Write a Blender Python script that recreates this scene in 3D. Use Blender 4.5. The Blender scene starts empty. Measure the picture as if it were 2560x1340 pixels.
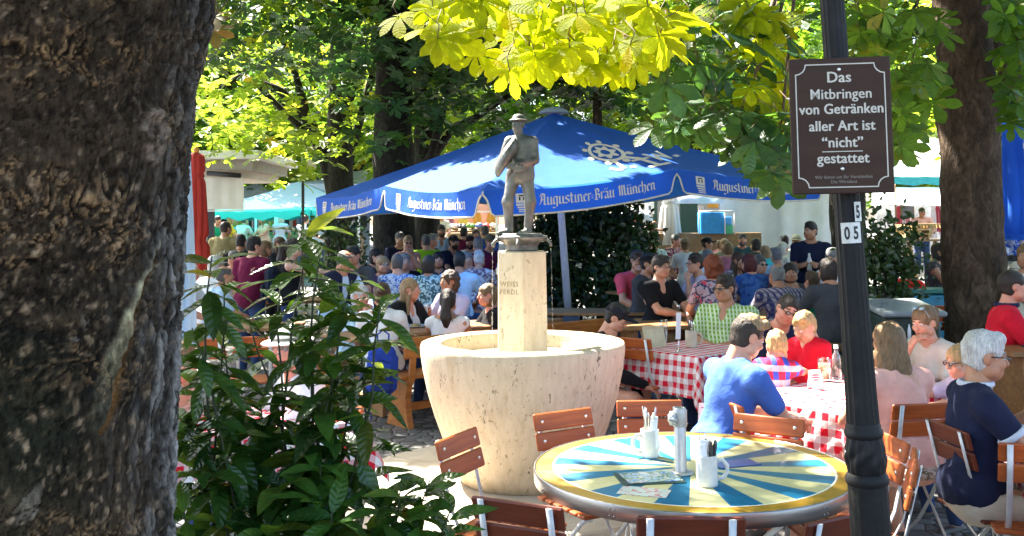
import bpy, math, random
import numpy as np
from mathutils import Vector, Matrix

random.seed(7)
RNG = np.random.default_rng(11)
SC = bpy.context.scene
COL = SC.collection
PI = math.pi

# ------------------------------------------------------------------ camera
F_PX, HZ, CAM_H = 2400.0, 555.0, 1.84            # focal length and horizon of the 2560 px wide photograph
PITCH, ROLL = math.radians(3.0), math.radians(-0.5)
CY = HZ - F_PX * math.tan(PITCH)
cam_d = bpy.data.cameras.new('camera')
cam = bpy.data.objects.new('camera', cam_d); COL.objects.link(cam)
cam_d.sensor_width = 36.0
cam_d.lens = 36.0 * F_PX / 2560.0
cam_d.shift_y = (CY - 670.0) / 2560.0
cam_d.clip_start, cam_d.clip_end = 0.05, 900.0
CAM_R = Matrix.Rotation(PI / 2 + PITCH, 3, 'X') @ Matrix.Rotation(ROLL, 3, 'Z')
cam.matrix_world = Matrix.Translation((0, 0, CAM_H)) @ CAM_R.to_4x4()
SC.camera = cam

# ------------------------------------------------------------------ light
SUN_AZ, SUN_EL = math.radians(42), math.radians(55)   # behind the scene, to the left, high
SUN = Vector((-math.sin(SUN_AZ) * math.cos(SUN_EL), math.cos(SUN_AZ) * math.cos(SUN_EL), math.sin(SUN_EL)))
w = bpy.data.worlds.new('World'); SC.world = w; w.use_nodes = True
nt = w.node_tree
sky = nt.nodes.new('ShaderNodeTexSky'); sky.sky_type = 'NISHITA'; sky.sun_disc = False
sky.sun_elevation = SUN_EL; sky.sun_rotation = -SUN_AZ
sky.air_density = 1.0; sky.dust_density = 3.0
bg = nt.nodes['Background']; bg.inputs['Strength'].default_value = 0.095
nt.links.new(sky.outputs[0], bg.inputs['Color'])
sun_d = bpy.data.lights.new('sun', 'SUN'); sun_d.energy = 5.0; sun_d.angle = math.radians(0.55)
sun_d.color = (1.0, 0.93, 0.82)
sun_o = bpy.data.objects.new('sun', sun_d); COL.objects.link(sun_o)
sun_o.rotation_euler = SUN.to_track_quat('Z', 'Y').to_euler(); sun_o.location = (0, 0, 30)
SC.view_settings.view_transform = 'Standard'; SC.view_settings.look = 'None'
SC.view_settings.gamma = 1.0; SC.view_settings.use_curve_mapping = False
SC.view_settings.exposure = 3.15
SC.cycles.max_bounces = 8; SC.cycles.diffuse_bounces = 4; SC.cycles.glossy_bounces = 3
SC.cycles.transmission_bounces = 6; SC.cycles.transparent_max_bounces = 12
SC.cycles.caustics_reflective = False; SC.cycles.caustics_refractive = False
SC.cycles.sample_clamp_indirect = 6.0
SC.cycles.use_denoising = True
SC.render.use_persistent_data = False

def ray(px, py):
    return CAM_R @ Vector(((px - 1280.0) / F_PX, (CY - py) / F_PX, -1.0))
def P(px, py, D):                                   # the point D metres ahead that the photograph shows at px, py
    d = ray(px, py); return Vector((0, 0, CAM_H)) + d * (D / d.y)
def G(px, py, z=0.0):
    d = ray(px, py); return Vector((0, 0, CAM_H)) + d * ((z - CAM_H) / d.z)
def gz(y):                                          # the ground climbs a little beyond the fountain
    return 0.012 * max(0.0, y - 7.0)
# ------------------------------------------------------------------ object helpers
def tag(o, label=None, cat=None, group=None, kind=None):
    if label: o['label'] = label
    if cat: o['category'] = cat
    if group: o['group'] = group
    if kind: o['kind'] = kind
    return o
def thing(name, label, cat, loc=(0, 0, 0), rz=0.0, group=None):
    o = bpy.data.objects.new(name, None); COL.objects.link(o)
    o.location = loc; o.rotation_euler = (0, 0, rz); o.empty_display_size = 0.1
    return tag(o, label, cat, group)
def dup(root, loc, rz, label=None, group=None):
    r = root.copy(); COL.objects.link(r); r.location = loc; r.rotation_euler = (0, 0, rz)
    if label: r['label'] = label
    if group: r['group'] = group
    for ch in root.children:
        c = ch.copy(); COL.objects.link(c); c.parent = r
        for g in ch.children:
            d = g.copy(); COL.objects.link(d); d.parent = c
    return r

def np_mesh(name, V, Fq, Ft=None, smooth=False, mats=(), mi=None):
    V = np.asarray(V, np.float32).reshape(-1, 3)
    Fq = np.zeros((0, 4), np.int32) if Fq is None else np.asarray(Fq, np.int32).reshape(-1, 4)
    Ft = np.zeros((0, 3), np.int32) if Ft is None else np.asarray(Ft, np.int32).reshape(-1, 3)
    me = bpy.data.meshes.new(name)
    nq, ntr = len(Fq), len(Ft)
    me.vertices.add(len(V)); me.vertices.foreach_set('co', V.ravel())
    me.loops.add(nq * 4 + ntr * 3)
    me.loops.foreach_set('vertex_index', np.concatenate([Fq.ravel(), Ft.ravel()]).astype(np.int32))
    me.polygons.add(nq + ntr)
    ls = np.concatenate([np.arange(nq) * 4, nq * 4 + np.arange(ntr) * 3]).astype(np.int32)
    me.polygons.foreach_set('loop_start', ls)
    if smooth: me.polygons.foreach_set('use_smooth', np.ones(nq + ntr, bool))
    for m in mats: me.materials.append(m)
    if mi is not None: me.polygons.foreach_set('material_index', np.asarray(mi, np.int32))
    me.update(calc_edges=True); me.validate()
    return me
def link(name, me, parent=None, loc=None):
    o = bpy.data.objects.new(name, me); COL.objects.link(o)
    if parent is not None: o.parent = parent
    if loc is not None: o.location = loc
    return o

class MB:
    """collects shapes; build() links them as ONE mesh object"""
    def __init__(s): s.v = []; s.f = []; s.m = []; s.sm = []
    def add(s, vs, fs, m=0, smooth=False):
        b = len(s.v); s.v += [tuple(v) for v in vs]
        s.f += [tuple(i + b for i in f) for f in fs]
        s.m += [m] * len(fs); s.sm += [smooth] * len(fs); return s
    def box(s, c, d, R=None, m=0, bev=0.0):
        c = Vector(c); hx, hy, hz = d[0] / 2, d[1] / 2, d[2] / 2
        R = R or Matrix.Identity(3)
        b = min(bev, hx * .95, hy * .95, hz * .95)
        if b <= 0:
            vs = [c + R @ Vector((x * hx, y * hy, z * hz)) for x in (-1, 1) for y in (-1, 1) for z in (-1, 1)]
            return s.add(vs, [(0, 1, 3, 2), (4, 6, 7, 5), (0, 4, 5, 1), (2, 3, 7, 6), (0, 2, 6, 4), (1, 5, 7, 3)], m)
        vs = []; idx = {}
        for x in (-1, 1):
            for y in (-1, 1):
                for z in (-1, 1):
                    for k in range(3):
                        p = [x * (hx - b), y * (hy - b), z * (hz - b)]; q = (x, y, z)
                        p[k] += q[k] * b
                        idx[(x, y, z, k)] = len(vs); vs.append(c + R @ Vector(p))
        fs = []
        for k in range(3):
            a, e = [(1, 2), (2, 0), (0, 1)][k]
            for sg in (-1, 1):
                quad = []
                for (u, v) in ((-1, -1), (1, -1), (1, 1), (-1, 1)):
                    q = [0, 0, 0]; q[k] = sg; q[a] = u; q[e] = v; quad.append(idx[(*q, k)])
                fs.append(tuple(quad if sg > 0 else quad[::-1]))
        for k in range(3):
            a, e = [(1, 2), (2, 0), (0, 1)][k]
            for u in (-1, 1):
                for v in (-1, 1):
                    q0 = [0, 0, 0]; q0[a] = u; q0[e] = v
                    q1 = list(q0); q0[k] = -1; q1[k] = 1
                    f = [idx[(*q0, a)], idx[(*q1, a)], idx[(*q1, e)], idx[(*q0, e)]]
                    fs.append(tuple(f if u * v < 0 else f[::-1]))
        for x in (-1, 1):
            for y in (-1, 1):
                for z in (-1, 1):
                    f = [idx[(x, y, z, k)] for k in range(3)]
                    fs.append(tuple(f if x * y * z > 0 else f[::-1]))
        return s.add(vs, fs, m)
    def tube(s, pts, r, n=8, m=0, caps=True, flat=None):
        """sweep a circle (or an ellipse, flat=(thickness factor, up)) along pts; r number or list"""
        pts = [Vector(p) for p in pts]; k = len(pts)
        rs = list(r) if hasattr(r, '__len__') else [r] * k
        vs = []; up = Vector((0, 0, 1)); prev = None
        for i, p in enumerate(pts):
            t = (pts[min(i + 1, k - 1)] - pts[max(i - 1, 0)])
            if t.length < 1e-9: t = Vector((0, 0, 1))
            t.normalize()
            if prev is None:
                a = flat[1].copy() if flat else (Vector((1, 0, 0)) if abs(t.z) > .9 else up)
            else: a = prev
            a = a - t * a.dot(t)
            if a.length < 1e-6: a = t.orthogonal()
            a.normalize(); prev = a; b = t.cross(a)
            for j in range(n):
                an = 2 * PI * j / n
                vs.append(p + a * (math.cos(an) * rs[i] * (flat[0] if flat else 1)) + b * (math.sin(an) * rs[i]))
        fs = [(i * n + j, i * n + (j + 1) % n, (i + 1) * n + (j + 1) % n, (i + 1) * n + j) for i in range(k - 1) for j in range(n)]
        if caps: fs += [tuple(reversed(range(n))), tuple(range((k - 1) * n, k * n))]
        return s.add(vs, fs, m, True)
    def bar(s, p, q, w, t, up=(0, 0, 1), m=0):
        """flat bar from p to q, width w across, thickness t along up"""
        p, q = Vector(p), Vector(q); d = q - p; L = d.length; d.normalize()
        u = Vector(up); u = u - d * u.dot(d)
        if u.length < 1e-6: u = d.orthogonal()
        u.normalize(); x = d.cross(u)
        R = Matrix((d, x, u)).transposed()
        return s.box((p + q) / 2, (L, w, t), R, m)
    def lathe(s, prof, n=24, c=(0, 0, 0), m=0, lobes=None, smooth=True, cap=True):
        c = Vector(c); vs = []
        for (r, z) in prof:
            for j in range(n):
                a = 2 * PI * j / n
                rr = r * (lobes(a, z) if lobes else 1)
                vs.append(c + Vector((rr * math.cos(a), rr * math.sin(a), z)))
        k = len(prof)
        fs = [(i * n + j, i * n + (j + 1) % n, (i + 1) * n + (j + 1) % n, (i + 1) * n + j) for i in range(k - 1) for j in range(n)]
        if cap: fs += [tuple(reversed(range(n))), tuple(range((k - 1) * n, k * n))]
        return s.add(vs, fs, m, smooth)
    def ball(s, c, r, n=10, k=6, m=0):
        r = (r, r, r) if not hasattr(r, '__len__') else r
        c = Vector(c); vs = [c + Vector((0, 0, -r[2]))]
        for i in range(1, k):
            e = -PI / 2 + PI * i / k
            for j in range(n):
                a = 2 * PI * j / n
                vs.append(c + Vector((r[0] * math.cos(e) * math.cos(a), r[1] * math.cos(e) * math.sin(a), r[2] * math.sin(e))))
        vs.append(c + Vector((0, 0, r[2]))); N = len(vs) - 1
        fs = [(0, 1 + (j + 1) % n, 1 + j) for j in range(n)]
        for i in range(k - 2):
            fs += [(1 + i * n + j, 1 + i * n + (j + 1) % n, 1 + (i + 1) * n + (j + 1) % n, 1 + (i + 1) * n + j) for j in range(n)]
        b = 1 + (k - 2) * n
        fs += [(b + j, b + (j + 1) % n, N) for j in range(n)]
        return s.add(vs, fs, m, True)
    def sheet(s, pts2d, m=0, smooth=True):
        """grid of points -> quads"""
        h = len(pts2d); wd = len(pts2d[0])
        vs = [p for row in pts2d for p in row]
        fs = [(i * wd + j, i * wd + j + 1, (i + 1) * wd + j + 1, (i + 1) * wd + j) for i in range(h - 1) for j in range(wd - 1)]
        return s.add(vs, fs, m, smooth)
    def mesh(s, name, mats):
        me = bpy.data.meshes.new(name)
        me.from_pydata([tuple(v) for v in s.v], [], s.f)
        for mm in (mats if isinstance(mats, (list, tuple)) else [mats]): me.materials.append(mm)
        me.polygons.foreach_set('material_index', s.m); me.polygons.foreach_set('use_smooth', s.sm)
        me.update(); return me
    def build(s, name, mats, parent=None, loc=None):
        return link(name, s.mesh(name, mats), parent, loc)

# ------------------------------------------------------------------ materials
_M = {}
def srgb(r, g, b):
    f = lambda c: (c / 255 / 12.92) if c / 255 <= .04045 else ((c / 255 + .055) / 1.055) ** 2.4
    return (f(r), f(g), f(b))
class NT:
    def __init__(s, name):
        s.m = bpy.data.materials.new(name); s.m.use_nodes = True
        s.t = s.m.node_tree; s.b = s.t.nodes['Principled BSDF']; s.out = s.t.nodes['Material Output']
    def n(s, typ, **kw):
        nd = s.t.nodes.new(typ)
        for k, v in kw.items():
            if k in nd.inputs: nd.inputs[k].default_value = v
            else: setattr(nd, k, v)
        return nd
    def l(s, a, b): s.t.links.new(a, b)
    def coord(s, scale=(1, 1, 1), kind='Object', rot=(0, 0, 0)):
        tc = s.n('ShaderNodeTexCoord'); mp = s.n('ShaderNodeMapping')
        mp.inputs['Scale'].default_value = scale; mp.inputs['Rotation'].default_value = rot
        s.l(tc.outputs[kind], mp.inputs['Vector']); return mp.outputs[0]
    def noise(s, vec, scale, detail=4, rough=.55, dist=0):
        nd = s.n('ShaderNodeTexNoise'); nd.inputs['Scale'].default_value = scale; nd.inputs['Detail'].default_value = detail
        nd.inputs['Roughness'].default_value = rough; nd.inputs['Distortion'].default_value = dist
        if vec is not None: s.l(vec, nd.inputs['Vector'])
        return nd.outputs['Fac']
    def ramp(s, fac, stops):
        r = s.n('ShaderNodeValToRGB'); e = r.color_ramp.elements
        while len(e) < len(stops): e.new(.5)
        for el, (p, c) in zip(e, stops): el.position = p; el.color = (*c, 1) if len(c) == 3 else c
        s.l(fac, r.inputs[0]); return r.outputs[0]
    def mix(s, fac, a, b, mode='MIX'):
        m = s.n('ShaderNodeMix', data_type='RGBA', blend_type=mode)
        for sock, v in ((m.inputs[0], fac), (m.inputs[6], a), (m.inputs[7], b)):
            if hasattr(v, 'is_output'): s.l(v, sock)
            elif hasattr(v, '__len__'): sock.default_value = (*v, 1) if len(v) == 3 else v
            else: sock.default_value = v
        return m.outputs[2]
    def math(s, op, a, b=None):
        m = s.n('ShaderNodeMath', operation=op)
        for i, v in enumerate((a, b)):
            if v is None: continue
            if hasattr(v, 'is_output'): s.l(v, m.inputs[i])
            else: m.inputs[i].default_value = v
        return m.outputs[0]
    def bump(s, h, strength=.3, dist=.01):
        b = s.n('ShaderNodeBump'); b.inputs['Strength'].default_value = strength; b.inputs['Distance'].default_value = dist
        s.l(h, b.inputs['Height']); s.l(b.outputs[0], s.b.inputs['Normal']); return b
    def set(s, **kw):
        for k, v in kw.items():
            k = k.replace('_', ' ')
            sock = s.b.inputs[k]
            if hasattr(v, 'is_output'): s.l(v, sock)
            elif hasattr(v, '__len__'): sock.default_value = (*v, 1) if len(v) == 3 else v
            else: sock.default_value = v
        return s.m

def pm(name, col, rough=.6, metal=0.0, var=.18, vs=9, bump=.15, bs=60, spec=.5, **kw):
    """painted / plain surface with mottling, uneven gloss and a little relief"""
    key = ('pm', name)
    if key in _M: return _M[key]
    n = NT(name); v = n.coord()
    a = n.noise(v, vs, 5, .6); b = n.noise(v, bs, 3, .6)
    dark = tuple(c * (1 - var) for c in col); lite = tuple(min(1, c * (1 + var)) for c in col)
    c = n.ramp(a, [(.3, dark), (.7, lite)])
    r = n.math('ADD', n.math('MULTIPLY', a, .25), rough - .12)
    n.set(Base_Color=c, Roughness=r, Metallic=metal, Specular_IOR_Level=spec, **kw)
    if bump: n.bump(b, bump, .004)
    _M[key] = n.m; return n.m

def cloth(name, col, pattern=None, col2=(1, 1, 1), scale=20.0, col3=None):
    key = ('cloth', name)
    if key in _M: return _M[key]
    n = NT(name); v = n.coord(); base = None
    if pattern == 'check':       # woven checks: two sets of stripes
        sx = n.n('ShaderNodeSeparateXYZ'); n.l(v, sx.inputs[0])
        def stripe(out, sc, thr):
            f = n.math('FRACT', n.math('MULTIPLY', out, sc)); return n.math('LESS_THAN', f, thr)
        xy = n.math('ADD', sx.outputs[0], n.math('MULTIPLY', sx.outputs[1], .7))
        a = stripe(xy, scale, .42); b = stripe(sx.outputs[2], scale, .42)
        base = n.mix(a, col, col2); base = n.mix(n.math('MULTIPLY', b, .6), base, col3 or col2)
    elif pattern == 'gingham':
        sx = n.n('ShaderNodeSeparateXYZ'); n.l(v, sx.inputs[0])
        def stripe(out, sc): return n.math('LESS_THAN', n.math('FRACT', n.math('MULTIPLY', out, sc)), .5)
        a = stripe(sx.outputs[0], scale); b = stripe(n.math('ADD', sx.outputs[1], n.math('MULTIPLY', sx.outputs[2], -1.0)), scale)
        h = n.math('MULTIPLY', n.math('ADD', a, b), .5)
        base = n.ramp(h, [(0, col2), (.5, tuple((p + q) / 2 for p, q in zip(col, col2))), (1, col)])
    elif pattern == 'blots':
        vo = n.n('ShaderNodeTexNoise'); vo.inputs['Scale'].default_value = scale; vo.inputs['Detail'].default_value = 2; vo.inputs['Distortion'].default_value = 1.5
        n.l(v, vo.inputs['Vector'])
        base = n.ramp(vo.outputs['Fac'], [(.47, col), (.5, col2)])
        if col3:
            nz = n.noise(v, scale * .7, 2, .5, 1.0); base = n.mix(n.ramp(nz, [(.6, (0, 0, 0)), (.62, (1, 1, 1))]), base, col3)
    elif pattern == 'stripe':
        sx = n.n('ShaderNodeSeparateXYZ'); n.l(v, sx.inputs[0])
        base = n.mix(n.math('LESS_THAN', n.math('FRACT', n.math('MULTIPLY', sx.outputs[0], scale)), .5), col, col2)
    a = n.noise(v, 7, 4, .6); fib = n.noise(v, 260, 2, .6)
    shade = n.ramp(a, [(.3, (.82, .82, .82)), (.7, (1.08, 1.08, 1.08))])
    c = n.mix(1.0, base if base is not None else col, shade, 'MULTIPLY')
    hb = n.math('ADD', n.math('MULTIPLY', n.noise(v, 22, 4, .6, .6), 1.0), n.math('MULTIPLY', fib, .12))
    n.set(Base_Color=c, Roughness=.9, Specular_IOR_Level=.12, Sheen_Weight=.02)
    n.bump(hb, .45, .012)
    _M[key] = n.m; return n.m

def leaf_mat(name, top, trans, rough=.45, tw=.5, var=.35, yellow=.0, spec=.4, vein=0):
    key = ('leaf', name)
    if key in _M: return _M[key]
    n = NT(name)
    geo = n.n('ShaderNodeNewGeometry')
    rnd = geo.outputs['Random Per Island']
    def spread(c): return n.ramp(rnd, [(0, tuple(x * (1 - var) for x in c)), (.55, c), (.9, tuple(min(1, x * (1 + var)) for x in c)), (1, (min(1, c[0] * 2.2 + .05 * yellow), c[1] * (1 + .3 * yellow), c[2]))])
    v = n.coord(); veins = None
    if vein:
        la = n.n('ShaderNodeAttribute', attribute_name='leafuv'); lx = n.n('ShaderNodeSeparateXYZ'); n.l(la.outputs['Vector'], lx.inputs[0]); ab = n.math('ABSOLUTE', lx.outputs[0])
        lat = n.math('ABSOLUTE', n.math('SUBTRACT', n.math('FRACT', n.math('SUBTRACT', n.math('MULTIPLY', lx.outputs[1], vein), n.math('MULTIPLY', ab, .9))), .5))
        veins = n.math('MAXIMUM', n.ramp(lat, [(.03, (.75,) * 3), (.10, (0, 0, 0))]), n.ramp(ab, [(.05, (1, 1, 1)), (.11, (0, 0, 0))]))
        n.bump(n.math('SUBTRACT', n.ramp(lat, [(0, (0, 0, 0)), (.5, (1, 1, 1))]), veins), .28, .006)
    mott = n.ramp(n.noise(v, 30, 3), [(.3, (.8, .8, .8)), (.7, (1.12, 1.12, 1.12))])
    ct = n.mix(1.0, spread(top), mott, 'MULTIPLY'); cr = n.mix(1.0, spread(trans), mott, 'MULTIPLY')
    if veins is not None: ct = n.mix(n.math('MULTIPLY', veins, .20), ct, tuple(min(1, c * 3.2 + .01) for c in top)); cr = n.mix(n.math('MULTIPLY', veins, .5), cr, tuple(c * .5 for c in trans))
    n.set(Base_Color=ct, Roughness=rough, Specular_IOR_Level=spec)
    tr = n.n('ShaderNodeBsdfTranslucent'); n.l(cr, tr.inputs[0])
    mx = n.n('ShaderNodeMixShader'); mx.inputs[0].default_value = tw
    n.l(n.b.outputs[0], mx.inputs[1]); n.l(tr.outputs[0], mx.inputs[2]); n.l(mx.outputs[0], n.out.inputs[0])
    _M[key] = n.m; return n.m

def canvas(name, col, tw=.35, trans=None, stain=.12):
    """awning / parasol fabric that lets some sun through"""
    key = ('canvas', name)
    if key in _M: return _M[key]
    n = NT(name); v = n.coord()
    c = n.mix(1.0, col, n.ramp(n.noise(v, 3.5, 5, .6), [(.3, (1 - stain,) * 3), (.7, (1 + stain * .3,) * 3)]), 'MULTIPLY')
    n.set(Base_Color=c, Roughness=.75, Specular_IOR_Level=.3)
    n.bump(n.math('ADD', n.noise(v, 6, 4, .55, .5), n.math('MULTIPLY', n.noise(v, 300, 2), .06)), .3, .03)
    tr = n.n('ShaderNodeBsdfTranslucent'); tr.inputs[0].default_value = (*(trans or col), 1)
    mx = n.n('ShaderNodeMixShader'); mx.inputs[0].default_value = tw
    n.l(n.b.outputs[0], mx.inputs[1]); n.l(tr.outputs[0], mx.inputs[2]); n.l(mx.outputs[0], n.out.inputs[0])
    _M[key] = n.m; return n.m

def wood(name, c1, c2, rough=.45, axis=(30, 2, 30), bump=.2):
    key = ('wood', name)
    if key in _M: return _M[key]
    n = NT(name)
    v = n.coord(axis); a = n.noise(v, 1.0, 6, .6, .8); big = n.noise(n.coord(), 5, 3)
    c = n.ramp(a, [(.3, c1), (.7, c2)])
    c = n.mix(1.0, c, n.ramp(big, [(.3, (.78,) * 3), (.7, (1.1,) * 3)]), 'MULTIPLY')
    n.set(Base_Color=c, Roughness=n.math('ADD', n.math('MULTIPLY', big, .25), rough - .12), Coat_Weight=.04, Coat_Roughness=.3, Specular_IOR_Level=.35)
    n.bump(a, bump, .003)
    _M[key] = n.m; return n.m

def glass(name, col=(1, 1, 1), rough=.0, ior=1.3, alpha=None):
    key = ('glass', name)
    if key in _M: return _M[key]
    n = NT(name); fr = n.n('ShaderNodeLayerWeight', Blend=.35); tr = n.n('ShaderNodeBsdfTransparent', Color=(*[c * .93 for c in col], 1)); gl = n.n('ShaderNodeBsdfGlossy', Roughness=max(.05, rough), Color=(.9, .92, .92, 1))
    mx = n.n('ShaderNodeMixShader'); n.l(n.math('ADD', n.math('MULTIPLY', fr.outputs['Facing'], .55), .06), mx.inputs[0]); n.l(tr.outputs[0], mx.inputs[1]); n.l(gl.outputs[0], mx.inputs[2]); n.l(mx.outputs[0], n.out.inputs[0])
    _M[key] = n.m; return n.m

# ------------------------------------------------------------------ numpy noise
def _hash(ix, iy, iz, seed):
    h = (ix.astype(np.int64) * 374761393 + iy.astype(np.int64) * 668265263 + iz.astype(np.int64) * 2147483647 + seed * 1274126177) & 0xffffffff
    h = ((h ^ (h >> 13)) * 1274126177) & 0xffffffff
    h = h ^ (h >> 16)
    return (h & 0xffffff).astype(np.float64) / 0xffffff
def vnoise(p, seed=0):
    i = np.floor(p).astype(np.int64); f = p - i; u = f * f * (3 - 2 * f); r = 0
    for dx in (0, 1):
        for dy in (0, 1):
            for dz in (0, 1):
                wgt = (u[..., 0] if dx else 1 - u[..., 0]) * (u[..., 1] if dy else 1 - u[..., 1]) * (u[..., 2] if dz else 1 - u[..., 2])
                r = r + wgt * _hash(i[..., 0] + dx, i[..., 1] + dy, i[..., 2] + dz, seed)
    return r * 2 - 1
def fbm(p, o=4, seed=0):
    a, r, s = 1.0, 0, 0
    for k in range(o):
        r = r + a * vnoise(p * 2 ** k + 17.3 * k, seed + k); s += a; a *= .5
    return r / s
def worley(p, seed=0):
    i = np.floor(p).astype(np.int64); f1 = np.full(p.shape[:-1], 9.0); f2 = np.full(p.shape[:-1], 9.0); cid = np.zeros(p.shape[:-1])
    for dx in (-1, 0, 1):
        for dy in (-1, 0, 1):
            for dz in (-1, 0, 1):
                c = (i[..., 0] + dx, i[..., 1] + dy, i[..., 2] + dz)
                q = np.stack([c[k] + _hash(*c, seed + 5 * k) for k in range(3)], -1)
                d = np.sqrt(((q - p) ** 2).sum(-1)); hid = _hash(*c, seed + 91)
                cl = d < f1
                f2 = np.where(cl, f1, np.minimum(f2, d)); cid = np.where(cl, hid, cid); f1 = np.where(cl, d, f1)
    return f1, f2, cid

# ------------------------------------------------------------------ text
def text_mesh(body, size, bold=0.0, ext=.001, spacing=1.0, align='CENTER'):
    cu = bpy.data.curves.new('lettering', 'FONT'); cu.body = body; cu.size = size; cu.offset = bold
    cu.extrude = ext; cu.align_x = align; cu.space_character = spacing; cu.resolution_u = 3
    o = bpy.data.objects.new('lettering', cu); COL.objects.link(o)
    dg = bpy.context.evaluated_depsgraph_get(); me = bpy.data.meshes.new_from_object(o.evaluated_get(dg))
    bpy.data.objects.remove(o); bpy.data.curves.remove(cu); return me
def text_obj(name, body, size, mat, M, parent, bold=0.0, ext=.001, spacing=1.0, align='CENTER', squash=1.0):
    me = text_mesh(body, size, bold, ext, spacing, align)
    me.transform(M @ Matrix.Diagonal((squash, 1, 1, 1))); me.materials.clear(); me.materials.append(mat)
    return link(name, me, parent)
# broad-nib letters for the old-style lettering on the parasol
GLYPH = {
 'A': (.80, [[(.05, 1.1), (.2, 1.42), (.55, 1.3), (.55, .1), (.7, 0)], [(.25, 1.2), (.2, .4), (0, .05)], [(.15, .62), (.55, .68)]]),
 'B': (.74, [[(.2, 1.4), (.2, .1)], [(0, 1.25), (.2, 1.45), (.5, 1.35), (.52, 1.0), (.25, .8)], [(.25, .8), (.58, .65), (.58, .2), (.35, 0), (0, .1)]]),
 'M': (1.02, [[(0, 1.2), (.15, 1.4), (.2, .1), (.05, 0)], [(.2, 1.1), (.42, 1.4), (.48, 0)], [(.48, 1.1), (.72, 1.4), (.78, .12), (.92, 0)]]),
 'a': (.62, [[(.05, .75), (.2, .95), (.42, .8), (.42, .15), (.55, 0)], [(.42, .5), (.1, .35), (.08, .12), (.22, 0), (.42, .2)]]),
 'u': (.68, [[(0, .9), (.12, .95), (.12, .12), (.28, 0), (.48, .15)], [(.48, .95), (.48, .1), (.6, 0)]]),
 'g': (.62, [[(.45, .9), (.2, 1), (.08, .8), (.08, .2), (.22, .02), (.45, .2)], [(.45, .95), (.45, -.3), (.2, -.48), (0, -.38)]]),
 's': (.56, [[(.45, .88), (.25, 1), (.08, .8), (.12, .62), (.42, .4), (.42, .15), (.22, 0), (.02, .12)]]),
 't': (.46, [[(.15, 1.3), (.15, .12), (.3, 0), (.42, .08)], [(0, .92), (.38, .95)]]),
 'i': (.34, [[(0, .88), (.12, .95), (.12, .1), (.25, 0)], [(.08, 1.22), (.16, 1.3)]]),
 'n': (.68, [[(0, .88), (.12, .95), (.12, 0)], [(.12, .75), (.32, .98), (.48, .8), (.48, .1), (.6, 0)]]),
 'e': (.52, [[(.1, .5), (.42, .72), (.3, .98), (.1, .8), (.1, .15), (.25, 0), (.45, .12)]]),
 'r': (.46, [[(0, .88), (.12, .95), (.12, 0)], [(.12, .7), (.3, .95), (.42, .88)]]),
 '-': (.40, [[(0, .6), (.26, .68)], [(0, .3), (.26, .38)]]),
 'c': (.48, [[(.42, .85), (.25, .98), (.1, .8), (.1, .15), (.25, 0), (.42, .12)]]),
 'h': (.66, [[(.12, 1.45), (.12, 0)], [(.12, .75), (.35, .98), (.5, .75), (.48, .1), (.3, -.25)]]),
 ' ': (.42, []),
}
GLYPH['ä'] = (GLYPH['a'][0], GLYPH['a'][1] + [[(.08, 1.18), (.16, 1.34)], [(.36, 1.18), (.44, 1.34)]])
GLYPH['ü'] = (GLYPH['u'][0], GLYPH['u'][1] + [[(.10, 1.18), (.18, 1.34)], [(.42, 1.18), (.50, 1.34)]])
def nib_text(body, nib=(.17, .13)):
    """quads in 2D (x-height 1, origin at left baseline) and total width"""
    x = 0; quads = []
    for ch in body:
        wd, st = GLYPH[ch]
        for s in st:
            for (p, q) in zip(s[:-1], s[1:]):
                a = (nib[0] / 2, nib[1] / 2)
                quads.append([(x + p[0] - a[0], p[1] - a[1]), (x + p[0] + a[0], p[1] + a[1]), (x + q[0] + a[0], q[1] + a[1]), (x + q[0] - a[0], q[1] - a[1])])
        x += wd
    return quads, x
# ------------------------------------------------------------------ ground
def cobble_mat():
    n = NT('cobbles'); v = n.coord((1, 1, 1))
    wv = n.mix(.06, v, n.n('ShaderNodeTexNoise').outputs['Color'])
    vo = n.n('ShaderNodeTexVoronoi', feature='DISTANCE_TO_EDGE'); vo.inputs['Scale'].default_value = 9.5; vo.inputs['Randomness'].default_value = .7; n.l(wv, vo.inputs['Vector'])
    vc = n.n('ShaderNodeTexVoronoi'); vc.inputs['Scale'].default_value = 9.5; vc.inputs['Randomness'].default_value = .7; n.l(wv, vc.inputs['Vector'])
    stone = n.ramp(vc.outputs['Color'], [(.1, (.075, .072, .07)), (.5, (.13, .125, .12)), (.9, (.20, .19, .18))])
    stone = n.mix(1.0, stone, n.ramp(n.noise(v, 40, 4), [(.3, (.75,) * 3), (.7, (1.15,) * 3)]), 'MULTIPLY')
    gap = n.ramp(vo.outputs['Distance'], [(.02, (0, 0, 0)), (.07, (1, 1, 1))])
    c = n.mix(gap, (.035, .032, .027), stone)
    n.set(Base_Color=c, Roughness=.7)
    n.bump(n.math('ADD', n.ramp(vo.outputs['Distance'], [(0, (0, 0, 0)), (.16, (1, 1, 1))]), n.math('MULTIPLY', n.noise(v, 60, 3), .2)), .8, .02)
    return n.m
g = MB()
ys = [-30, 0, 7, 12, 20, 30, 45, 60, 90, 500]
rows = []
for y in ys:
    z = gz(min(y, 60)); rows.append([(x, y, z) for x in (-300, -60, -20, -8, 0, 8, 20, 60, 300)])
g.sheet(rows, 0, False)
tag(g.build('ground', cobble_mat()), kind='structure')

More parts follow.
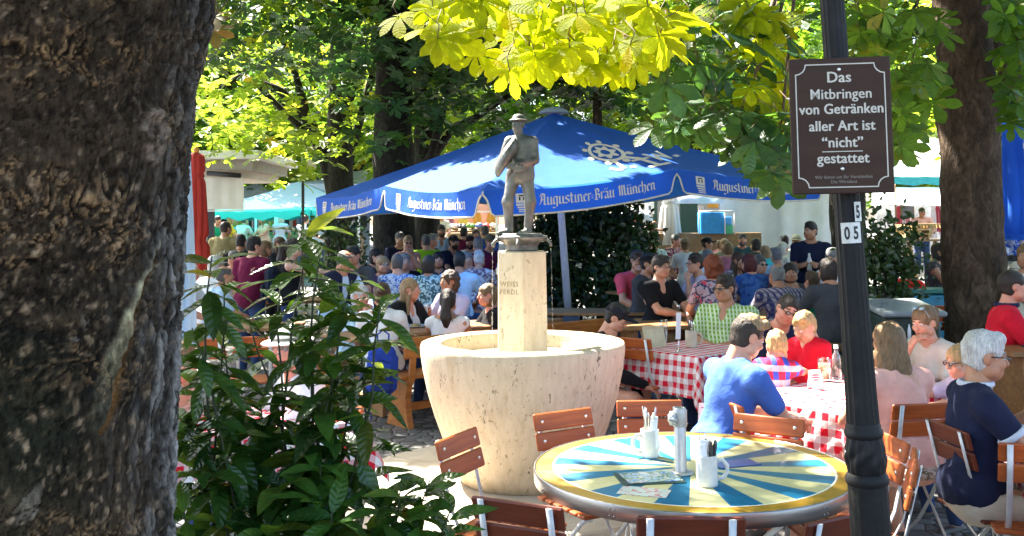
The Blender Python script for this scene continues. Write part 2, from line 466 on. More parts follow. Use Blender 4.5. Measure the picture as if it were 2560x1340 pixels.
# ------------------------------------------------------------------ fountain
def travertine(name, col, pits=1.0):
    n = NT(name); v = n.coord()
    big = n.noise(v, 2.2, 5, .6, .4)
    c = n.ramp(big, [(.25, tuple(x * .86 for x in col)), (.5, col), (.8, tuple(min(1, x * 1.1) for x in col))])
    streak = n.noise(n.coord((5, 5, 1.0)), 5, 5, .6)
    c = n.mix(1.0, c, n.ramp(streak, [(.3, (.88, .85, .82)), (.6, (1.04,) * 3)]), 'MULTIPLY')
    pv = n.coord((1, 1, .55))
    a = n.noise(pv, 34, 3, .5, .8); m = n.noise(v, 5, 2)
    pit = n.math('MULTIPLY', n.ramp(a, [(.615, (0, 0, 0)), (.66, (1, 1, 1))]), n.ramp(m, [(.4, (0, 0, 0)), (.62, (1, 1, 1))]))
    a2 = n.noise(pv, 75, 2, .5, .6); pit2 = n.ramp(a2, [(.68, (0, 0, 0)), (.725, (1, 1, 1))])
    pit = n.math('MULTIPLY', n.math('MAXIMUM', pit, n.math('MULTIPLY', pit2, .7)), pits)
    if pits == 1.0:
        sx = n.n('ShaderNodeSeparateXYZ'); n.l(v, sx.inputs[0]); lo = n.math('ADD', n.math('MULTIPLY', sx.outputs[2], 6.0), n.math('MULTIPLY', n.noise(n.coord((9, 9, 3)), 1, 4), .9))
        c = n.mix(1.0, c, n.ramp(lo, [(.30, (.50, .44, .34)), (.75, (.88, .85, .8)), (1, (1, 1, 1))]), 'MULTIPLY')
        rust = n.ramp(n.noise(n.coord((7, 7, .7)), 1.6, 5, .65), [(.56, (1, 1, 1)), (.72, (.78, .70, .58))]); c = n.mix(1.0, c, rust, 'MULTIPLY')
    c = n.mix(pit, c, (.16, .12, .07))
    n.set(Base_Color=c, Roughness=.75, Specular_IOR_Level=.3)
    n.bump(n.math('SUBTRACT', n.math('MULTIPLY', n.noise(v, 90, 4), .25), n.math('MULTIPLY', pit, .6)), .5, .008)
    return n.m
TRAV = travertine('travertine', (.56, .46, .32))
FX, FY = 0.06, 6.44
FZ = 0.15
n_ = NT('plinth_stone'); v_ = n_.coord()
c_ = n_.ramp(n_.noise(v_, 3, 6, .65), [(.3, (.36, .31, .24)), (.65, (.55, .49, .40))])
n_.set(Base_Color=c_, Roughness=.8); n_.bump(n_.noise(v_, 45, 5, .7), .5, .01)
PLINTH = n_.m
pl = MB()
R0 = 1.17
# plinth in eight ring segments with open joints between the slabs, so each joint is a real gap
for k in range(8):
    a0, a1 = 2 * PI * k / 8 + .2, 2 * PI * (k + 1) / 8 + .2
    m = 10; vs = []
    for i in range(m + 1):
        a = a0 + .0025 + (a1 - a0 - .005) * i / m
        for (r, z) in ((.3, FZ), (R0 - .012, FZ), (R0, FZ - .012), (R0, -.05)):
            vs.append((r * math.cos(a), r * math.sin(a), z))
    fs = [(i * 4 + j, i * 4 + j + 1, (i + 1) * 4 + j + 1, (i + 1) * 4 + j) for i in range(m) for j in range(3)]
    pl.add(vs, [f[::-1] for f in fs], 0)
pl.lathe([(R0 - .03, -.05), (R0 - .03, FZ - .03), (.2, FZ - .028)], 48, m=0, cap=False)
plinth = pl.build('fountain_plinth', PLINTH, None, (FX, FY, 0))
tag(plinth, 'round low stone plinth of slabs under the fountain bowl', 'plinth')
fountain = thing('fountain', 'cream travertine bowl fountain with a stone column and bronze figure on top', 'fountain', (FX, FY, FZ))
prof = [(.415, .002), (.43, .03), (.47, .12), (.53, .27), (.585, .42), (.63, .57), (.662, .72), (.676, .82), (.679, .87), (.672, .895), (.655, .90), (.56, .90), (.545, .893), (.54, .87), (.52, .78), (.48, .70)]
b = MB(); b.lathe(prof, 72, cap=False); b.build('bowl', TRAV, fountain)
wn = NT('fountain_water'); wn.set(Base_Color=(.75, .78, .62), Roughness=.03, Transmission_Weight=.75, IOR=1.33)
wn.bump(wn.noise(wn.coord(), 26, 3, .5, .6), .35, .01)
b = MB(); b.lathe([(.001, .795), (.515, .795)], 48, cap=False); b.build('water_surface', wn.m, fountain)
b = MB(); b.lathe([(.001, .55), (.30, .56), (.50, .72)], 48, cap=False); b.build('basin_floor', TRAV, fountain)
# eight sided column, slightly tapering, one arris towards us
STONE2 = travertine('column_stone', (.64, .54, .38), .55)
def octa(r, z, rot): return [(r * math.cos(rot + 2 * PI * k / 6), r * math.sin(rot + 2 * PI * k / 6), z) for k in range(6)]
cr = math.radians(-90 + 2)
vs = []
for (r, z) in ((.186, .5), (.186, .82), (.180, 1.488), (.172, 1.496)): vs += octa(r, z, cr)
fs = [(i * 6 + k, i * 6 + (k + 1) % 6, (i + 1) * 6 + (k + 1) % 6, (i + 1) * 6 + k) for i in range(3) for k in range(6)] + [(18, 19, 20, 21, 22, 23)]
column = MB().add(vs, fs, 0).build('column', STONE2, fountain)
# carved name on the left front face
fm = (Vector(vs[5 + 12]) + Vector(vs[0 + 12])) / 2
nrm = Vector((fm.x, fm.y, 0)).normalized(); tx = Vector((0, 0, 1)).cross(nrm).normalized()
engr = pm('carved_letters', (.30, .23, .13), .9)
for i, wd in enumerate(('WEISS', 'FERDL')):
    zt = 1.27 - i * .052; ap = (.186 - .006 * (zt - .82) / .668) * math.cos(PI / 6)
    M = Matrix.Translation(nrm * (ap + .0006) + tx * -.012 + Vector((0, 0, zt)))
    M = M @ Matrix((tx, Vector((0, 0, 1)), nrm)).transposed().to_4x4()
    text_obj('carved_name', wd, .045, engr, M, column, 0.0, .0008, 1.15)
# bronze capital with water spouts
BRONZE = None
def bronze():
    n = NT('bronze'); v = n.coord()
    a = n.noise(v, 9, 5, .6); p = n.noise(v, 26, 4, .6)
    c = n.ramp(a, [(.3, (.10, .096, .09)), (.55, (.19, .185, .17)), (.75, (.30, .30, .28))])
    c = n.mix(n.ramp(p, [(.55, (0, 0, 0)), (.7, (.6, .6, .6))]), c, (.17, .22, .18))
    n.set(Base_Color=c, Roughness=n.ramp(a, [(.3, (.3,) * 3), (.7, (.55,) * 3)]), Metallic=.55)
    n.bump(n.noise(v, 70, 4, .6), .4, .006); return n.m
BRONZE = bronze()
cap = MB()
cap.lathe([(.10, 1.497), (.105, 1.51), (.10, 1.525), (.115, 1.548), (.155, 1.572), (.168, 1.583), (.165, 1.597), (.12, 1.602), (.001, 1.603)], 32,
          lobes=lambda a, z: 1 + .05 * math.cos(4 * a) + .02 * math.sin(9 * a), cap=False)
capital = cap.build('capital', BRONZE, fountain)
for sx, sy in ((-1, -.25), (1, -.25), (.1, 1), (-.15, -1)):
    d = Vector((sx, sy, 0)).normalized()
    MB().tube([d * .12 + Vector((0, 0, 1.575)), d * .175 + Vector((0, 0, 1.57)), d * .197 + Vector((0, 0, 1.545)), d * .199 + Vector((0, 0, 1.525))], .011, 8).build('spout', BRONZE, capital)
wj = glass('water_jet', (.95, .98, 1), 0, 1.33)
for sx, sy in ((-1, -.25), (1, -.25)):
    d = Vector((sx, sy, 0)).normalized(); mb = MB()
    z = 1.515
    pts, rs = [], []
    while z > .79: pts.append(d * (.200 + (1.515 - z) * .012) + Vector((random.uniform(-.002, .002), 0, z))); rs.append(random.choice((.0006, .001, .0035, .0042, .0008))); z -= random.uniform(.008, .02)
    mb.tube(pts, rs, 6)
    mb.build('water_jet', wj, fountain)
MB().lathe([(.012, .796), (.05, .803), (.06, .799), (.075, .797)], 20, (-.18, -.05, 0), cap=False).build('splash', wj, fountain)

# ------------------------------------------------------------------ leaves
def rot_from(nrm, fwd):
    """orthonormal frames (N,3,3), columns x(right) y(forward) z(normal)"""
    z = nrm / np.linalg.norm(nrm, axis=1, keepdims=True)
    y = fwd - z * (fwd * z).sum(1, keepdims=True); y /= np.maximum(np.linalg.norm(y, axis=1, keepdims=True), 1e-6)
    x = np.cross(y, z)
    return np.stack([x, y, z], -1)
def place(tv, tq, pos, R, size):
    V = np.einsum('nij,kj->nki', R, tv) * size[:, None, None] + pos[:, None, :]
    Q = (tq[None] + (np.arange(len(pos)) * len(tv))[:, None, None]).reshape(-1, 4)
    return V.reshape(-1, 3), Q
UVL = []
def palmate(k=5, spread=250, quality=0, droop=.18, fat=.26):
    """horse chestnut leaf of k leaflets, unit length, joined at the stalk"""
    V = [(0, 0, 0)]; Q = []; UV = [(0, 0, 0)]
    for i in range(k):
        t = (i / (k - 1) - .5); a = math.radians(t * spread); L = 1 - .75 * abs(t) ** 1.5 * 1.1
        d = np.array([math.sin(a), math.cos(a)]); s = np.array([d[1], -d[0]])
        def pt(u, w, z): p = d * (u * L) + s * (w * L); return (p[0], p[1], z * L)
        if quality == 0:
            b = len(V); V += [pt(.62, -fat, -.03 - droop * .3), pt(1, 0, -droop), pt(.62, fat, -.03 - droop * .3)]; Q.append((0, b, b + 1, b + 2))
        else:
            us = (.0, .22, .45, .66, .82, .93, 1.0); ws = (.012, .085, .165, .23, .20, .10, .0)
            b = len(V)
            for u, ww in zip(us, ws):
                z = -droop * u * u
                j = 1 + .05 * ((len(V) * 7) % 3 - 1)
                V += [pt(u, -ww * j, z - .06 * ww), pt(u, 0, z - .035), pt(u, ww, z - .06 * ww)]; UV += [(-1, u, 0), (0, u, 0), (1, u, 0)]
            for r in range(len(us) - 1):
                o = b + r * 3; Q += [(o, o + 3, o + 4, o + 1), (o + 1, o + 4, o + 5, o + 2)]
    return (np.array(V, float), np.array(Q, np.int32)) + ((np.array(UV, float),) if quality else ())
TPL5 = palmate(5, 230, 0); TPL7N = palmate(7, 290, 1, .30); TPL6N = palmate(6, 260, 1, .22); TPL7M = palmate(7, 290, 0, .2, .2)
def leaves(name, pos, size, mat, parent, tpl, nrm=None, fwd=None, seed=0):
    r = np.random.default_rng(seed); N = len(pos)
    if nrm is None:
        nrm = r.normal(0, .55, (N, 3)); nrm[:, 2] = np.abs(nrm[:, 2]) + .75
    if fwd is None: fwd = r.normal(0, 1, (N, 3))
    sz = size * r.uniform(.7, 1.25, N)
    V, Q = place(tpl[0], tpl[1], np.asarray(pos, float), rot_from(nrm, fwd), sz)
    me = np_mesh(name, V, Q, smooth=tpl is not TPL5 and tpl is not TPL7M, mats=[mat])
    if len(tpl) > 2: me.attributes.new('leafuv', 'FLOAT_VECTOR', 'POINT').data.foreach_set('vector', np.tile(tpl[2], (N, 1)).astype(np.float32).ravel())
    return link(name, me, parent)

# where the sun really comes through between the crowns: (point, radius); a leaf that would stand in such a beam is not grown
BEAMS = []
def beam(p, r): BEAMS.append((np.array(p, float), r))
def beam_at(px, py, D, r): beam(P(px, py, D), r)
SUNV = np.array(SUN)
def in_beam(pos, soft=.10, seed=0):
    bad = np.zeros(len(pos), bool); nz = fbm(pos * 2.5, 3, 5) * soft
    for p, r in BEAMS:
        d = pos - p; t = d @ SUNV; q = d - t[:, None] * SUNV
        bad |= (np.linalg.norm(q, axis=1) + nz * min(1, r * 3) < r) & (t > .02)
    return bad

# beams: fountain, statue, plinth, table, cloth, shoulders, parasol, hanging leaves
beam((FX, FY, 1.05), .74); beam((FX - .1, FY, .8), .62); beam((FX, FY, 1.5), .35); beam((FX - .1, FY, 2.0), .5); beam((FX - .05, FY, 2.3), .5)
beam((-.8, 6.35, .15), .50); beam((-.85, 5.95, .15), .40); beam((-.3, 5.55, .15), .38); beam((-.55, 5.7, .15), .42)
beam((.55, 4.80, .75), .42); beam((.22, 4.60, .75), .34); beam((.92, 4.82, .75), .27)
beam((1.75, 6.0, .78), .55); beam((2.1, 6.1, .78), .48); beam((1.30, 5.48, 1.3), .38); beam((1.20, 5.50, 1.0), .32); beam((1.95, 5.42, 1.1), .20); beam((2.10, 5.45, 1.38), .24)
beam((1.85, 6.5, 1.2), .42); beam((2.12, 6.85, 1.35), .42)
beam_at(1130, 420, 11.7, .75); beam_at(1240, 430, 11.1, .7); beam_at(1330, 425, 11.3, .72); beam_at(1430, 440, 11.2, .55); beam_at(1530, 445, 11.3, .34); beam_at(1610, 440, 11.4, .2); beam_at(1080, 500, 10.8, .5); beam_at(1010, 450, 12.2, .5); beam_at(1270, 380, 12, .35)
for (x, y, D, r) in ((1120, 80, 4.2, .30), (1230, 120, 4.0, .34), (1380, 120, 4.0, .36), (1520, 150, 3.9, .34), (1620, 90, 4.1, .30), (1450, 40, 4.3, .4), (1200, 20, 4.4, .35), (1890, 220, 4.6, .14), (1840, 70, 5, .2), (1950, 40, 5.2, .25), (1700, 20, 4.5, .25), (1560, 40, 4.2, .35)):
    beam_at(x, y, D, r)
_r = random.Random(3)
for _ in range(7):                                            # small gaps: sun flecks on the front of the table
    a = _r.uniform(-PI, PI); rr = _r.uniform(.2, .66)
    beam((.785 + rr * math.cos(a), 4.33 + rr * math.sin(a) * .98, .75), _r.choice((.08, .10, .12)))
for _ in range(110):                                           # and everywhere else
    beam((_r.uniform(-5, 6), _r.uniform(2.5, 12), _r.uniform(.2, 1.4)), _r.choice((.14, .16, .18, .2, .24)))
for (x, y, D, r) in ((2215, 1040, 4.9, .05), (2225, 1080, 4.9, .06), (2400, 1000, 4.6, .05), (2420, 1180, 4.5, .06), (2370, 1160, 4.5, .05), (1330, 1325, 3.6, .12), (1480, 1335, 3.4, .10), (2240, 1120, 4.3, .06), (1180, 1290, 4.2, .12), (1250, 1330, 4, .12),
                     (2240, 930, 5.3, .12), (900, 1000, 5.6, .12), (720, 850, 5.6, .16), (920, 990, 5.9, .10), (2300, 1320, 3.9, .08), (2450, 1330, 4.2, .08), (2090, 1330, 3.5, .1), (560, 1200, 4.5, .2), (620, 900, 6.2, .2), (1020, 1300, 3.8, .2)):
    beam_at(x, y, D, r + .1)

# ------------------------------------------------------------------ bark and trees
def bark_mat(name, c1, c2, c3, scale=1.0):
    n = NT(name); v = n.coord((1, 1, .45))
    a = n.noise(v, 7 * scale, 6, .65, .8); b = n.noise(v, 24 * scale, 5, .65, .5)
    c = n.ramp(a, [(.3, c1), (.52, c2), (.72, c3)])
    c = n.mix(1.0, c, n.ramp(b, [(.3, (.45,) * 3), (.65, (1.2,) * 3)]), 'MULTIPLY')
    n.set(Base_Color=c, Roughness=.9, Specular_IOR_Level=.2)
    n.bump(n.math('ADD', a, n.math('MULTIPLY', b, .7)), .9, .05); return n.m
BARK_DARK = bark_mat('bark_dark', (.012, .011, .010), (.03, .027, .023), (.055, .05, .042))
BARK_MID = bark_mat('bark_brown', (.030, .020, .012), (.080, .052, .032), (.16, .11, .072), 1.2)

L_OVER = leaf_mat('leaf_overhead', (.055, .10, .022), (.17, .29, .02), tw=.45)
L_BLUE = leaf_mat('leaf_deep_green', (.030, .085, .035), (.09, .21, .025), .42, .42, spec=.5, vein=0)
L_MID = leaf_mat('leaf_mid_green', (.045, .12, .022), (.22, .40, .02), .45, .55, yellow=.5)
L_LIME_LIT = leaf_mat('leaf_lime_sunlit', (.11, .18, .02), (.40, .55, .03), .5, .6, yellow=.6)  # brighter copy of the leaf, sunlight on the crowns put into its green
L_YEL_LIT = leaf_mat('leaf_yellow_backlit', (.14, .17, .006), (.70, .80, .012), .6, .72, .34, .4, spec=.15, vein=9)  # chestnut leaf again, sun shining through it put into the colour

def trunk_obj(parent, pts, rs, mat, name='trunk', n=18, rough=.12, seed=0):
    """knobbly tapered trunk with its own relief"""
    pts = [Vector(p) for p in pts]; k = len(pts); rows = []
    # resample
    L = [0]
    for a, b in zip(pts[:-1], pts[1:]): L.append(L[-1] + (b - a).length)
    m = max(6, int(L[-1] / .15)); out = []
    for i in range(m + 1):
        s = L[-1] * i / m; j = max(q for q in range(k) if L[q] <= s + 1e-9); j = min(j, k - 2)
        t = (s - L[j]) / max(1e-6, L[j + 1] - L[j]); out.append((pts[j].lerp(pts[j + 1], t), rs[j] * (1 - t) + rs[j + 1] * t))
    mb = MB(); mb.tube([o[0] for o in out], [o[1] for o in out], n)
    V = np.array(mb.v); C = np.repeat(np.array([o[0] for o in out]), n, 0); Rr = np.repeat([o[1] for o in out], n)
    nz = fbm(V * np.array([5, 5, 2.0]) + seed * 9.1, 4, seed)
    V = C + (V - C) * (1 + rough * nz[:, None] * 1.6)
    mb.v = [tuple(p) for p in V]
    return mb.build(name, mat, parent)

def crown_pts(c, rad, n, clusters=46, sig=.55, seed=0, squash=1.0, shell=.55):
    r = np.random.default_rng(seed)
    d = r.normal(0, 1, (clusters, 3)); d /= np.linalg.norm(d, axis=1, keepdims=True)
    cc = d * (r.uniform(shell ** 3, 1, (clusters, 1)) ** (1 / 3)) * np.array(rad)
    idx = r.integers(0, clusters, n)
    return np.array(c) + cc[idx] + r.normal(0, sig, (n, 3)) * np.array([1.15, 1.15, .55])

def tree(label, base, r, crown_c, rad, n, size, mat, bark, seed, lean=(0, 0), limbs=7, tpl=TPL5, fork=None, group=None, clusters=46, sig=.55, extra=None, cull=True):
    t = thing('chestnut_tree', label, 'tree', base, 0, group)
    B = Vector(base); cz = Vector(crown_c) - B; top = Vector((lean[0], lean[1], cz.z + rad[2] * .5))
    trunk_obj(t, [(0, 0, -.1), (lean[0] * .05, lean[1] * .05, .35), (lean[0] * .3, lean[1] * .3, top.z * .35), (lean[0] * .7, lean[1] * .7, top.z * .7), top], [r * 1.28, r * 1.06, r, r * .75, r * .3], bark, seed=seed)
    rr = random.Random(seed)
    for i in range(limbs):
        z0 = top.z * rr.uniform(.25, .75); a = rr.uniform(0, 2 * PI)
        s = Vector((lean[0] * z0 / top.z, lean[1] * z0 / top.z, z0)); e = cz + Vector((math.cos(a) * rad[0] * .8, math.sin(a) * rad[1] * .8, rr.uniform(-.5, .5) * rad[2]))
        m = s.lerp(e, .45) + Vector((rr.uniform(-.3, .3), rr.uniform(-.3, .3), rr.uniform(.1, .7)))
        if cull and in_beam(np.array([tuple(B + m.lerp(e, q / 6)) for q in range(7)] + [tuple(B + s.lerp(m, q / 6)) for q in range(7)])).any(): continue
        trunk_obj(t, [s, m, e], [r * .42, r * .26, r * .06], bark, 'limb', 8, .1, seed + i)
    if fork:
        for pts, rs in fork: trunk_obj(t, [Vector(p) - B for p in pts], rs, bark, 'limb', 10, .12, seed + 50)
    pos = crown_pts(cz, rad, n, clusters, sig, seed)
    if extra is not None: pos = np.concatenate([pos, np.asarray(extra) - np.array(B)])
    wp = pos + np.array(B)
    keep = wp[:, 2] > 2.2
    if cull: keep &= ~in_beam(wp)
    # no leaf right in front of the lens or down among the tables: crowns end above the frame near the camera
    img_y = 555 - F_PX * (wp[:, 2] - CAM_H) / np.maximum(wp[:, 1], .1)
    near = (wp[:, 1] < 13) & (wp[:, 1] > 0)
    keep &= ~(near & (img_y > -40))
    leaves('crown', pos[keep], size, mat, t, tpl, seed=seed + 3)
    return t
# ------------------------------------------------------------------ the big trunk in the left foreground
TCX, TCY = -1.08, 1.90
def big_trunk():
    zs = np.concatenate([np.linspace(0, 1.08, 30)[:-1], np.linspace(1.08, 2.42, 330), np.linspace(2.42, 6.5, 50)[1:]])
    zk = [0, .3, .7, 1.22, 1.65, 1.90, 2.12, 2.28, 2.5, 3.2, 4.5, 6.5]
    rk = [.62, .50, .41, .380, .3917, .399, .4157, .4517, .47, .42, .36, .26]
    # dense round the side that faces the lens
    th_c = math.atan2(-TCY, -TCX) - .0
    dens = np.linspace(-1.9, 1.9, 400); rest = np.linspace(1.9, 2 * PI - 1.9, 42)[1:-1]
    th = np.concatenate([dens, rest]) + th_c
    TH, Z = np.meshgrid(th, zs); R = np.interp(Z, zk, rk)
    cx, cy = np.cos(TH), np.sin(TH)
    p = np.stack([cx * R, cy * R, Z], -1)
    warp = np.stack([fbm(p * 5, 3, 1), fbm(p * 5 + 9, 3, 2), fbm(p * 5 + 20, 3, 3)], -1)
    side = np.clip((R * 0 + np.sin(TH - th_c)), -1, 1)                    # which way round the trunk
    edge = 1 / (1 + np.exp(-(np.abs(TH - th_c) - .95) * 9))               # towards the outline the bark turns ridged
    q = p * np.array([21, 21, 13]) + warp * 2.6
    f1, f2, cid = worley(q, 3)
    rw = p * np.array([13, 13, 12]) + warp * 1.3; rn = 1 - np.abs(fbm(rw, 4, 51)) * 2.0; rn2 = 1 - np.abs(fbm(rw * 2.1 + 5, 4, 57)) * 2.0
    rn = np.maximum(rn, rn2 * .985); sstep = lambda a, b, x: (lambda t: t * t * (3 - 2 * t))(np.clip((x - a) / (b - a), 0, 1))
    f2 = f1 + .13 * (1 - .0 * rn); fis = 1 - sstep(.93, .985, rn)
    q2 = p * np.array([64, 64, 46]) + warp * 5.0
    g1, g2, cid2 = worley(q2, 9); flake = np.clip((g2 - g1) / .25, 0, 1)
    q3 = p * np.array([46, 46, 8]) + warp * 2.4
    h1, h2, cid3 = worley(q3, 21); ridge = np.clip((h2 - h1) / .35, 0, 1)
    fine = fbm(p * 60, 3, 30); mid = fbm(p * 16, 4, 34)
    curl = sstep(.80, .86, rn) * (1 - sstep(.90, .94, rn)) * np.clip(fbm(p * 7, 3, 44) * 3.2 - .25, 0, 1)
    d = .0025 * fis * (.4 + cid) + .0045 * flake * (cid2 - .3) + .0055 * mid + .0022 * fine + .005 * curl + .003 * fbm(p * 34, 3, 37)
    dr = .013 * ridge + .006 * mid + .004 * flake + .003 * fine
    d = d * (1 - edge) + dr * edge
    # the long pale scar that runs down the front
    def on(px, py):
        v = ray(px, py); v = v / v.y
        a = v.x ** 2 + 1; b = 2 * (v.x * (-TCX) + (-TCY)); c0 = TCX ** 2 + TCY ** 2 - .395 ** 2
        disc = max(0, b * b - 4 * a * c0); t = (-b - math.sqrt(disc)) / (2 * a)
        x, y, z = v.x * t, t, CAM_H + v.z * t
        return math.atan2(y - TCY, x - TCX), z
    mid_line = [on(402, 570), on(365, 680), on(322, 790), on(292, 900), on(262, 1010), on(245, 1090)]
    wid = [.006, .013, .022, .029, .032, .022]
    zz = np.array([m[1] for m in mid_line])[::-1]; tt = np.unwrap(np.array([m[0] for m in mid_line]))[::-1]; ww = np.array(wid)[::-1]
    tm = np.interp(Z, zz, tt); wm = np.interp(Z, zz, ww, 0, 0)
    dt = (np.angle(np.exp(1j * (TH - tm)))) * R + .012 * fbm(p * np.array([10, 10, 14]), 3, 60) + .010 * fbm(p * 34, 3, 62)
    scar = np.clip((wm - np.abs(dt)) / .014, 0, 1) * (Z < zz[-1]) * np.clip((Z - zz[0]) / (.55 * (zz[-1] - zz[0])), 0, 1) * np.clip(.75 + fbm(p * 28, 3, 63), 0, 1)
    crack = np.exp(-((dt - wm * .8) / .006) ** 2) * (Z < np.interp(.45, [0, 1], [zz[0], zz[-1]]) + .15) * (Z > zz[0])
    # knot, pale torn patch
    kth, kz = on(365, 335)
    kd = np.sqrt((np.angle(np.exp(1j * (TH - kth))) * R) ** 2 + ((Z - kz) * .8) ** 2) + .012 * fbm(p * 25, 3, 71)
    knot = np.clip((.048 - kd) / .012, 0, 1)
    d = d * (1 - .75 * scar) + .010 * scar - .016 * crack + knot * (.008 + .018 * fbm(p * 36, 3, 98))
    P3 = np.stack([cx * (R + d), cy * (R + d), Z], -1)
    # colours of the bark, and the light on its lower outline
    def lerp(a, b, t): return a + (b - a) * t[..., None]
    base = np.array([.045, .029, .017])
    col = np.broadcast_to(base, P3.shape).copy()
    col = lerp(col, np.array([.010, .0085, .006]), np.clip(.5 + 1.2 * fbm(p * 3.2, 3, 80), 0, 1))
    col = lerp(col, np.array([.058, .038, .021]), np.clip(mid * 1.6 + .1, 0, 1) * .8)
    pale = np.clip((cid2 - .80) / .10, 0, 1) * flake * np.clip(fbm(p * 6, 3, 84) * 3 + .2, 0, 1)
    col = lerp(col, np.array([.24, .16, .09]), pale * .9)
    col = lerp(col, np.array([.26, .15, .07]), np.clip(curl * 1.3, 0, 1) * np.clip(.65 + 1.2 * fbm(p * 45, 2, 46), 0, 1))
    col = lerp(col, np.array([.33, .27, .21]), np.clip((cid - .90) / .06, 0, 1) * np.clip(fbm(p * 11, 3, 88) * 3 - .5, 0, 1) * fis)
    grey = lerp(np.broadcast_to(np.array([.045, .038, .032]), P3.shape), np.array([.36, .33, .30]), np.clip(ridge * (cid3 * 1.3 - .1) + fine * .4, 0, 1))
    low_lit = np.clip((1.95 - Z) / .3, 0, 1)  # light low on the outline, put into the grey of the ridged bark
    col = lerp(col, grey, edge * (.35 + .65 * low_lit))
    col = lerp(col, np.array([.05, .048, .025]), np.clip(fbm(p * 4, 3, 95) * 2 - .1, 0, 1) * .3 * (1 - edge))
    sc = lerp(np.broadcast_to(np.array([.36, .31, .18]), P3.shape), np.array([.42, .38, .33]), np.clip((Z - 1.72) / .2, 0, 1))
    sc = sc * (1 + .9 * fbm(p * np.array([60, 60, 34]), 3, 97)[..., None])
    col = lerp(col, sc, scar * .92); col = lerp(col, np.array([.26, .12, .035]), np.clip(crack, 0, 1) * .9)
    col = lerp(col, np.array([.26, .19, .14]), knot * np.clip(.3 + 1.8 * fbm(p * 44, 3, 99), 0, 1))
    speck = np.clip(fbm(p * np.array([85, 85, 60]) + warp * 4, 3, 120) * 3.2 - .75, 0, 1) * np.clip(.5 + 1.6 * fbm(p * 5.5, 3, 121), 0, 1) * (1 - .5 * edge)
    col = lerp(col, np.array([.30, .20, .12]), speck * .85)
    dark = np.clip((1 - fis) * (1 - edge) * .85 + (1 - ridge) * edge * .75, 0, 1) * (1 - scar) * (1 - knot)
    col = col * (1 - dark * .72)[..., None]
    m, nth = Z.shape
    idx = np.arange(m * nth).reshape(m, nth); nx = np.roll(idx, -1, 1)
    Q = np.stack([idx[:-1], nx[:-1], nx[1:], idx[1:]], -1).reshape(-1, 4)
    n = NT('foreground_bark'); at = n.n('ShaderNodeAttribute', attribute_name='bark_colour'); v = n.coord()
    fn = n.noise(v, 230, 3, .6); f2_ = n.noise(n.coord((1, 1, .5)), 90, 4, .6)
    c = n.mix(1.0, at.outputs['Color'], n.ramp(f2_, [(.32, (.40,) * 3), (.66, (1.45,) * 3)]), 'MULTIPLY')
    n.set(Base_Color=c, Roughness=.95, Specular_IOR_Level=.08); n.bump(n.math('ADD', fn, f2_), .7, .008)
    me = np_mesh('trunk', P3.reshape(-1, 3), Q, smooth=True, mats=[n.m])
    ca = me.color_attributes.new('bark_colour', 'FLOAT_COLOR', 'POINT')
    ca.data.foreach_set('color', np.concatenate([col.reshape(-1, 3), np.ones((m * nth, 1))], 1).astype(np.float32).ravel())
    t = thing('chestnut_tree', 'huge flaking trunk with a long pale scar filling the left edge', 'tree', (TCX, TCY, 0))
    link('trunk', me, t)
    for i, (a, L) in enumerate(((.6, 4.5), (2.0, 4), (3.4, 4), (5.0, 4.5), (1.2, 5), (5.9, 5.5))):
        s = Vector((0, 0, 5.6 + .1 * i)); e = Vector((math.cos(a) * L, math.sin(a) * L, 7.2 + .4 * (i % 3)))
        trunk_obj(t, [s, s.lerp(e, .5) + Vector((0, 0, .5)), e], [.16, .1, .03], BARK_MID, 'limb', 8, .1, 70 + i)
    pos = crown_pts((0.6, 2.5, 7.0), (5.6, 5.2, 1.7), 5200, 90, .62, 401, shell=.1)
    wp = pos + np.array([TCX, TCY, 0]); keep = (wp[:, 2] > 4.6) & ~in_beam(wp)
    img_y = 555 - F_PX * (wp[:, 2] - CAM_H) / np.maximum(wp[:, 1], .1)
    keep &= ~((wp[:, 1] > 0) & (img_y > -40))
    leaves('crown', pos[keep], .21, L_OVER, t, TPL7M, seed=402)
    return t
big_trunk()

# the brown trunk on the right and the crowns that meet overhead
b = P(2452, 900, 9.5)
tree('brown barked chestnut trunk rising beside the red shirted man on the right', (b.x, 9.5, gz(9.5)), .285, (b.x - .8, 9.0, 7.4), (5.0, 5.2, 1.9), 6000, .21, L_OVER, BARK_MID, 21, lean=(-.18, 0), tpl=TPL7M, clusters=90, sig=.62)
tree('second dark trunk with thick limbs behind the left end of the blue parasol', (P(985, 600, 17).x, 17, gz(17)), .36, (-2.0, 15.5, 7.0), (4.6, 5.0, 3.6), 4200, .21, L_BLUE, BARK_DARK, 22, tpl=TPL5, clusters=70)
bx = P(850, 560, 20)
def seg(*pp): return [P(*p) for p in pp]
tree('dark forked trunk with a limb arching left, left of the blue parasol', (bx.x, 20, gz(20)), .27, (-4.4, 19.0, 7.0), (3.8, 4.2, 4.2), 3000, .22, L_LIME_LIT, BARK_DARK, 23, limbs=5, clusters=60,
     fork=[(seg((845, 500, 20), (815, 400, 20), (770, 300, 19.9), (700, 225, 19.7), (600, 190, 19.5), (520, 240, 19.3)), [.20, .15, .12, .09, .06, .03]),
           (seg((770, 300, 19.9), (740, 190, 19.6), (690, 60, 19.4)), [.09, .07, .05]),
           (seg((800, 360, 20), (720, 290, 19.8), (640, 210, 19.6), (560, 100, 19.4)), [.09, .07, .05, .02])])
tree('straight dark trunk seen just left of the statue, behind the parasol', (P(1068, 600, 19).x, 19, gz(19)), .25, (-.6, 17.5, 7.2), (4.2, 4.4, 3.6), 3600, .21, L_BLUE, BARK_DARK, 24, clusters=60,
     fork=[(seg((1060, 420, 18.8), (1120, 330, 18.4), (1180, 300, 18), (1330, 200, 17.6)), [.12, .1, .07, .03])])
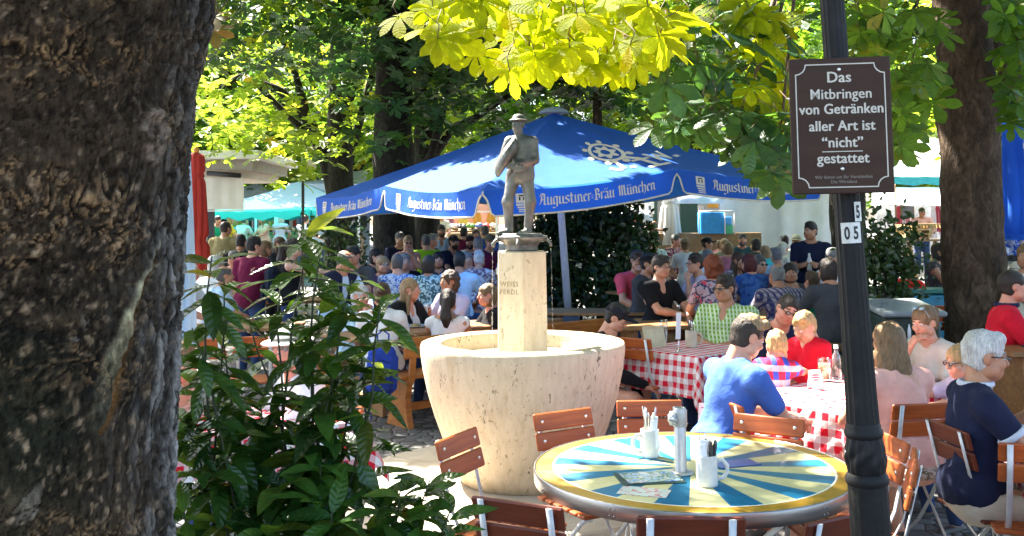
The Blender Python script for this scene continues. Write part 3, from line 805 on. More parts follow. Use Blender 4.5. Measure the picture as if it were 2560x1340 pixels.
tree('broad chestnut whose crown spreads above the right half of the parasol', (6.15, 17.6, gz(17.6)), .3, (3.6, 17.4, 6.6), (4.6, 4.6, 3.4), 4600, .21, L_MID, BARK_DARK, 25, clusters=70,
     fork=[(seg((2150, 420, 19), (1900, 380, 18.4), (1700, 450, 17.6), (1580, 430, 17.2)), [.16, .12, .07, .03])])
tree('chestnut with yellow flecked crown beyond the brown trunk on the right', (10.5, 17, gz(17)), .3, (8.6, 16.0, 6.6), (4.2, 4.6, 3.6), 5200, .21, L_MID, BARK_DARK, 26, clusters=60)
tree('chestnut shading the tables from the left, its trunk out of view', (-7.4, 9.0, 0), .3, (-4.4, 10.2, 7.2), (4.6, 4.6, 1.9), 4600, .21, L_OVER, BARK_DARK, 27, tpl=TPL7M, clusters=80, sig=.62)
tree('chestnut overhead whose crown fills the gap above the tables', (7.6, 3.2, 0), .3, (3.4, 6.4, 7.6), (4.8, 4.6, 1.6), 5200, .21, L_OVER, BARK_DARK, 28, tpl=TPL7M, clusters=90, sig=.62)
tree('middle chestnut crown spreading over the parasol and benches', (-9.5, 15, gz(15)), .3, (-.5, 11.5, 8.6), (4.4, 4.0, 1.7), 3800, .21, L_OVER, BARK_DARK, 29, tpl=TPL7M, clusters=80, sig=.62)
# sunlit trees farther off
far = [(-16.5, 33, 'pale lime crown behind the kiosk roof, farthest left'), (-11.0, 37, 'lime green tree over the teal market roofs'), (-5.5, 34, 'bright tree glimpsed between the two dark trunks'),
       (0.5, 38, 'bright tree behind the top of the parasol'), (6.5, 35, 'bright green tree behind the notice board'), (12.0, 40, 'pale feathery tree above the white awning on the right'), (17.5, 34, 'bright tree at the far right edge'), (-22, 42, 'tall lime tree at the back left'), (23, 44, 'tall lime tree at the back right')]
for i, (x, y, lab) in enumerate(far):
    tree(lab, (x, y, gz(y)), .28, (x, y, 6.4), (4.0, 3.0, 4.6), 4200, .34, L_LIME_LIT if i % 2 == 0 else L_MID, BARK_DARK, 60 + i, limbs=6, clusters=60, sig=.7, group='sunlit trees beyond the market', cull=False)

for i, lab in enumerate(('leftmost', 'left', 'middle', 'right', 'rightmost')):
    x = -24 + 12 * i
    tree('tall mid green tree in the farthest row, %s of five' % lab, (x, 54 + (i % 2) * 4, gz(54)), .4, (x, 55, 9.5), (6.6, 3, 8.2), 3000, .62, L_MID, BARK_DARK, 80 + i, limbs=3, clusters=90, sig=.9, group='farthest row of trees', cull=False)
# ------------------------------------------------------------------ hanging chestnut sprays close to the lens
def spray(label, spots, D0, D1, n, size, mat, seed, twigs, cat='branch', tpl=TPL7N, sun=False):
    r = random.Random(seed); t = thing('chestnut_branch', label, cat, P(*twigs[0][0]))
    O = Vector(t.location); tw = MB()
    for line in twigs:
        pts = [P(*p) - O for p in line]; k = len(pts)
        MB().tube(pts, [.012 - .009 * i / (k - 1) for i in range(k)], 6).build('twig', pm('twig', (.10, .055, .03), .8), t)
    pos, nr, fw = [], [], []
    for i in range(n):
        (x, y, sx, sy) = r.choice(spots)
        p = P(r.gauss(x, sx), r.gauss(y, sy), r.uniform(D0, D1)); pos.append(p - O)
        nr.append((r.gauss(0, .45), r.gauss(-.75 if sun else -.45, .4), r.gauss(.75, .3)))
        fw.append((r.gauss(0, .7), r.gauss(-.2, .4), r.gauss(-.8, .4)))
        q = p - O
        tw.tube([q, q + Vector((r.gauss(0, .02), .03, .06)), q + Vector((r.gauss(0, .04), .08, .12))], .0022, 4)
    tag(tw.build('leaf_stalks', pm('twig', (.10, .055, .03), .8), t), kind='stuff')
    ln = leaves('foliage', np.array([tuple(p) for p in pos]), size, mat, t, tpl, np.array(nr), np.array(fw), seed)
    return t
spray('low hanging chestnut branch of glowing yellow green leaves above the parasol',
      [(1110, 60, 35, 40), (1180, 95, 40, 40), (1290, 150, 26, 12), (1365, 140, 26, 14), (1480, 150, 24, 14), (1575, 145, 28, 16), (1230, 40, 60, 35), (1370, 60, 60, 45), (1480, 60, 60, 45), (1600, 50, 50, 40), (1640, 110, 26, 20), (1420, 100, 60, 35), (1560, 100, 40, 30), (1130, 10, 50, 25), (1300, 5, 70, 25), (1500, 0, 80, 25)],
      3.7, 4.7, 140, .126, L_YEL_LIT, 501, [((1300, -120, 4.6), (1325, 20, 4.3), (1328, 70, 4.2), (1322, 120, 4.1)), ((1520, -140, 4.6), (1545, 10, 4.2), (1560, 80, 4.1), (1568, 150, 3.9)), ((1100, -150, 4.8), (1150, 0, 4.4), (1180, 90, 4.2))], sun=True)
spray('drooping green chestnut branch left of the notice board, one leaf over the parasol lettering',
      [(1700, 200, 40, 30), (1680, 300, 28, 26), (1760, 270, 40, 30), (1820, 200, 50, 40), (1880, 300, 40, 30), (1780, 110, 60, 45), (1900, 130, 50, 50), (1920, 370, 24, 14), (1850, 350, 26, 16), (1935, 435, 10, 5), (1960, 280, 30, 50), (1740, 315, 30, 12), (1950, 60, 50, 40), (1830, 30, 70, 30)],
      4.6, 6.0, 150, .155, leaf_mat('leaf_deep_green_near', (.030, .085, .035), (.11, .25, .025), .4, .45, spec=.5, vein=9), 502, [((1980, -100, 5.6), (1930, 120, 5.4), (1850, 240, 5.2), (1740, 320, 5)), ((1990, -60, 5.6), (1960, 250, 5.2), (1938, 430, 5.0)), ((1800, -120, 5.6), (1820, 60, 5.4), (1800, 180, 5.2))], tpl=TPL6N)
spray('lit chestnut leaves mixed into the branch beside the notice board',
      [(1885, 215, 26, 14), (1800, 60, 70, 40), (1890, 80, 50, 40), (1700, 40, 40, 30), (1950, 180, 30, 60)], 4.6, 5.8, 34, .17, L_YEL_LIT, 503, [((1960, -80, 5.4), (1900, 100, 5.2), (1885, 200, 5.0))], tpl=TPL6N, sun=True)
spray('chestnut branch hanging between the notice board and the brown trunk',
      [(2270, 100, 34, 60), (2285, 200, 28, 40), (2235, 30, 50, 30), (2310, 50, 26, 30), (2250, 330, 16, 30), (2260, 250, 24, 30), (2170, 60, 40, 40), (2190, 100, 24, 20)], 6.6, 8.5, 120, .18, leaf_mat('leaf_mid_near', (.05, .125, .022), (.30, .48, .02), .45, .55, yellow=.5, vein=9), 504, [((2300, -100, 8), (2290, 100, 7.6), (2255, 320, 7.2))], tpl=TPL6N)
spray('chestnut branch at the top right corner, right of the brown trunk',
      [(2548, 60, 28, 60), (2552, 180, 22, 50), (2528, 260, 10, 24), (2535, 20, 30, 30)], 7.5, 9.0, 80, .18, L_MID, 505, [((2560, -120, 8.5), (2545, 80, 8.2), (2520, 260, 8))], tpl=TPL6N)
spray('few curled leaves with rusty edges hanging beside the huge trunk', [(530, 90, 10, 25), (520, 60, 12, 10)], 3.2, 3.5, 4, .10, leaf_mat('leaf_rusty', (.14, .10, .03), (.30, .25, .05)), 506, [((540, -60, 3.4), (530, 60, 3.35))])
# ------------------------------------------------------------------ folding garden chairs
CHW = wood('chair_slat', (.26, .052, .010), (.42, .10, .019), .45, (3, 40, 40), .12)
CHW2 = wood('chair_slat_dark', (.085, .014, .005), (.14, .026, .008), .45, (3, 40, 40), .12)
STEEL = pm('chair_steel', (.52, .53, .53), .45, .25, .15, 20, .1)
BOLT = pm('bolt', (.75, .74, .7), .3, .9)
def make_chair(label, slat):
    t = thing('folding_chair', label, 'chair')
    B = Vector((0, -.245, .86)); D = Vector((0, .055, -.21)).normalized()
    ax = Vector((0, D.z, -D.y))                               # outward normal of the back
    R = Matrix((Vector((1, 0, 0)), ax, D)).transposed()
    W = .36
    for k, s in enumerate((.045, .142)):
        m = MB(); c = B + D * s - ax * .0
        m.box(c, (W, .018, .088), R, 0, .006); sl = m.build('back_slat', slat, t)
        bm = MB()
        for x in (-1, 1): bm.ball(c + Vector((x * (W / 2 - .045), 0, 0)) - ax * .010, (.010, .005, .010), 8, 5)
        bm.build('bolt', BOLT, sl)
    side = {}
    for x in (-1, 1):
        xx = x * (W / 2 - .045); m = MB()
        pts = [(xx, -.262, .855), (xx, -.225, .70), (xx, -.19, .56), (xx, -.13, .44), (xx * 1.02, -.03, .30), (xx * 1.04, .10, .15), (xx * 1.05, .215, .06), (xx * 1.05, .26, .0)]
        m.tube(pts, [.013] * 8, 8, flat=(.33, Vector((0, 1, 0)))); m.build('leg', STEEL, t)
        m = MB(); xi = x * (W / 2 - .02)
        pts = [(xi, .20, .445), (xi, .15, .41), (xi, .05, .31), (xi, -.06, .20), (xi, -.16, .09), (xi, -.24, .03), (xi, -.28, .0)]
        m.tube(pts, [.0125] * 7, 8, flat=(.33, Vector((1, 0, 0)))); m.build('leg', STEEL, t)
    m = MB()
    m.tube([(-W / 2 + .03, .255, .01), (W / 2 - .03, .255, .01)], .006, 6); m.tube([(-W / 2 + .02, -.16, .09), (W / 2 - .02, -.16, .09)], .006, 6)
    m.tube([(-W / 2 + .05, -.14, .455), (W / 2 - .05, -.14, .455)], .007, 6)
    for x in (-1, 1): m.bar((x * (W / 2 - .03), -.17, .440), (x * (W / 2 - .03), .22, .440), .02, .012)
    m.build('stretcher', STEEL, t)
    m = MB()
    for i in range(6): m.box((0, -.16 + i * .072, .456), (W + .03, .058, .018), None, 0, .005)
    m.build('seat', slat, t)
    return t
_ch = {}
def chair_at(px, py, D, face, label, kind=0, z=None, group='slatted folding chairs of the beer garden'):
    """face: direction the sitter looks, as (x, y) in the world"""
    p = P(px, py, D); rz = math.atan2(-face[0], face[1])
    x = p.x + math.sin(-rz) * .245; y = p.y + math.cos(-rz) * .245      # origin is the seat centre, the back stands behind it
    loc = (x, y, gz(y) if z is None else z)
    if kind not in _ch:
        t = make_chair(label, (CHW, CHW2)[kind]); _ch[kind] = t; t.location = loc; t.rotation_euler = (0, 0, rz); t['group'] = group; return t
    return dup(_ch[kind], loc, rz, label, group)
chair_at(1405, 1015, 5.05, (.50, -.85), 'folding chair with reddish slats facing us in front of the stone bowl')
chair_at(1622, 992, 5.32, (.02, -1), 'folding chair facing us behind the mug of forks, between bowl and checked table')
chair_at(1922, 1018, 4.86, (-.55, -.83), 'folding chair facing us across the round table, before the man in blue')
chair_at(1140, 1076, 4.52, (.88, -.47), 'folding chair seen side on, left of the round table on the plinth edge')
chair_at(1290, 1238, 3.43, (.45, .89), 'dark folding chair turned away at the lower left of the round table', 1)
chair_at(1727, 1279, 3.24, (.07, 1), 'dark folding chair with its back to us at the front of the round table', 1)
chair_at(2112, 1276, 3.24, (-.5, .86), 'folding chair partly hidden by the foot of the black lamp post', 1)
chair_at(2226, 1092, 4.42, (-1, -.08), 'folding chair with sunlit orange slats just right of the lamp post')
chair_at(2290, 1135, 4.02, (-.93, .36), 'folding chair seen edge on, below the woman in pink')
CH_PINK = chair_at(2312, 1000, 5.15, (-.12, 1), 'folding chair that the woman in the pink dress sits on')
CH_NAVY = chair_at(2362, 1000, 4.62, (1, .12), 'folding chair that the grey haired man in the navy polo sits on', 1)
chair_at(2610, 1092, 4.2, (.3, .95), 'folding chair cut by the right edge of the view')
chair_at(1580, 856, 8.0, (.62, .78), 'folding chair between the stone bowl and the far checked table')
chair_at(1812, 985, 5.28, (.95, .3), 'folding chair that the man in the blue shirt sits on')
chair_at(905, 975, 5.62, (-.95, -.25), 'folding chair with bright slats behind the man in the white hat')
chair_at(515, 850, 8.2, (.3, .95), 'folding chair seen through the laurel beside the pale blue parasol')
chair_at(635, 852, 8.3, (-.2, .97), 'folding chair seen through the laurel under the maroon shirted man')
chair_at(530, 905, 6.6, (.9, .3), 'orange folding chair glimpsed low behind the laurel')
chair_at(2358, 752, 10.4, (-.2, 1), 'folding chair leaning beside the dark green counter, taller of two')
chair_at(2396, 790, 9.7, (-.3, .95), 'folding chair beside the brown trunk, lower of two')

# ------------------------------------------------------------------ round sunburst table
TX, TY, TZ = .785, 4.33, .75
def sunburst():
    n = NT('sunburst_top'); v = n.coord(); sx = n.n('ShaderNodeSeparateXYZ'); n.l(v, sx.inputs[0])
    r = n.math('SQRT', n.math('ADD', n.math('MULTIPLY', sx.outputs[0], sx.outputs[0]), n.math('MULTIPLY', sx.outputs[1], sx.outputs[1])))
    a = n.math('ARCTAN2', sx.outputs[1], sx.outputs[0])
    f = n.math('FRACT', n.math('ADD', n.math('MULTIPLY', a, 13 / (2 * PI)), .12 + 7))
    ray_ = n.math('LESS_THAN', f, .46)
    blue = n.mix(n.noise(v, 4, 3), (.006, .10, .20), (.012, .16, .28))
    cream = n.mix(n.noise(v, 5, 3), (.45, .43, .21), (.55, .52, .29))
    c = n.mix(n.math('MULTIPLY', ray_, n.math('GREATER_THAN', r, .09)), cream, blue)
    line = n.math('LESS_THAN', n.math('ABSOLUTE', n.math('SUBTRACT', r, .612)), .004)
    c = n.mix(n.math('GREATER_THAN', r, .612), c, n.mix(n.noise(v, 6, 3), (.28, .16, .018), (.40, .24, .03)))
    c = n.mix(line, c, (.75, .75, .65))
    wear = n.ramp(n.noise(v, 18, 5, .65), [(.3, (.82,) * 3), (.6, (1.03,) * 3)])
    c = n.mix(1.0, c, wear, 'MULTIPLY')
    n.set(Base_Color=c, Roughness=n.ramp(n.noise(v, 9, 5), [(.3, (.32,) * 3), (.7, (.5,) * 3)]), Specular_IOR_Level=.28)
    n.bump(n.noise(v, 120, 3), .05, .002); return n.m
table = thing('round_table', 'round table with a blue and cream sunburst top and metal edge', 'table', (TX, TY, 0))
MB().lathe([(.001, TZ), (.686, TZ), (.690, TZ - .004), (.690, TZ - .03), (.001, TZ - .032)], 96, cap=False).build('tabletop', sunburst(), table)
edge_m = NT('aluminium_edge'); ve = edge_m.coord((1, 1, 14))
edge_m.set(Base_Color=(.34, .33, .32), Metallic=.95, Roughness=edge_m.math('ADD', edge_m.math('MULTIPLY', edge_m.noise(edge_m.coord(), 7, 4), .3), .18)); edge_m.bump(edge_m.noise(ve, 40, 3), .15, .003)
rv = MB().lathe([(.6925, TZ - .062), (.699, TZ - .060), (.701, TZ - .004), (.698, TZ + .0015), (.692, TZ + .0015), (.6915, TZ - .004)], 96, cap=False)
for k in range(10):
    for dz in (-.02, -.045):
        a = 2 * PI * k / 10 + .3; rv.ball((.7015 * math.cos(a), .7015 * math.sin(a), TZ + dz), .004, 6, 4); a += .03; rv.ball((.7015 * math.cos(a), .7015 * math.sin(a), TZ + dz), .004, 6, 4)
edge = rv.build('metal_edge', edge_m.m, table)
WHT = pm('white_steel', (.72, .71, .66), .4, .0, .12, 14, .1)
for k in range(4):
    a = PI / 4 + k * PI / 2 + .2; d = Vector((math.cos(a), math.sin(a), 0)); m = MB()
    m.tube([d * .50 + Vector((0, 0, .715)), d * .44 + Vector((0, 0, .60)), d * .30 + Vector((0, 0, .46)), d * .10 + Vector((0, 0, .36)), d * -.14 + Vector((0, 0, .24)), d * -.36 + Vector((0, 0, .08)), d * -.46 + Vector((0, 0, .0))], .014, 8)
    m.build('leg', WHT, table)
MB().lathe([(.4, .69), (.52, .69), (.52, .715), (.4, .715)], 40, cap=False).build('apron', WHT, table)

# ---- things on the round table
CERAM = pm('stoneware', (.62, .62, .58), .28, 0, .1, 12, .06)
def mug(px, py, label, hdir, s=1.0, z=TZ, body=CERAM, D=None):
    p = G(px, py, z) if D is None else P(px, py, D)
    t = thing('beer_mug', label, 'mug', (p.x, p.y, z + .0008))
    m = MB(); r = .043 * s; h = .125 * s
    m.lathe([(.001, .004), (r * .95, 0), (r * 1.02, .006), (r, .02), (r, h * .86), (r * .97, h * .9), (r * 1.0, h * .97), (r * .97, h), (r * .88, h), (r * .88, .02), (.001, .016)], 28, cap=False)
    m.build('body', body, t)
    d = Vector((hdir[0], hdir[1], 0)).normalized(); m = MB()
    pts = [d * (r * .96) + Vector((0, 0, h * .8)), d * (r + .022 * s) + Vector((0, 0, h * .82)), d * (r + .042 * s) + Vector((0, 0, h * .64)), d * (r + .042 * s) + Vector((0, 0, h * .42)), d * (r + .024 * s) + Vector((0, 0, h * .24)), d * (r * .96) + Vector((0, 0, h * .2))]
    m.tube(pts, [.009 * s] * 6, 8); m.build('handle', body, t); return t
mugA = mug(1625, 1142, 'white stoneware mug holding pale cutlery and napkins, handle to the left', (-.95, -.3))
mugB = mug(1768, 1214, 'white stoneware mug holding dark handled knives, handle to the right', (1, .05))
KN_S = pm('cutlery_steel', (.7, .7, .7), .2, .95, .1, 30, .02); KN_D = pm('cutlery_dark', (.10, .10, .11), .3, .7); KN_W = pm('cutlery_pale', (.74, .71, .62), .35, .0)
def cutlery(name, label, mat, group):
    m = MB(); m.tube([(0, 0, .012), (0, 0, .10)], .0028, 6); m.tube([(0, 0, .10), (0, 0, .14), (0, 0, .185), (0, 0, .205), (0, 0, .21)], [.004, .0075, .009, .007, .002], 8, flat=(.35, Vector((0, 1, 0))))
    return tag(m.build(name, mat), label, 'cutlery', group)
def fill(mg, n, seed, mats, label, group, h=1.0):
    r = random.Random(seed); protos = {}
    for i in range(n):
        mt = mats[i % len(mats)]
        if mt.name not in protos: o = cutlery('fork', label, mt, group); protos[mt.name] = o
        else: o = protos[mt.name].copy(); COL.objects.link(o)
        a = 2 * PI * i / n + r.uniform(-.3, .3); rr = r.uniform(.008, .022)
        o.location = Vector(mg.location) + Vector((rr * math.cos(a), rr * math.sin(a), .012))
        tilt = r.uniform(.06, .16); o.rotation_euler = (-math.sin(a) * tilt, math.cos(a) * tilt, a + r.uniform(-1, 1)); s = r.uniform(.9, 1.05) * h; o.scale = (1, 1, s)
fill(mugA, 11, 5, [KN_S, KN_W, KN_S], 'pale handled cutlery standing in the left stoneware mug', 'cutlery in the left mug')
fill(mugB, 7, 6, [KN_D, KN_S], 'dark cutlery standing in the right stoneware mug', 'cutlery in the right mug', .92)
NAP = pm('paper_napkin', (.80, .80, .80), .9, 0, .05, 20, .2)
for mg, lab, off in ((mugA, 'white paper napkin tucked in the left stoneware mug', (.012, -.022)), (mugB, 'white paper napkin tucked in the right stoneware mug', (-.022, -.016))):
    m = MB(); m.box((0, 0, .095), (.034, .012, .15), Matrix.Rotation(.12, 3, 'Y'), 0, .003); m.box((.01, -.01, .088), (.026, .01, .135), Matrix.Rotation(-.15, 3, 'Y'), 0, .003)
    tag(m.build('napkin', NAP, None, Vector(mg.location) + Vector((off[0], off[1], .02))), lab, 'napkin')
# grey parasol post with a star knob
pp = G(1702, 1182, TZ); post = thing('parasol_holder', 'grey steel tube with a star knob rising through the round table', 'parasol holder', (pp.x, pp.y, 0))
GREY = pm('galvanised', (.42, .43, .43), .4, .6, .12, 20, .1)
m = MB(); m.lathe([(.026, .01), (.026, TZ + .275), (.024, TZ + .28), (.021, TZ + .28), (.021, TZ + .12)], 24, cap=False); m.build('tube', GREY, post)
m = MB(); m.lathe([(.22, .0), (.22, .035), (.19, .05), (.03, .055)], 32, cap=True); m.build('foot', GREY, post)
m = MB(); m.lathe([(.001, -.008), (.026, -.008), (.029, 0), (.026, .010), (.012, .012), (.010, .018), (.001, .018)], 40, lobes=lambda a, z: 1 + .13 * math.cos(7 * a), cap=False)
km = m.mesh('knob', GREY); km.transform(Matrix.Translation((-.034, -.012, TZ + .235)) @ Matrix.Rotation(math.radians(-70), 4, 'Z') @ Matrix.Rotation(math.radians(90), 4, 'X')); link('knob', km, post)
m = MB(); m.lathe([(.030, TZ + .20), (.031, TZ + .205), (.031, TZ + .268), (.030, TZ + .272)], 24, cap=False); m.build('collar', GREY, post)
m = MB(); m.lathe([(.055, TZ + .002), (.055, TZ + .006), (.028, TZ + .010)], 24, cap=False); m.build('table_ring', GREY, post)
# menus
def flyer(cols, name, seed):
    n = NT(name); v = n.coord(); vo = n.n('ShaderNodeTexVoronoi'); vo.inputs['Scale'].default_value = 26; n.l(v, vo.inputs['Vector'])
    w2 = n.noise(v, 14, 4, .6, 1.5); c = n.ramp(n.math('ADD', n.math('MULTIPLY', vo.outputs['Distance'], .5), n.math('MULTIPLY', w2, .7)), cols)
    n.set(Base_Color=c, Roughness=.25); return n.m
def sheet_at(name, px, py, w_, d_, yaw, z, mat, label, cat, th=.002):
    p = G(px, py, z); m = MB(); m.box((0, 0, th / 2), (w_, d_, th), None, 0, .0006)
    o = m.build(name, mat, None, (p.x, p.y, z)); o.rotation_euler = (0, 0, yaw); return tag(o, label, cat)
FLY = flyer([(.15, (.02, .07, .25)), (.35, (.05, .16, .45)), (.5, (.35, .5, .7)), (.6, (.10, .22, .10)), (.7, (.6, .6, .62)), (.85, (.05, .1, .3))], 'picture_flyer', 1)
FLY2 = flyer([(.3, (.45, .52, .50)), (.62, (.55, .60, .55)), (.7, (.5, .12, .14)), (.78, (.6, .65, .6))], 'printed_sheet', 2)
DARKG = pm('menu_cover', (.03, .06, .05), .35); DBLU = pm('menu_blue', (.03, .07, .22), .3)
sheet_at('menu', 1622, 1196, .27, .19, .12, TZ + .0012, DARKG, 'dark menu folder lying under the blue picture leaflet', 'menu', .004)
sheet_at('leaflet', 1626, 1192, .235, .165, .16, TZ + .0065, FLY, 'blue picture leaflet lying on a dark menu folder', 'leaflet', .0015)
sheet_at('printed_sheet', 1610, 1230, .20, .12, -.35, TZ + .0010, FLY2, 'pale printed sheet lying in front of the blue leaflet', 'paper')
sheet_at('menu', 1838, 1160, .20, .11, .30, TZ + .0012, DBLU, 'dark blue menu lying at the right of the parasol tube', 'menu', .004)

# ------------------------------------------------------------------ lamp post, notice board and number plates
IRON = NT('cast_iron'); vi = IRON.coord()
ci = IRON.ramp(IRON.noise(vi, 12, 6, .65), [(.3, (.006, .006, .0065)), (.6, (.012, .0117, .0117)), (.8, (.024, .022, .020))])
ci = IRON.mix(IRON.ramp(IRON.noise(IRON.coord((1, 1, 2.5)), 7, 4), [(.66, (0, 0, 0)), (.78, (.5, .5, .5))]), ci, (.045, .055, .015))
IRON.set(Base_Color=ci, Roughness=.55, Specular_IOR_Level=.22); IRON.bump(IRON.noise(vi, 55, 5, .65), .35, .006)
LD = 2.9
la, lb = P(2080, 0, LD), P(2178, 1340, LD); ldir = (la - lb).normalized()
lbase = lb - ldir * (lb.z / ldir.z)
lamp = thing('lamp_post', 'black fluted cast iron lamp post with ringed ornamental base', 'lamp post', lbase)
lamp.rotation_euler = Vector((0, 0, 1)).rotation_difference(ldir).to_euler()
def lz(py): return (P(2140, py, LD).z) / ldir.z
def flute(a, z): return 1 - .07 * (abs(math.sin(8 * a))) ** .5 + .04
m = MB(); m.lathe([(.0465, lz(1078)), (.044, lz(1000)), (.041, lz(800)), (.0375, lz(500)), (.0345, lz(0)), (.031, 3.6)], 128, lobes=flute, cap=False); m.build('shaft', IRON.m, lamp)
m = MB(); m.lathe([(.047, lz(1095)), (.054, lz(1090)), (.057, lz(1082)), (.054, lz(1074)), (.050, lz(1069)), (.0505, lz(1063)), (.046, lz(1056))], 48, cap=False); m.build('ring', IRON.m, lamp)
z0, z1 = lz(1185), lz(1092); m = MB()
m.lathe([(.050 + .007 * math.sin(PI * t), z0 + (z1 - z0) * t) for t in [i / 14 for i in range(15)]], 96, cap=False,
        lobes=lambda a, z: 1 + .07 * math.cos(6 * a + 2.2 * math.sin((z - z0) / (z1 - z0) * 2 * PI)) * math.sin(PI * min(1, max(0, (z - z0) / (z1 - z0)))) + .03 * math.cos(15 * a - 30 * z)); m.build('leaf_ornament', IRON.m, lamp)
m = MB(); m.lathe([(.055, lz(1212)), (.061, lz(1206)), (.063, lz(1197)), (.060, lz(1188)), (.056, lz(1183)), (.052, lz(1180))], 48, cap=False); m.build('ring', IRON.m, lamp)
m = MB(); m.lathe([(.13, 0), (.13, .10), (.10, .16), (.085, .22), (.068, .30), (.060, .42), (.0575, .8), (.0565, lz(1207))], 64, cap=False, lobes=lambda a, z: 1 + .012 * math.cos(16 * a)); m.build('base', IRON.m, lamp)
hd = MB(); hd.lathe([(.03, 3.6), (.06, 3.66), (.05, 3.72), (.16, 3.86), (.19, 4.25), (.10, 4.4), (.02, 4.5)], 8, smooth=False); hd.build('lantern', glass('lantern_glass', (.9, .9, .8), .25), lamp)

SD = 2.80
tl, tr, br_, bl = P(1970, 150, SD + .03), P(2223, 138, SD), P(2240, 483, SD), P(1985, 485, SD + .03)
ux = ((tr - tl) + (br_ - bl)).normalized(); cen = (tl + tr + br_ + bl) / 4
vz = ((tl - bl) + (tr - br_)).normalized(); vz = (vz - ux * vz.dot(ux)).normalized(); nz_ = ux.cross(vz)          # towards us
SW = ((tr - tl).length + (br_ - bl).length) / 2; SH = ((tl - bl).length + (tr - br_).length) / 2
SM = Matrix.Translation(cen) @ Matrix((ux, vz, nz_)).transposed().to_4x4()
board = thing('notice_board', 'brown wooden notice board lettered in cream, fixed to the lamp post', 'sign'); board.matrix_world = SM
bw = wood('sign_board', (.036, .016, .009), (.055, .026, .015), .8, (1.5, 14, 14), .1)
MB().box((0, 0, -.008), (SW, SH, .016), None, 0, .003).build('panel', bw, board)
CREAM = pm('sign_cream', (.56, .51, .42), .6, 0, .1, 60, .05)
def strip(loop, wd, z, m, mat=0):
    k = len(loop); vs = []
    for i in range(k):
        p0, p1, p2 = Vector(loop[i - 1]), Vector(loop[i]), Vector(loop[(i + 1) % k])
        d1, d2 = (p1 - p0).normalized(), (p2 - p1).normalized(); nn = Vector((-(d1 + d2).y, (d1 + d2).x)).normalized()
        sc = 1 / max(.5, nn.dot(Vector((-d1.y, d1.x))))
        vs += [(*(p1 + nn * wd / 2 * sc), z), (*(p1 - nn * wd / 2 * sc), z)]
    m.add(vs, [(2 * i, 2 * i + 1, (2 * ((i + 1) % k)) + 1, 2 * ((i + 1) % k)) for i in range(k)], mat)
hx, hy, cut = SW * .438, SH * .452, .029
loop = []
for (sx, sy, a0) in ((1, 1, 270), (-1, 1, 360), (-1, -1, 90), (1, -1, 180)):
    arc = [(sx * hx + cut * math.cos(math.radians(a0 - q)), sy * hy + cut * math.sin(math.radians(a0 - q))) for q in (0, 22, 45, 68, 90)]
    loop += arc
# order the four inward corner arcs so the outline runs once round
loop = []
for (sx, sy, st, en) in ((1, 1, 270, 180), (-1, 1, 360, 270), (-1, -1, 90, 0), (1, -1, 180, 90)):
    loop += [(sx * hx + cut * math.cos(math.radians(st + (en - st) * q)), sy * hy + cut * math.sin(math.radians(st + (en - st) * q))) for q in (0, .25, .5, .75, 1)]
m = MB(); strip(loop, .0034, .0006, m); m.build('border_line', CREAM, board)
LH = SH / 345
for txt, py, sz, sq in (('Das', 204, 38, 1.0), ('Mitbringen', 246, 36, .93), ('von Getränken', 284, 36, .90), ('aller Art ist', 327, 36, .92), ('“nicht”', 369, 36, .95), ('gestattet', 409, 36, .95)):
    for k, dx in enumerate((-.0006, .0006)): text_obj('lettering', txt, sz * LH * 1.02, CREAM, Matrix.Translation((dx + .001 * (1 if txt != 'Das' else -3), (314 - py) * LH, .0008 + .0003 * k)), board, .0004 if txt[0] != 'M' else .0001, .0004, 1.03, squash=sq)
m = MB(); m.box((0, (314 - 380) * LH, .0008), (.40 * SW, .0026, .0006)); m.build('underline', CREAM, board)
FAINT = pm('sign_faint', (.22, .19, .15), .7)
for txt, py in (('Wir bitten um Ihr Verständnis', 448), ('Die Wirtsleut', 460)):
    text_obj('lettering', txt, 11.5 * LH, FAINT, Matrix.Translation((.001, (314 - py) * LH, .0008)), board, .0001, .0003)
for py in (172, 424):
    m = MB(); m.ball((-.002, (314 - py) * LH, .001), (.006, .006, .004), 10, 6); m.build('bolt', BOLT, board)
PLATE = pm('number_plate', (.62, .61, .55), .35, 0, .12, 40, .05); INK = pm('black_ink', (.012, .012, .012), .5)
for txt, xo, py0, py1, lab, w_ in (('05', -.006, 556, 607, 'white plate with black figures 05, lower of two on the lamp post', .062), ('5', .022, 506, 554, 'white plate with a black figure 5, upper of two on the lamp post', .030)):
    c = P(2080 + 98 * ((py0 + py1) / 2) / 1340, (py0 + py1) / 2, LD); hgt = (py1 - py0) * LD / F_PX; t = thing('number_plate', lab, 'number plate', c); t.rotation_euler = lamp.rotation_euler
    R_ = .0405; a0 = (xo - w_ / 2) / R_; a1 = (xo + w_ / 2) / R_; rows = []
    for z in (-hgt / 2, hgt / 2): rows.append([(R_ * math.sin(a0 + (a1 - a0) * i / 12), -R_ * math.cos(a0 + (a1 - a0) * i / 12), z) for i in range(13)])
    m = MB(); m.sheet(rows); m.build('plate', PLATE, t)
    for i, chx in enumerate(txt):
        me = text_mesh(chx, .052, .0016, .0002); xs = (i - (len(txt) - 1) / 2) * .026 + xo - (.0 if len(txt) > 1 else .003)
        vv = np.zeros(len(me.vertices) * 3, np.float32); me.vertices.foreach_get('co', vv); vv = vv.reshape(-1, 3)
        ang = (vv[:, 0] * .62 + xs) / R_; rad = R_ + .0008 + vv[:, 2]
        nv = np.stack([rad * np.sin(ang), -rad * np.cos(ang), vv[:, 1] - .018], 1).astype(np.float32); me.vertices.foreach_set('co', nv.ravel()); me.materials.clear(); me.materials.append(INK); me.update()
        link('digit', me, t)

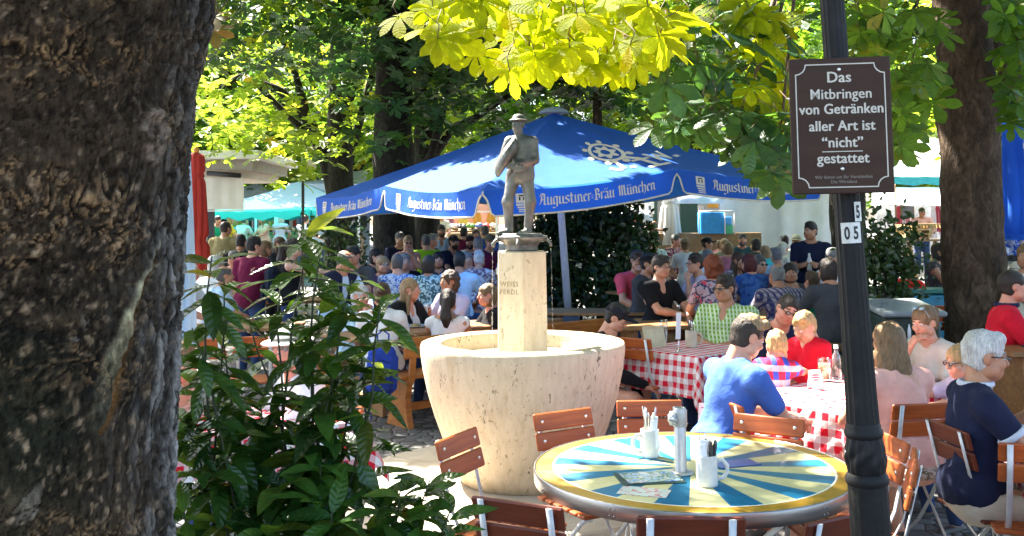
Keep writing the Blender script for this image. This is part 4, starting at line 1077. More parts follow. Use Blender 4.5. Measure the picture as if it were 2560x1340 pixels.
# ------------------------------------------------------------------ checked tables
GING = cloth('red_gingham', (.62, .015, .035), 'gingham', (.78, .76, .76), 11.5)
TWOOD = wood('beer_table', (.18, .085, .03), (.34, .17, .06), .5, (2.5, 30, 30), .1)
def cloth_table(c, u, L, Wd, drop, label_t, label_c, z=.75, seed=0):
    u = Vector((u[0], u[1], 0)).normalized(); rz = math.atan2(u.y, u.x)
    t = thing('garden_table', label_t, 'table', (c[0], c[1], 0), rz)
    MB().box((0, 0, z - .016), (L - .02, Wd - .02, .025), None, 0, .004).build('tabletop', TWOOD, t)
    for sx in (-1, 1):
        for sy in (-1, 1):
            m = MB(); m.tube([(sx * L * .30, sy * Wd * .40, z - .03), (sx * L * .12, sy * Wd * .40, z * .5), (sx * L * -.05, sy * Wd * .40, z * .28), (sx * L * -.32, sy * Wd * .40, 0)], .013, 8); m.build('leg', WHT, t)
    hx, hy = L / 2, Wd / 2; nx, ny = 40, 26; rr = random.Random(seed)
    ph = [rr.uniform(0, 6) for _ in range(4)]
    def prof(s, half):                                           # flat top, rounded edge, then hanging with folds
        return s
    n1, n2, nd = 34, 22, 12; rows = []
    us = np.concatenate([-hx - drop * np.linspace(1, 0, nd)[:-1], np.linspace(-hx, hx, n1), hx + drop * np.linspace(0, 1, nd)[1:]])
    vs_ = np.concatenate([-hy - drop * np.linspace(1, 0, nd)[:-1], np.linspace(-hy, hy, n2), hy + drop * np.linspace(0, 1, nd)[1:]])
    for b_ in vs_:
        row = []
        for a_ in us:
            ox = max(0, abs(a_) - hx); oy = max(0, abs(b_) - hy); x = max(-hx, min(hx, a_)); y = max(-hy, min(hy, b_)); zz = z + .0015
            if ox or oy:
                dn = math.hypot(ox, oy) if (ox and oy) else max(ox, oy); dn = min(dn, drop * 1.35)
                fold = (.5 + .5 * math.sin((a_ if oy and not ox else b_) * 21 + ph[0]) + .4 * math.sin((a_ + b_) * 37 + ph[1])) * .022 * min(1, dn / .2)
                if ox and oy:
                    q = math.atan2(oy, ox); k = .16 * min(1, dn / .3) * math.sin(2 * q) + .02
                    x += math.copysign(math.cos(q) * k + .004, a_); y += math.copysign(math.sin(q) * k + .004, b_)
                elif ox: x += math.copysign(.006 + fold + dn * .06, a_)
                else: y += math.copysign(.006 + fold + dn * .06, b_)
                zz -= max(0, dn - .004)
            else: zz += .0012 * math.sin(a_ * 23 + ph[2]) * math.sin(b_ * 19 + ph[3])
            row.append((x, y, zz))
        rows.append(row)
    m = MB(); m.sheet(rows); me = m.mesh('tablecloth', GING)
    # texture must follow the cloth, so the weave is stored as its flat coordinates
    at = me.attributes.new('weave', 'FLOAT_VECTOR', 'POINT'); flat = np.array([(a_, b_, 0) for b_ in vs_ for a_ in us], np.float32); at.data.foreach_set('vector', flat.ravel())
    o = link('tablecloth', me, None, (c[0], c[1], 0)); o.rotation_euler = (0, 0, rz)
    tag(o, label_c, 'tablecloth'); return t
# the gingham follows the stored weave
_g = GING.node_tree
_an = _g.nodes.new('ShaderNodeAttribute'); _an.attribute_name = 'weave'
for l_ in list(_g.links):
    if l_.from_node.type == 'MAPPING' and l_.to_node.type == 'SEPXYZ': _g.links.new(_an.outputs['Vector'], l_.to_socket)
uB = Vector((.79, .61, 0)); vB = Vector((-.61, .79, 0))
cB = Vector((1.88, 5.52, 0)) + uB * .62 + vB * .36
cloth_table(cB, uB, 1.24, .74, .27, 'garden table under the sunlit checked cloth where the children sit', 'red checked tablecloth bleached by sun, between the man in blue and the pink dress', seed=2)
uA = Vector((.76, .65, 0)); vA = Vector((-.65, .76, 0))
cA = Vector((1.47, 7.72, 0)) + uA * .6 + vA * .38
cloth_table(cA, uA, 1.2, .76, .33, 'garden table under a checked cloth before the man in green', 'red checked tablecloth in the shade with a menu stand and stoneware mug', seed=3)
pE = P(2640, 1090, 4.0)
cloth_table((pE.x + .46, pE.y + .3, 0), (.3, .95, 0), 1.1, .72, .30, 'garden table cut by the right edge under a checked cloth', 'red checked tablecloth hanging at the lower right edge', seed=4)
pH = P(600, 990, 5.4)
cloth_table((pH.x, pH.y, 0), (.8, .5, 0), 1.1, .72, .25, 'garden table hidden behind the laurel leaves', 'red checked tablecloth glimpsed through the laurel leaves', seed=5)

# things on the checked tables
p = G(1640, 868, .752); MENU = thing('menu_book', 'open cream menu with blue pictures propped on the far checked table', 'menu', (p.x, p.y, .754), .3)
crm = pm('menu_cream', (.66, .60, .40), .7)
m = MB(); m.box((0, .03, .085), (.20, .004, .19), Matrix.Rotation(-.35, 3, 'X'), 0, .001); pg = m.build('page', crm, MENU)
m = MB(); m.box((.035, -.004 + .022, .045), (.10, .002, .055), Matrix.Rotation(-.35, 3, 'X')); m.build('picture', FLY, MENU)
m = MB(); m.box((0, .075, .088), (.20, .003, .19), Matrix.Rotation(.35, 3, 'X'), 0, .001); m.build('page', crm, MENU)
mugC = mug(1728, 868, 'cream stoneware mug of cutlery on the shaded checked cloth', (1, .1), 1.15, .753, pm('stoneware_cream', (.60, .52, .38), .35))
fill(mugC, 8, 9, [KN_D, KN_S], 'cutlery standing in the cream mug on the shaded cloth', 'cutlery in the cream mug')
def card_stand(px, py, D_or_z, label, h=.16, w_=.05, lean=.05):
    p = G(px, py, D_or_z); t = thing('card_stand', label, 'card stand', (p.x, p.y, D_or_z))
    m = MB(); m.lathe([(.03, 0), (.03, .004), (.004, .008), (.003, .10)], 16, cap=False); m.build('foot', KN_S, t)
    m = MB(); m.box((0, 0, .10 + h / 2), (w_, .002, h), Matrix.Rotation(.5, 3, 'Z') @ Matrix.Rotation(lean, 3, 'Y')); m.build('card', NAP, t); return t
card_stand(1697, 878, .753, 'thin card stand rising from the shaded checked cloth', .22, .05)
GLS = glass('clear_glass', (.96, .98, .98), .02, 1.25)
def tumbler(px, py, z, label, h=.14, r=.034, fillc=None, group=None, D=None):
    p = G(px, py, z) if D is None else P(px, py, D); t = thing('glass', label, 'glass', (p.x, p.y, p.z), 0, group)
    m = MB(); m.lathe([(.001, .006), (r * .7, 0), (r * .8, .004), (r, h * .6), (r * .95, h), (r * .86, h), (r * .9, h * .6), (r * .7, .012), (.001, .012)], 18, cap=False); m.build('vessel', GLS, t)
    if fillc:
        m = MB(); m.lathe([(.001, .013), (r * .69, .014), (r * .88, h * .6), (r * .86, h * .78), (.001, h * .78)], 18, cap=False); m.build('drink', fillc, t)
    return t
BEER = NT('beer'); BEER.set(Base_Color=(.75, .38, .03), Transmission_Weight=.6, Roughness=.1); BEER = BEER.m
FOAM = pm('beer_foam', (.80, .77, .68), .9)
COLA = pm('cola', (.05, .012, .006), .15); APER = pm('orange_spritz', (.75, .16, .02), .15)
def beer_mug(p, label, group=None, s=1.0):
    t = thing('beer_glass', label, 'beer glass', p, 0, group); r, h = .05 * s, .19 * s
    m = MB(); m.lathe([(.001, .012), (r * .9, 0), (r, .01), (r * 1.02, h * .5), (r, h), (r * .9, h), (r * .9, .02), (.001, .018)], 20, lobes=lambda a, z: 1 + .03 * math.cos(10 * a), cap=False); m.build('vessel', GLS, t)
    m = MB(); m.lathe([(.001, .021), (r * .87, .022), (r * .87, h * .72), (.001, h * .72)], 20, cap=False); m.build('beer', BEER, t)
    m = MB(); m.lathe([(r * .87, h * .722), (r * .87, h * .98), (r * .95, h * 1.02), (.001, h * 1.08)], 20, cap=False); m.build('foam', FOAM, t)
    m = MB(); m.tube([(r, 0, h * .8), (r + .03, 0, h * .8), (r + .04, 0, h * .5), (r + .03, 0, h * .22), (r, 0, h * .22)], .008, 8); m.build('handle', GLS, t); return t
tumbler(1660, 855, .753, 'tall ribbed glass beside the open menu on the shaded cloth', .20, .036)
tumbler(2062, 952, .753, 'wide wine glass of pale drink on the sunlit cloth by the lamp post', .15, .045, pm('white_wine', (.75, .55, .25), .1))
p = G(2092, 950, .753); t = thing('bottle', 'clear water bottle on the sunlit checked cloth behind the lamp post', 'bottle', (p.x, p.y, .753))
m = MB(); m.lathe([(.001, .004), (.03, 0), (.033, .01), (.033, .13), (.026, .165), (.013, .19), (.013, .215), (.001, .216)], 18, cap=False); m.build('vessel', GLS, t)
m = MB(); m.lathe([(.015, .212), (.015, .235), (.001, .236)], 14, cap=False); m.build('cap', NAP, t)
p = G(2038, 972, .753); t = thing('table_card', 'white tent card standing on the sunlit checked cloth', 'card', (p.x, p.y, .753), .2)
m = MB(); m.box((0, -.02, .06), (.075, .003, .125), Matrix.Rotation(-.25, 3, 'X'), 0, .001); m.box((0, .02, .06), (.075, .003, .125), Matrix.Rotation(.25, 3, 'X'), 0, .001); m.build('card', NAP, t)
RINK = pm('red_ink', (.45, .03, .05), .6)
m = MB(); [m.box((-.005, -.0262 + .0062 * 0 + (z_ - .06) * .255, z_), (w2, .0014, .006), Matrix.Rotation(-.25, 3, 'X')) for z_, w2 in ((.09, .045), (.075, .05), (.06, .035))]; m.build('printed_lines', RINK, t)
# hanging white menu card by the checked cloth
c0, c1 = P(1743, 1008, 5.95), P(1786, 1086, 5.95)
t = thing('menu_card', 'tall white menu card standing behind the round table', 'menu', ((c0.x + c1.x) / 2, c0.y, c1.z)); hh = c0.z - c1.z; ww_ = c1.x - c0.x
MB().box((0, 0, hh / 2), (ww_ * .92, .003, hh), Matrix.Rotation(.07, 3, 'Y'), 0, .001).build('card', NAP, t)
m = MB()
for k, (zz, wd) in enumerate(((.86, .5), (.72, .34))): m.box((0, -.003, hh * zz), (ww_ * wd, .002, .006))
m.build('red_lines', RINK, t)
m = MB()
for zz, wd in ((.42, .25), (.26, .6), (.20, .55), (.14, .4)): m.box((.004, -.003, hh * zz), (ww_ * wd, .002, .005))
m.build('dark_lines', pm('grey_ink', (.10, .11, .16), .6), t)
m = MB(); m.tube([(0, .01, hh * .1), (0, .012, -c1.z + gz(c0.y) + .01)], .007, 8); m.lathe([(.12, -c1.z + .001), (.12, -c1.z + .015), (.02, -c1.z + .03)], 20, (0, .012, 0)); m.build('stand', GREY, t)

# ------------------------------------------------------------------ benches and long tables
BENW = wood('bench_wood', (.26, .085, .018), (.46, .17, .035), .42, (2.5, 26, 26), .12)
def bench(a, u, L, label, back=True, zt=.81, group='wooden benches'):
    u = Vector((u[0], u[1], 0)).normalized(); t = thing('garden_bench', label, 'bench', a, math.atan2(u.y, u.x), group)
    # local x along the bench, +y towards the table the sitters face
    m = MB(); m.box((L / 2, .02, .445), (L, .34, .035), None, 0, .008); m.build('seat', BENW, t)
    if back: m = MB(); m.box((L / 2, -.20, zt - .095), (L, .03, .19), Matrix.Rotation(.14, 3, 'X'), 0, .008); m.build('backrest', BENW, t)
    for x in (.10, L - .10):
        m = MB(); m.add([(x - .03, -.16, 0), (x - .03, .20, 0), (x - .03, .15, .10), (x - .03, .12, .26), (x - .03, .17, .427), (x - .03, -.15, .427), (x - .03, -.22 if back else -.15, zt - .02 if back else .427), (x - .03, -.185, zt - .02 if back else .427), (x - .03, -.11, .26), (x - .03, -.13, .10)][:10] + [(x + .03, -.16, 0), (x + .03, .20, 0), (x + .03, .15, .10), (x + .03, .12, .26), (x + .03, .17, .427), (x + .03, -.15, .427), (x + .03, -.22 if back else -.15, zt - .02 if back else .427), (x + .03, -.185, zt - .02 if back else .427), (x + .03, -.11, .26), (x + .03, -.13, .10)],
              [(0, 1, 2, 9), (9, 2, 3, 8), (8, 3, 4, 5), (10, 19, 12, 11), (19, 18, 13, 12), (18, 15, 14, 13), (0, 10, 11, 1), (1, 11, 12, 2), (2, 12, 13, 3), (3, 13, 14, 4), (4, 14, 15, 5), (5, 15, 18, 8), (8, 18, 19, 9), (9, 19, 10, 0)])
        if back: m.box((x, -.185, .60), (.055, .03, .40), Matrix.Rotation(.14, 3, 'X'))
        m.build('leg', BENW, t)
    m = MB(); m.box((L / 2, .0, .16), (L - .26, .03, .07), None, 0, .005); m.build('rail', BENW, t)
    return t
BA = (-1.09, 8.66, gz(8.66)); BU = Vector((.95, .80, 0)).normalized()
bench(BA, BU, 2.6, 'orange varnished bench with a backrest, behind the stone bowl on the left')
def beer_table(c, u, L, label, z=.76, Wd=.62, group='long wooden beer tables', legs=True):
    u = Vector((u[0], u[1], 0)).normalized(); t = thing('beer_table', label, 'table', (c[0], c[1], gz(c[1])), math.atan2(u.y, u.x), group)
    m = MB(); m.box((0, 0, z - .02), (L, Wd, .035), None, 0, .006); m.build('tabletop', TWOOD, t)
    for x in (-1, 1):
        m = MB(); m.box((x * L * .36, 0, (z - .04) / 2), (.05, Wd * .8, z - .04), None, 0, .004); m.build('trestle', TWOOD, t)
    return t
bn = Vector((-BU.y, BU.x, 0)); tc = Vector(BA) + BU * 1.1 + bn * .62
beer_table(tc, BU, 2.6, 'long beer table with plates and glasses in front of the orange bench')
bench(tuple(Vector(BA) + bn * 1.36 + BU * 2.5 + Vector((0, 0, .02))), -BU, 2.5, 'plain bench on the far side of the first beer table', False)
for px, py, D, u, L, lab in ((1000, 705, 13.5, (.9, .4), 2.4, 'beer table between the blue patterned shirt and the mauve dress'), (1120, 650, 17, (.95, .2), 2.4, 'beer table behind the green shirt under the parasol'), (760, 700, 13, (.95, .2), 2.2, 'beer table beside the woman with the ponytail'),
                      (1500, 765, 11.2, (.95, -.1), 1.3, 'bare wooden table at the foot of the hedge'), (1665, 783, 9.9, (.95, .15), 1.1, 'table in front of the man in the black polo'), (1720, 690, 14, (.9, .4), 2.4, 'beer table beyond the red haired woman'), (1700, 640, 19, (.95, .2), 2.6, 'beer table in front of the white tent'),
                      (1880, 740, 10.6, (.8, .6), 1.8, 'beer table behind the checked shirt man'), (1960, 660, 15, (.9, .3), 2.4, 'beer table at the back right by the standing waiter'), (560, 720, 10, (.95, .1), 1.6, 'beer table left of the maroon shirted man')):
    c = P(px, py, D); beer_table((c.x, c.y), u, L, lab)
# blue rucksack hung on the bench end
p = Vector(BA) + BU * -.02 - bn * .26 + Vector((-.21, 0, 0))
t = thing('rucksack', 'blue rucksack hanging on the left end of the orange bench', 'rucksack', (p.x, p.y, .30))
RUCK = cloth('rucksack_blue', (.02, .05, .30)); m = MB()
m.box((0, 0, .24), (.27, .15, .38), Matrix.Rotation(.06, 3, 'Y'), 0, .055); m.ball((0, .0, .40), (.125, .075, .09), 16, 10); m.build('body', RUCK, t)
m = MB(); m.box((.01, -.085, .17), (.19, .06, .18), Matrix.Rotation(.06, 3, 'Y'), 0, .028); m.tube([(-.07, -.08, .33), (.0, -.083, .36), (.08, -.08, .33)], .005, 5); m.build('pocket', cloth('rucksack_dark', (.015, .03, .16)), t)
m = MB(); m.tube([(-.05, .05, .46), (-.05, .08, .56), (.0, .06, .60), (.05, .08, .56), (.05, .05, .46)], .008, 6); m.tube([(-.09, .03, .10), (-.11, -.03, -.06), (-.09, -.02, -.16)], .006, 6); m.build('strap', RUCK, t)
# tableware on the long table
for i, (px, py, D, kind, lab) in enumerate(((1045, 805, 9.55, 'g', 'tumbler before the blonde woman'), (1062, 800, 9.7, 'g', 'water glass before the dark ponytail'), (1072, 795, 9.8, 'o', 'glass of orange spritz beside the ponytail woman'), (1168, 790, 10.2, 'g', 'tumbler beside the woman in black by the column'), (905, 795, 9.4, 'o', 'glass of orange spritz before the white haired woman'), (1090, 790, 10.0, 'w', 'small glass with white napkin near the ponytail'))):
    p = P(px, py, D); zt = .7615 + gz(D); tumbler(0, 0, zt, lab, .15, .036, APER if kind == 'o' else None, D=None) if False else None
    tt = tumbler(px, py, zt, lab, .15, .036, APER if kind == 'o' else None); 
PL = pm('plate_white', (.74, .75, .76), .25)
def plate(px, py, z, label, r=.13):
    p = G(px, py, z); m = MB(); m.lathe([(.001, .004), (r * .6, .003), (r, .018), (r, .021), (r * .6, .008), (.001, .008)], 28, cap=False); m.ball((.02, 0, .02), (r * .4, r * .35, .018), 10, 6, 1)
    tag(m.build('plate', [PL, pm('food', (.32, .22, .08), .7, 0, .4, 60, .4)], None, (p.x, p.y, z)), label, 'plate')
plate(893, 828, .763 + gz(9), 'white plate of food before the white haired woman'); plate(1035, 818, .763 + gz(9.3), 'white plate before the blonde woman in black')
plate(1640, 776, .7635 + gz(9.9), 'plate with napkin before the man in the black polo', .15)
beer_mug(P(1706, 792, 9.75) if False else (G(1706, 790, .7615 + gz(9.8))), 'empty glass jug before the man in the black polo', s=.85)
# ------------------------------------------------------------------ the big blue parasol
BLUE = canvas('parasol_blue', (.026, .14, .62), .40, (.06, .27, .85))
PIPE = pm('cream_piping', (.72, .66, .52), .8)
LETT = pm('cream_lettering', (.66, .63, .54), .8, 0, .08, 30, .05)
parasol = thing('parasol', 'large blue square parasol with cream old style lettering on its valance', 'parasol')
AP = P(1385, 283, 13.76)
C1, C2, C0 = P(1207, 473, 10.0), P(2057, 446, 13.03), P(792, 494, 14.5)
C3 = C0 + C2 - C1
MR, ML = P(1690, 421, 11.5), P(964, 465, 12.25)
MB2 = (C2 + C3) / 2 + Vector((0, 0, .14)); MB3 = (C3 + C0) / 2 + Vector((0, 0, .12))
ring = [C1, MR, C2, MB2, C3, MB3, C0, ML]
parasol.location = (AP.x + .05, AP.y, gz(AP.y)); PO = Vector(parasol.location)
ctr = sum(ring, Vector()) / 8
m = MB()
N = 12
def panel_pt(a, b_, s, t):
    """s 0..1 from the apex to the eave, t 0..1 from rib a to rib b; cloth sags a little between ribs"""
    e = a.lerp(b_, t); p = AP.lerp(e, s); sag = .05 * math.sin(PI * t) * math.sin(PI * min(1, s * .9)) + .045 * s * s * math.sin(PI * t)
    ribsag = .05 * math.sin(PI * s)
    return p - Vector((0, 0, sag + ribsag * .6))
for k in range(8):
    a, b_ = ring[k], ring[(k + 1) % 8]
    rows = [[panel_pt(a, b_, s / N, t / N) - PO for t in range(N + 1)] for s in range(N + 1)]
    m.sheet(rows[0:1] + rows[1:])
canopy = m.build('canopy', BLUE, parasol)
# valance with a rounded notch at every rib, piped hem
VH = .285
def val_frame(a, b_):
    d = (b_ - a); d.z = 0; d.normalize(); out = Vector((d.y, -d.x, 0))
    if out.dot(a - ctr) < 0: out = -out
    return d, out
def val_pt(a, b_, t, v, off=0.0):
    """t along, v 0 top .. 1 hem; the cloth hangs a little outwards and ripples"""
    d, out = val_frame(a, b_); top = panel_pt(a, b_, 1, t)
    rip = .014 * math.sin(t * 19 + a.x * 3) * v + .012 * math.sin(t * 7 + a.y) * v
    return top + out * (.012 + .02 * v + rip + off) - Vector((0, 0, VH * v))
val = MB(); pip = MB()
for k in range(8):
    a, b_ = ring[k], ring[(k + 1) % 8]; L = (b_ - a).length
    nt_, nv = 60, 8; hem = []
    rows = [[None] * (nt_ + 1) for _ in range(nv + 1)]
    for i in range(nt_ + 1):
        t = i / nt_; e = min(t, 1 - t) * L
        w1, w2 = .035, .115
        full = 1.0 if e > w2 else (.22 if e < w1 * .3 else .22 + .78 * (1 - math.cos(PI * min(1, max(0, (e - w1 * .3) / (w2 - w1 * .3))))) / 2)
        hem.append(full)
        for j in range(nv + 1): rows[j][i] = val_pt(a, b_, t, full * j / nv) - PO
    val.sheet(rows)
    pip.tube([Vector(rows[nv][i]) for i in range(nt_ + 1)], .011, 6)
val.build('valance', BLUE, parasol); pip.build('piping', PIPE, parasol)
tap = AP - PO
MB().lathe([(.001, .085), (.12, .075), (.20, .03), (.22, .0), (.0, -.01)], 24, tap, cap=False).build('top_cap', canvas('parasol_cap', (.35, .42, .50), .2), parasol)
# lettering on the segments we can see
quads, TW = nib_text('Augustiner-Bräu München')
def letter_segment(a, b_, t0, t1, v_base, xh, name='lettering'):
    L = (b_ - a).length; mb = MB(); sc = (t1 - t0) / TW
    if True:
        for qi, q in enumerate(quads):
            pts = []
            for (x, y) in q:
                pts.append(val_pt(a, b_, t0 + x * sc, v_base - y * xh, .004 + .0002 * (qi % 5)) - PO)
            mb.add(pts, [(0, 1, 2, 3)])
    return mb.build(name, LETT, parasol)
def crest(a, b_, t0, t1, name='emblem'):
    mb = MB()
    for (u0, u1, v0, v1) in ((0, 1, .20, .55), (.0, 1, .58, .66), (.1, 1, .69, .75), (.2, 1, .78, .83), (.2, 1.05, .86, .90)):
        mb.add([val_pt(a, b_, t0 + (t1 - t0) * u, v, .005) - PO for (u, v) in ((u0, v1), (u1, v1), (u1, v0), (u0, v0))], [(0, 1, 2, 3)])
    o = mb.build(name, LETT, parasol); dk = MB()
    for (u0, u1, v0, v1) in ((.25, .75, .26, .31), (.25, .4, .33, .46), (.6, .75, .33, .46)):
        dk.add([val_pt(a, b_, t0 + (t1 - t0) * u, v, .007) - PO for (u, v) in ((u0, v1), (u1, v1), (u1, v0), (u0, v0))], [(0, 1, 2, 3)])
    dk.build('emblem_mark', INK, o)
letter_segment(C1, MR, .26, .87, .68, .30); crest(C1, MR, .145, .20)
letter_segment(MR, C2, .22, .86, .68, .30); crest(MR, C2, .11, .165)
letter_segment(ML, C1, .30, .86, .68, .30); crest(ML, C1, .15, .205)
letter_segment(C0, ML, .26, .86, .68, .30); crest(C0, ML, .13, .19)
# round emblem with crozier and initials on the canopy
def emblem():
    mb = MB(); ea, eb = C1, MR; P0 = AP; up_s = -1
    def q(u, v):                                   # u along the eave (-1..1), v up the slope, metres
        tt = .80 + u / (eb - ea).length; ss = .74 - v / ((AP - eb).length)
        p = panel_pt(ea, eb, ss, tt); nn = (eb - ea).cross(AP - ea).normalized()
        if nn.z < 0: nn = -nn
        return p + nn * .008 - PO
    k = 40
    for r0, r1 in ((.30, .38), (.10, .22)):
        for i in range(k):
            a0, a1 = 2 * PI * i / k, 2 * PI * (i + 1) / k
            w_ = (lambda a: 1) if r0 > .2 else (lambda a: 1 + .22 * math.cos(7 * a))
            mb.add([q(r0 * math.cos(a0), .30 + r0 * math.sin(a0)), q(r1 * w_(a0) * math.cos(a0), .30 + r1 * w_(a0) * math.sin(a0)), q(r1 * w_(a1) * math.cos(a1), .30 + r1 * w_(a1) * math.sin(a1)), q(r0 * math.cos(a1), .30 + r0 * math.sin(a1))], [(0, 1, 2, 3)])
    for i in range(8):
        a = 2 * PI * i / 8 + .3; cx, cy = .45 * math.cos(a), .30 + .45 * math.sin(a)
        ring_ = [q(cx + .07 * math.cos(2 * PI * j / 8), cy + .07 * math.sin(2 * PI * j / 8)) for j in range(8)]; mb.add(ring_, [tuple(range(8))])
    def st(pts, w_=.06):
        for (x0, y0), (x1, y1) in zip(pts[:-1], pts[1:]):
            d = Vector((x1 - x0, y1 - y0)).normalized() * w_ / 2; n2 = Vector((-d.y, d.x))
            mb.add([q(x0 - d.x + n2.x, y0 - d.y + n2.y), q(x1 + d.x + n2.x, y1 + d.y + n2.y), q(x1 + d.x - n2.x, y1 + d.y - n2.y), q(x0 - d.x - n2.x, y0 - d.y - n2.y)], [(0, 1, 2, 3)])
    st([(.20, -.02), (.36, -.16), (.44, -.50)], .09); st([(.30, -.52), (.60, -.52)], .07); st([(.22, -.20), (.50, -.20)], .06)
    st([(-.05, -.10), (-.22, -.10)], .05); st([(-.08, -.10), (-.08, -.36), (-.18, -.42), (-.28, -.34)], .07); st([(.06, -.40), (.08, -.40)], .07)
    st([(.56, -.08), (.62, -.36), (.70, -.14), (.78, -.36), (.84, -.08)], .06); st([(.93, -.34), (.95, -.34)], .07)
    mb.build('emblem', LETT, parasol)
emblem()
# frame: pole, ribs, foot
ALU = pm('parasol_pole', (.66, .64, .66), .4, .1, .08, 20, .05)
foot = P(1422, 800, 13.9); m = MB(); m.tube([Vector((foot.x, foot.y, .42)) - Vector((PO.x, PO.y, PO.z)) , AP - PO - Vector((0, 0, .06))], [.055, .05], 12); m.build('pole', ALU, parasol)
for e in ring:
    m = MB(); m.bar(AP - PO - Vector((0, 0, .12)), e - PO - Vector((0, 0, .05)), .03, .045); m.build('rib', ALU, parasol)
fl = Vector((foot.x, foot.y, gz(foot.y))) - PO
m = MB(); m.box(fl + Vector((0, 0, .14)), (1.0, 1.0, .24), None, 0, .02); m.box(fl + Vector((0, 0, .33)), (.3, .3, .14), None, 0, .02); m.build('foot', pm('parasol_foot', (.10, .10, .11), .7), parasol)

# ------------------------------------------------------------------ closed parasols
def closed(name, label, base, zt, zb, r0, r1, mat, lob=9, tie=(), seed=0, pole=.022, pm_=ALU, cap=None):
    t = thing(name, label, 'parasol', base); r = random.Random(seed); ph = r.uniform(0, 6)
    prof = []
    for i in range(40):
        s = i / 39; z = zb + (zt - zb) * s; rr = r1 * (1 - s) + r0 * s
        for tz in tie: rr *= 1 - .28 * math.exp(-((z - tz) / .05) ** 2)
        if s > .965: rr *= math.sqrt(max(0.02, (1 - s) / .035))
        prof.append((rr, z))
    def lobes(a, z):
        s = (z - zb) / (zt - zb); return 1 + (.30 - .16 * s) * abs(math.sin(lob / 2 * a + ph + .5 * math.sin(z * 2.3))) ** .8 - .12 + .05 * math.sin(3 * a + z * 4)
    m = MB(); m.lathe(prof, 96, lobes=lobes, cap=False); m.build('folded_canopy', mat, t)
    m = MB(); m.tube([(0, 0, .02), (0, 0, zt + .03)], pole, 10); m.lathe([(.25, 0), (.25, .05), (.04, .08)], 20); m.build('pole', pm_, t)
    if cap: MB().lathe([(.03, zt - .01), (.045, zt + .03), (.02, zt + .06), (.001, zt + .07)], 12, cap=False).build('finial', cap, t)
    for tz in tie[:1]:
        m = MB(); m.lathe([(np.interp(tz, [zb, zt], [r1, r0]) * .88, tz - .02), (np.interp(tz, [zb, zt], [r1, r0]) * .90, tz + .02)], 40, cap=False); m.build('tie', mat, t)
    return t
p = P(453, 500, 6.0); closed('parasol', 'closed pale blue parasol close behind the huge trunk', (p.x, p.y, 0), P(460, 110, 6).z, P(460, 865, 6).z, .028, .092, canvas('pale_blue_canvas', (.42, .58, .74), .35), 8, (), 1)
p = P(490, 500, 13); closed('parasol', 'closed brick red parasol tied twice, beside the kiosk', (p.x, p.y, gz(13)), P(490, 380, 13).z - gz(13), P(490, 680, 13).z - gz(13), .11, .17, canvas('red_canvas', (.48, .045, .028), .2), 9, (P(490, 440, 13).z - gz(13), P(490, 600, 13).z - gz(13)), 2, cap=pm('amber_cap', (.6, .25, .03), .5))
p = P(2550, 450, 11.5); tb = closed('parasol', 'closed blue parasol with cream print at the right edge', (p.x, p.y, gz(11.5)), P(2550, 225, 11.5).z - gz(11.5), P(2550, 600, 11.5).z - gz(11.5), .14, .22, BLUE, 7, (P(2550, 590, 11.5).z - gz(11.5),), 3)
# print on the folds of the closed blue parasol
m = MB()
for (xx, z0_, z1_, w_) in ((-.02, 405, 340, .04), (.03, 410, 395, .10), (0, 375, 362, .10), (.02, 330, 318, .09), (-.03, 312, 300, .07)):
    zz0, zz1 = P(2550, z0_, 11.5).z - gz(11.5), P(2550, z1_, 11.5).z - gz(11.5); R_ = .245; a0 = xx / R_ - w_ / R_ / 2 - .1; rows = []
    for z in (zz0, zz1): rows.append([(R_ * math.sin(a0 + w_ / R_ * i / 6), -R_ * math.cos(a0 + w_ / R_ * i / 6), z) for i in range(7)])
    m.sheet(rows)
m.build('print', LETT, tb)

# ------------------------------------------------------------------ kiosk, market and tent
def box_px(m, x0, y0, x1, y1, D, dep, mat=0, bev=.01, O=Vector()):
    a, b_ = P(x0, y0, D), P(x1, y1, D); m.box(((a.x + b_.x) / 2 - O.x, D + dep / 2 - O.y, (a.z + b_.z) / 2 - O.z), (abs(b_.x - a.x), dep, abs(a.z - b_.z)), None, mat, bev)
PLAST = pm('kiosk_plaster', (.62, .55, .46), .8, 0, .08, 4, .1); ROOFW = pm('kiosk_roof', (.70, .68, .64), .6, 0, .1, 5, .1); BEAM_ = pm('kiosk_beam', (.34, .31, .27), .7); DARK = pm('dark_metal', (.02, .02, .022), .5)
k = P(560, 560, 20); kiosk = thing('kiosk', 'flat roofed cream kiosk with its blind let down, beside the red parasol', 'kiosk', (k.x, 20, gz(20))); KO = Vector(kiosk.location)
m = MB(); box_px(m, 300, 378, 645, 396, 19.2, 3.6, O=KO); m.build('roof', ROOFW, kiosk)
m = MB(); box_px(m, 320, 396, 632, 424, 19.5, 3.0, O=KO); m.build('beam', BEAM_, kiosk)
m = MB(); box_px(m, 330, 424, 620, 446, 19.9, 2.6, O=KO); m.build('lintel', PLAST, kiosk)
m = MB(); m.tube([P(518, 433, 19.45) - KO, P(602, 439, 19.45) - KO], .05, 10); m.build('blind_roller', DARK, kiosk)
m = MB(); rows = []
for j in range(8): rows.append([Vector(P(508 + 102 * i / 20, 444 + 80 * j / 7, 19.6)) - KO + Vector((0, .01 * math.sin(i * .9), 0)) for i in range(21)])
m.sheet(rows); m.build('blind', canvas('blind_cream', (.78, .73, .66), .3), kiosk)
m = MB(); m.box(P(559, 527, 19.58) - KO, ((610 - 508) / F_PX * 19.6, .03, .03)); m.build('blind_bar', ROOFW, kiosk)
m = MB(); a = P(502, 500, 20); m.box((a.x - KO.x - .1, .2, 1.2), (.35, .3, 2.4)); m.build('wall', PLAST, kiosk)
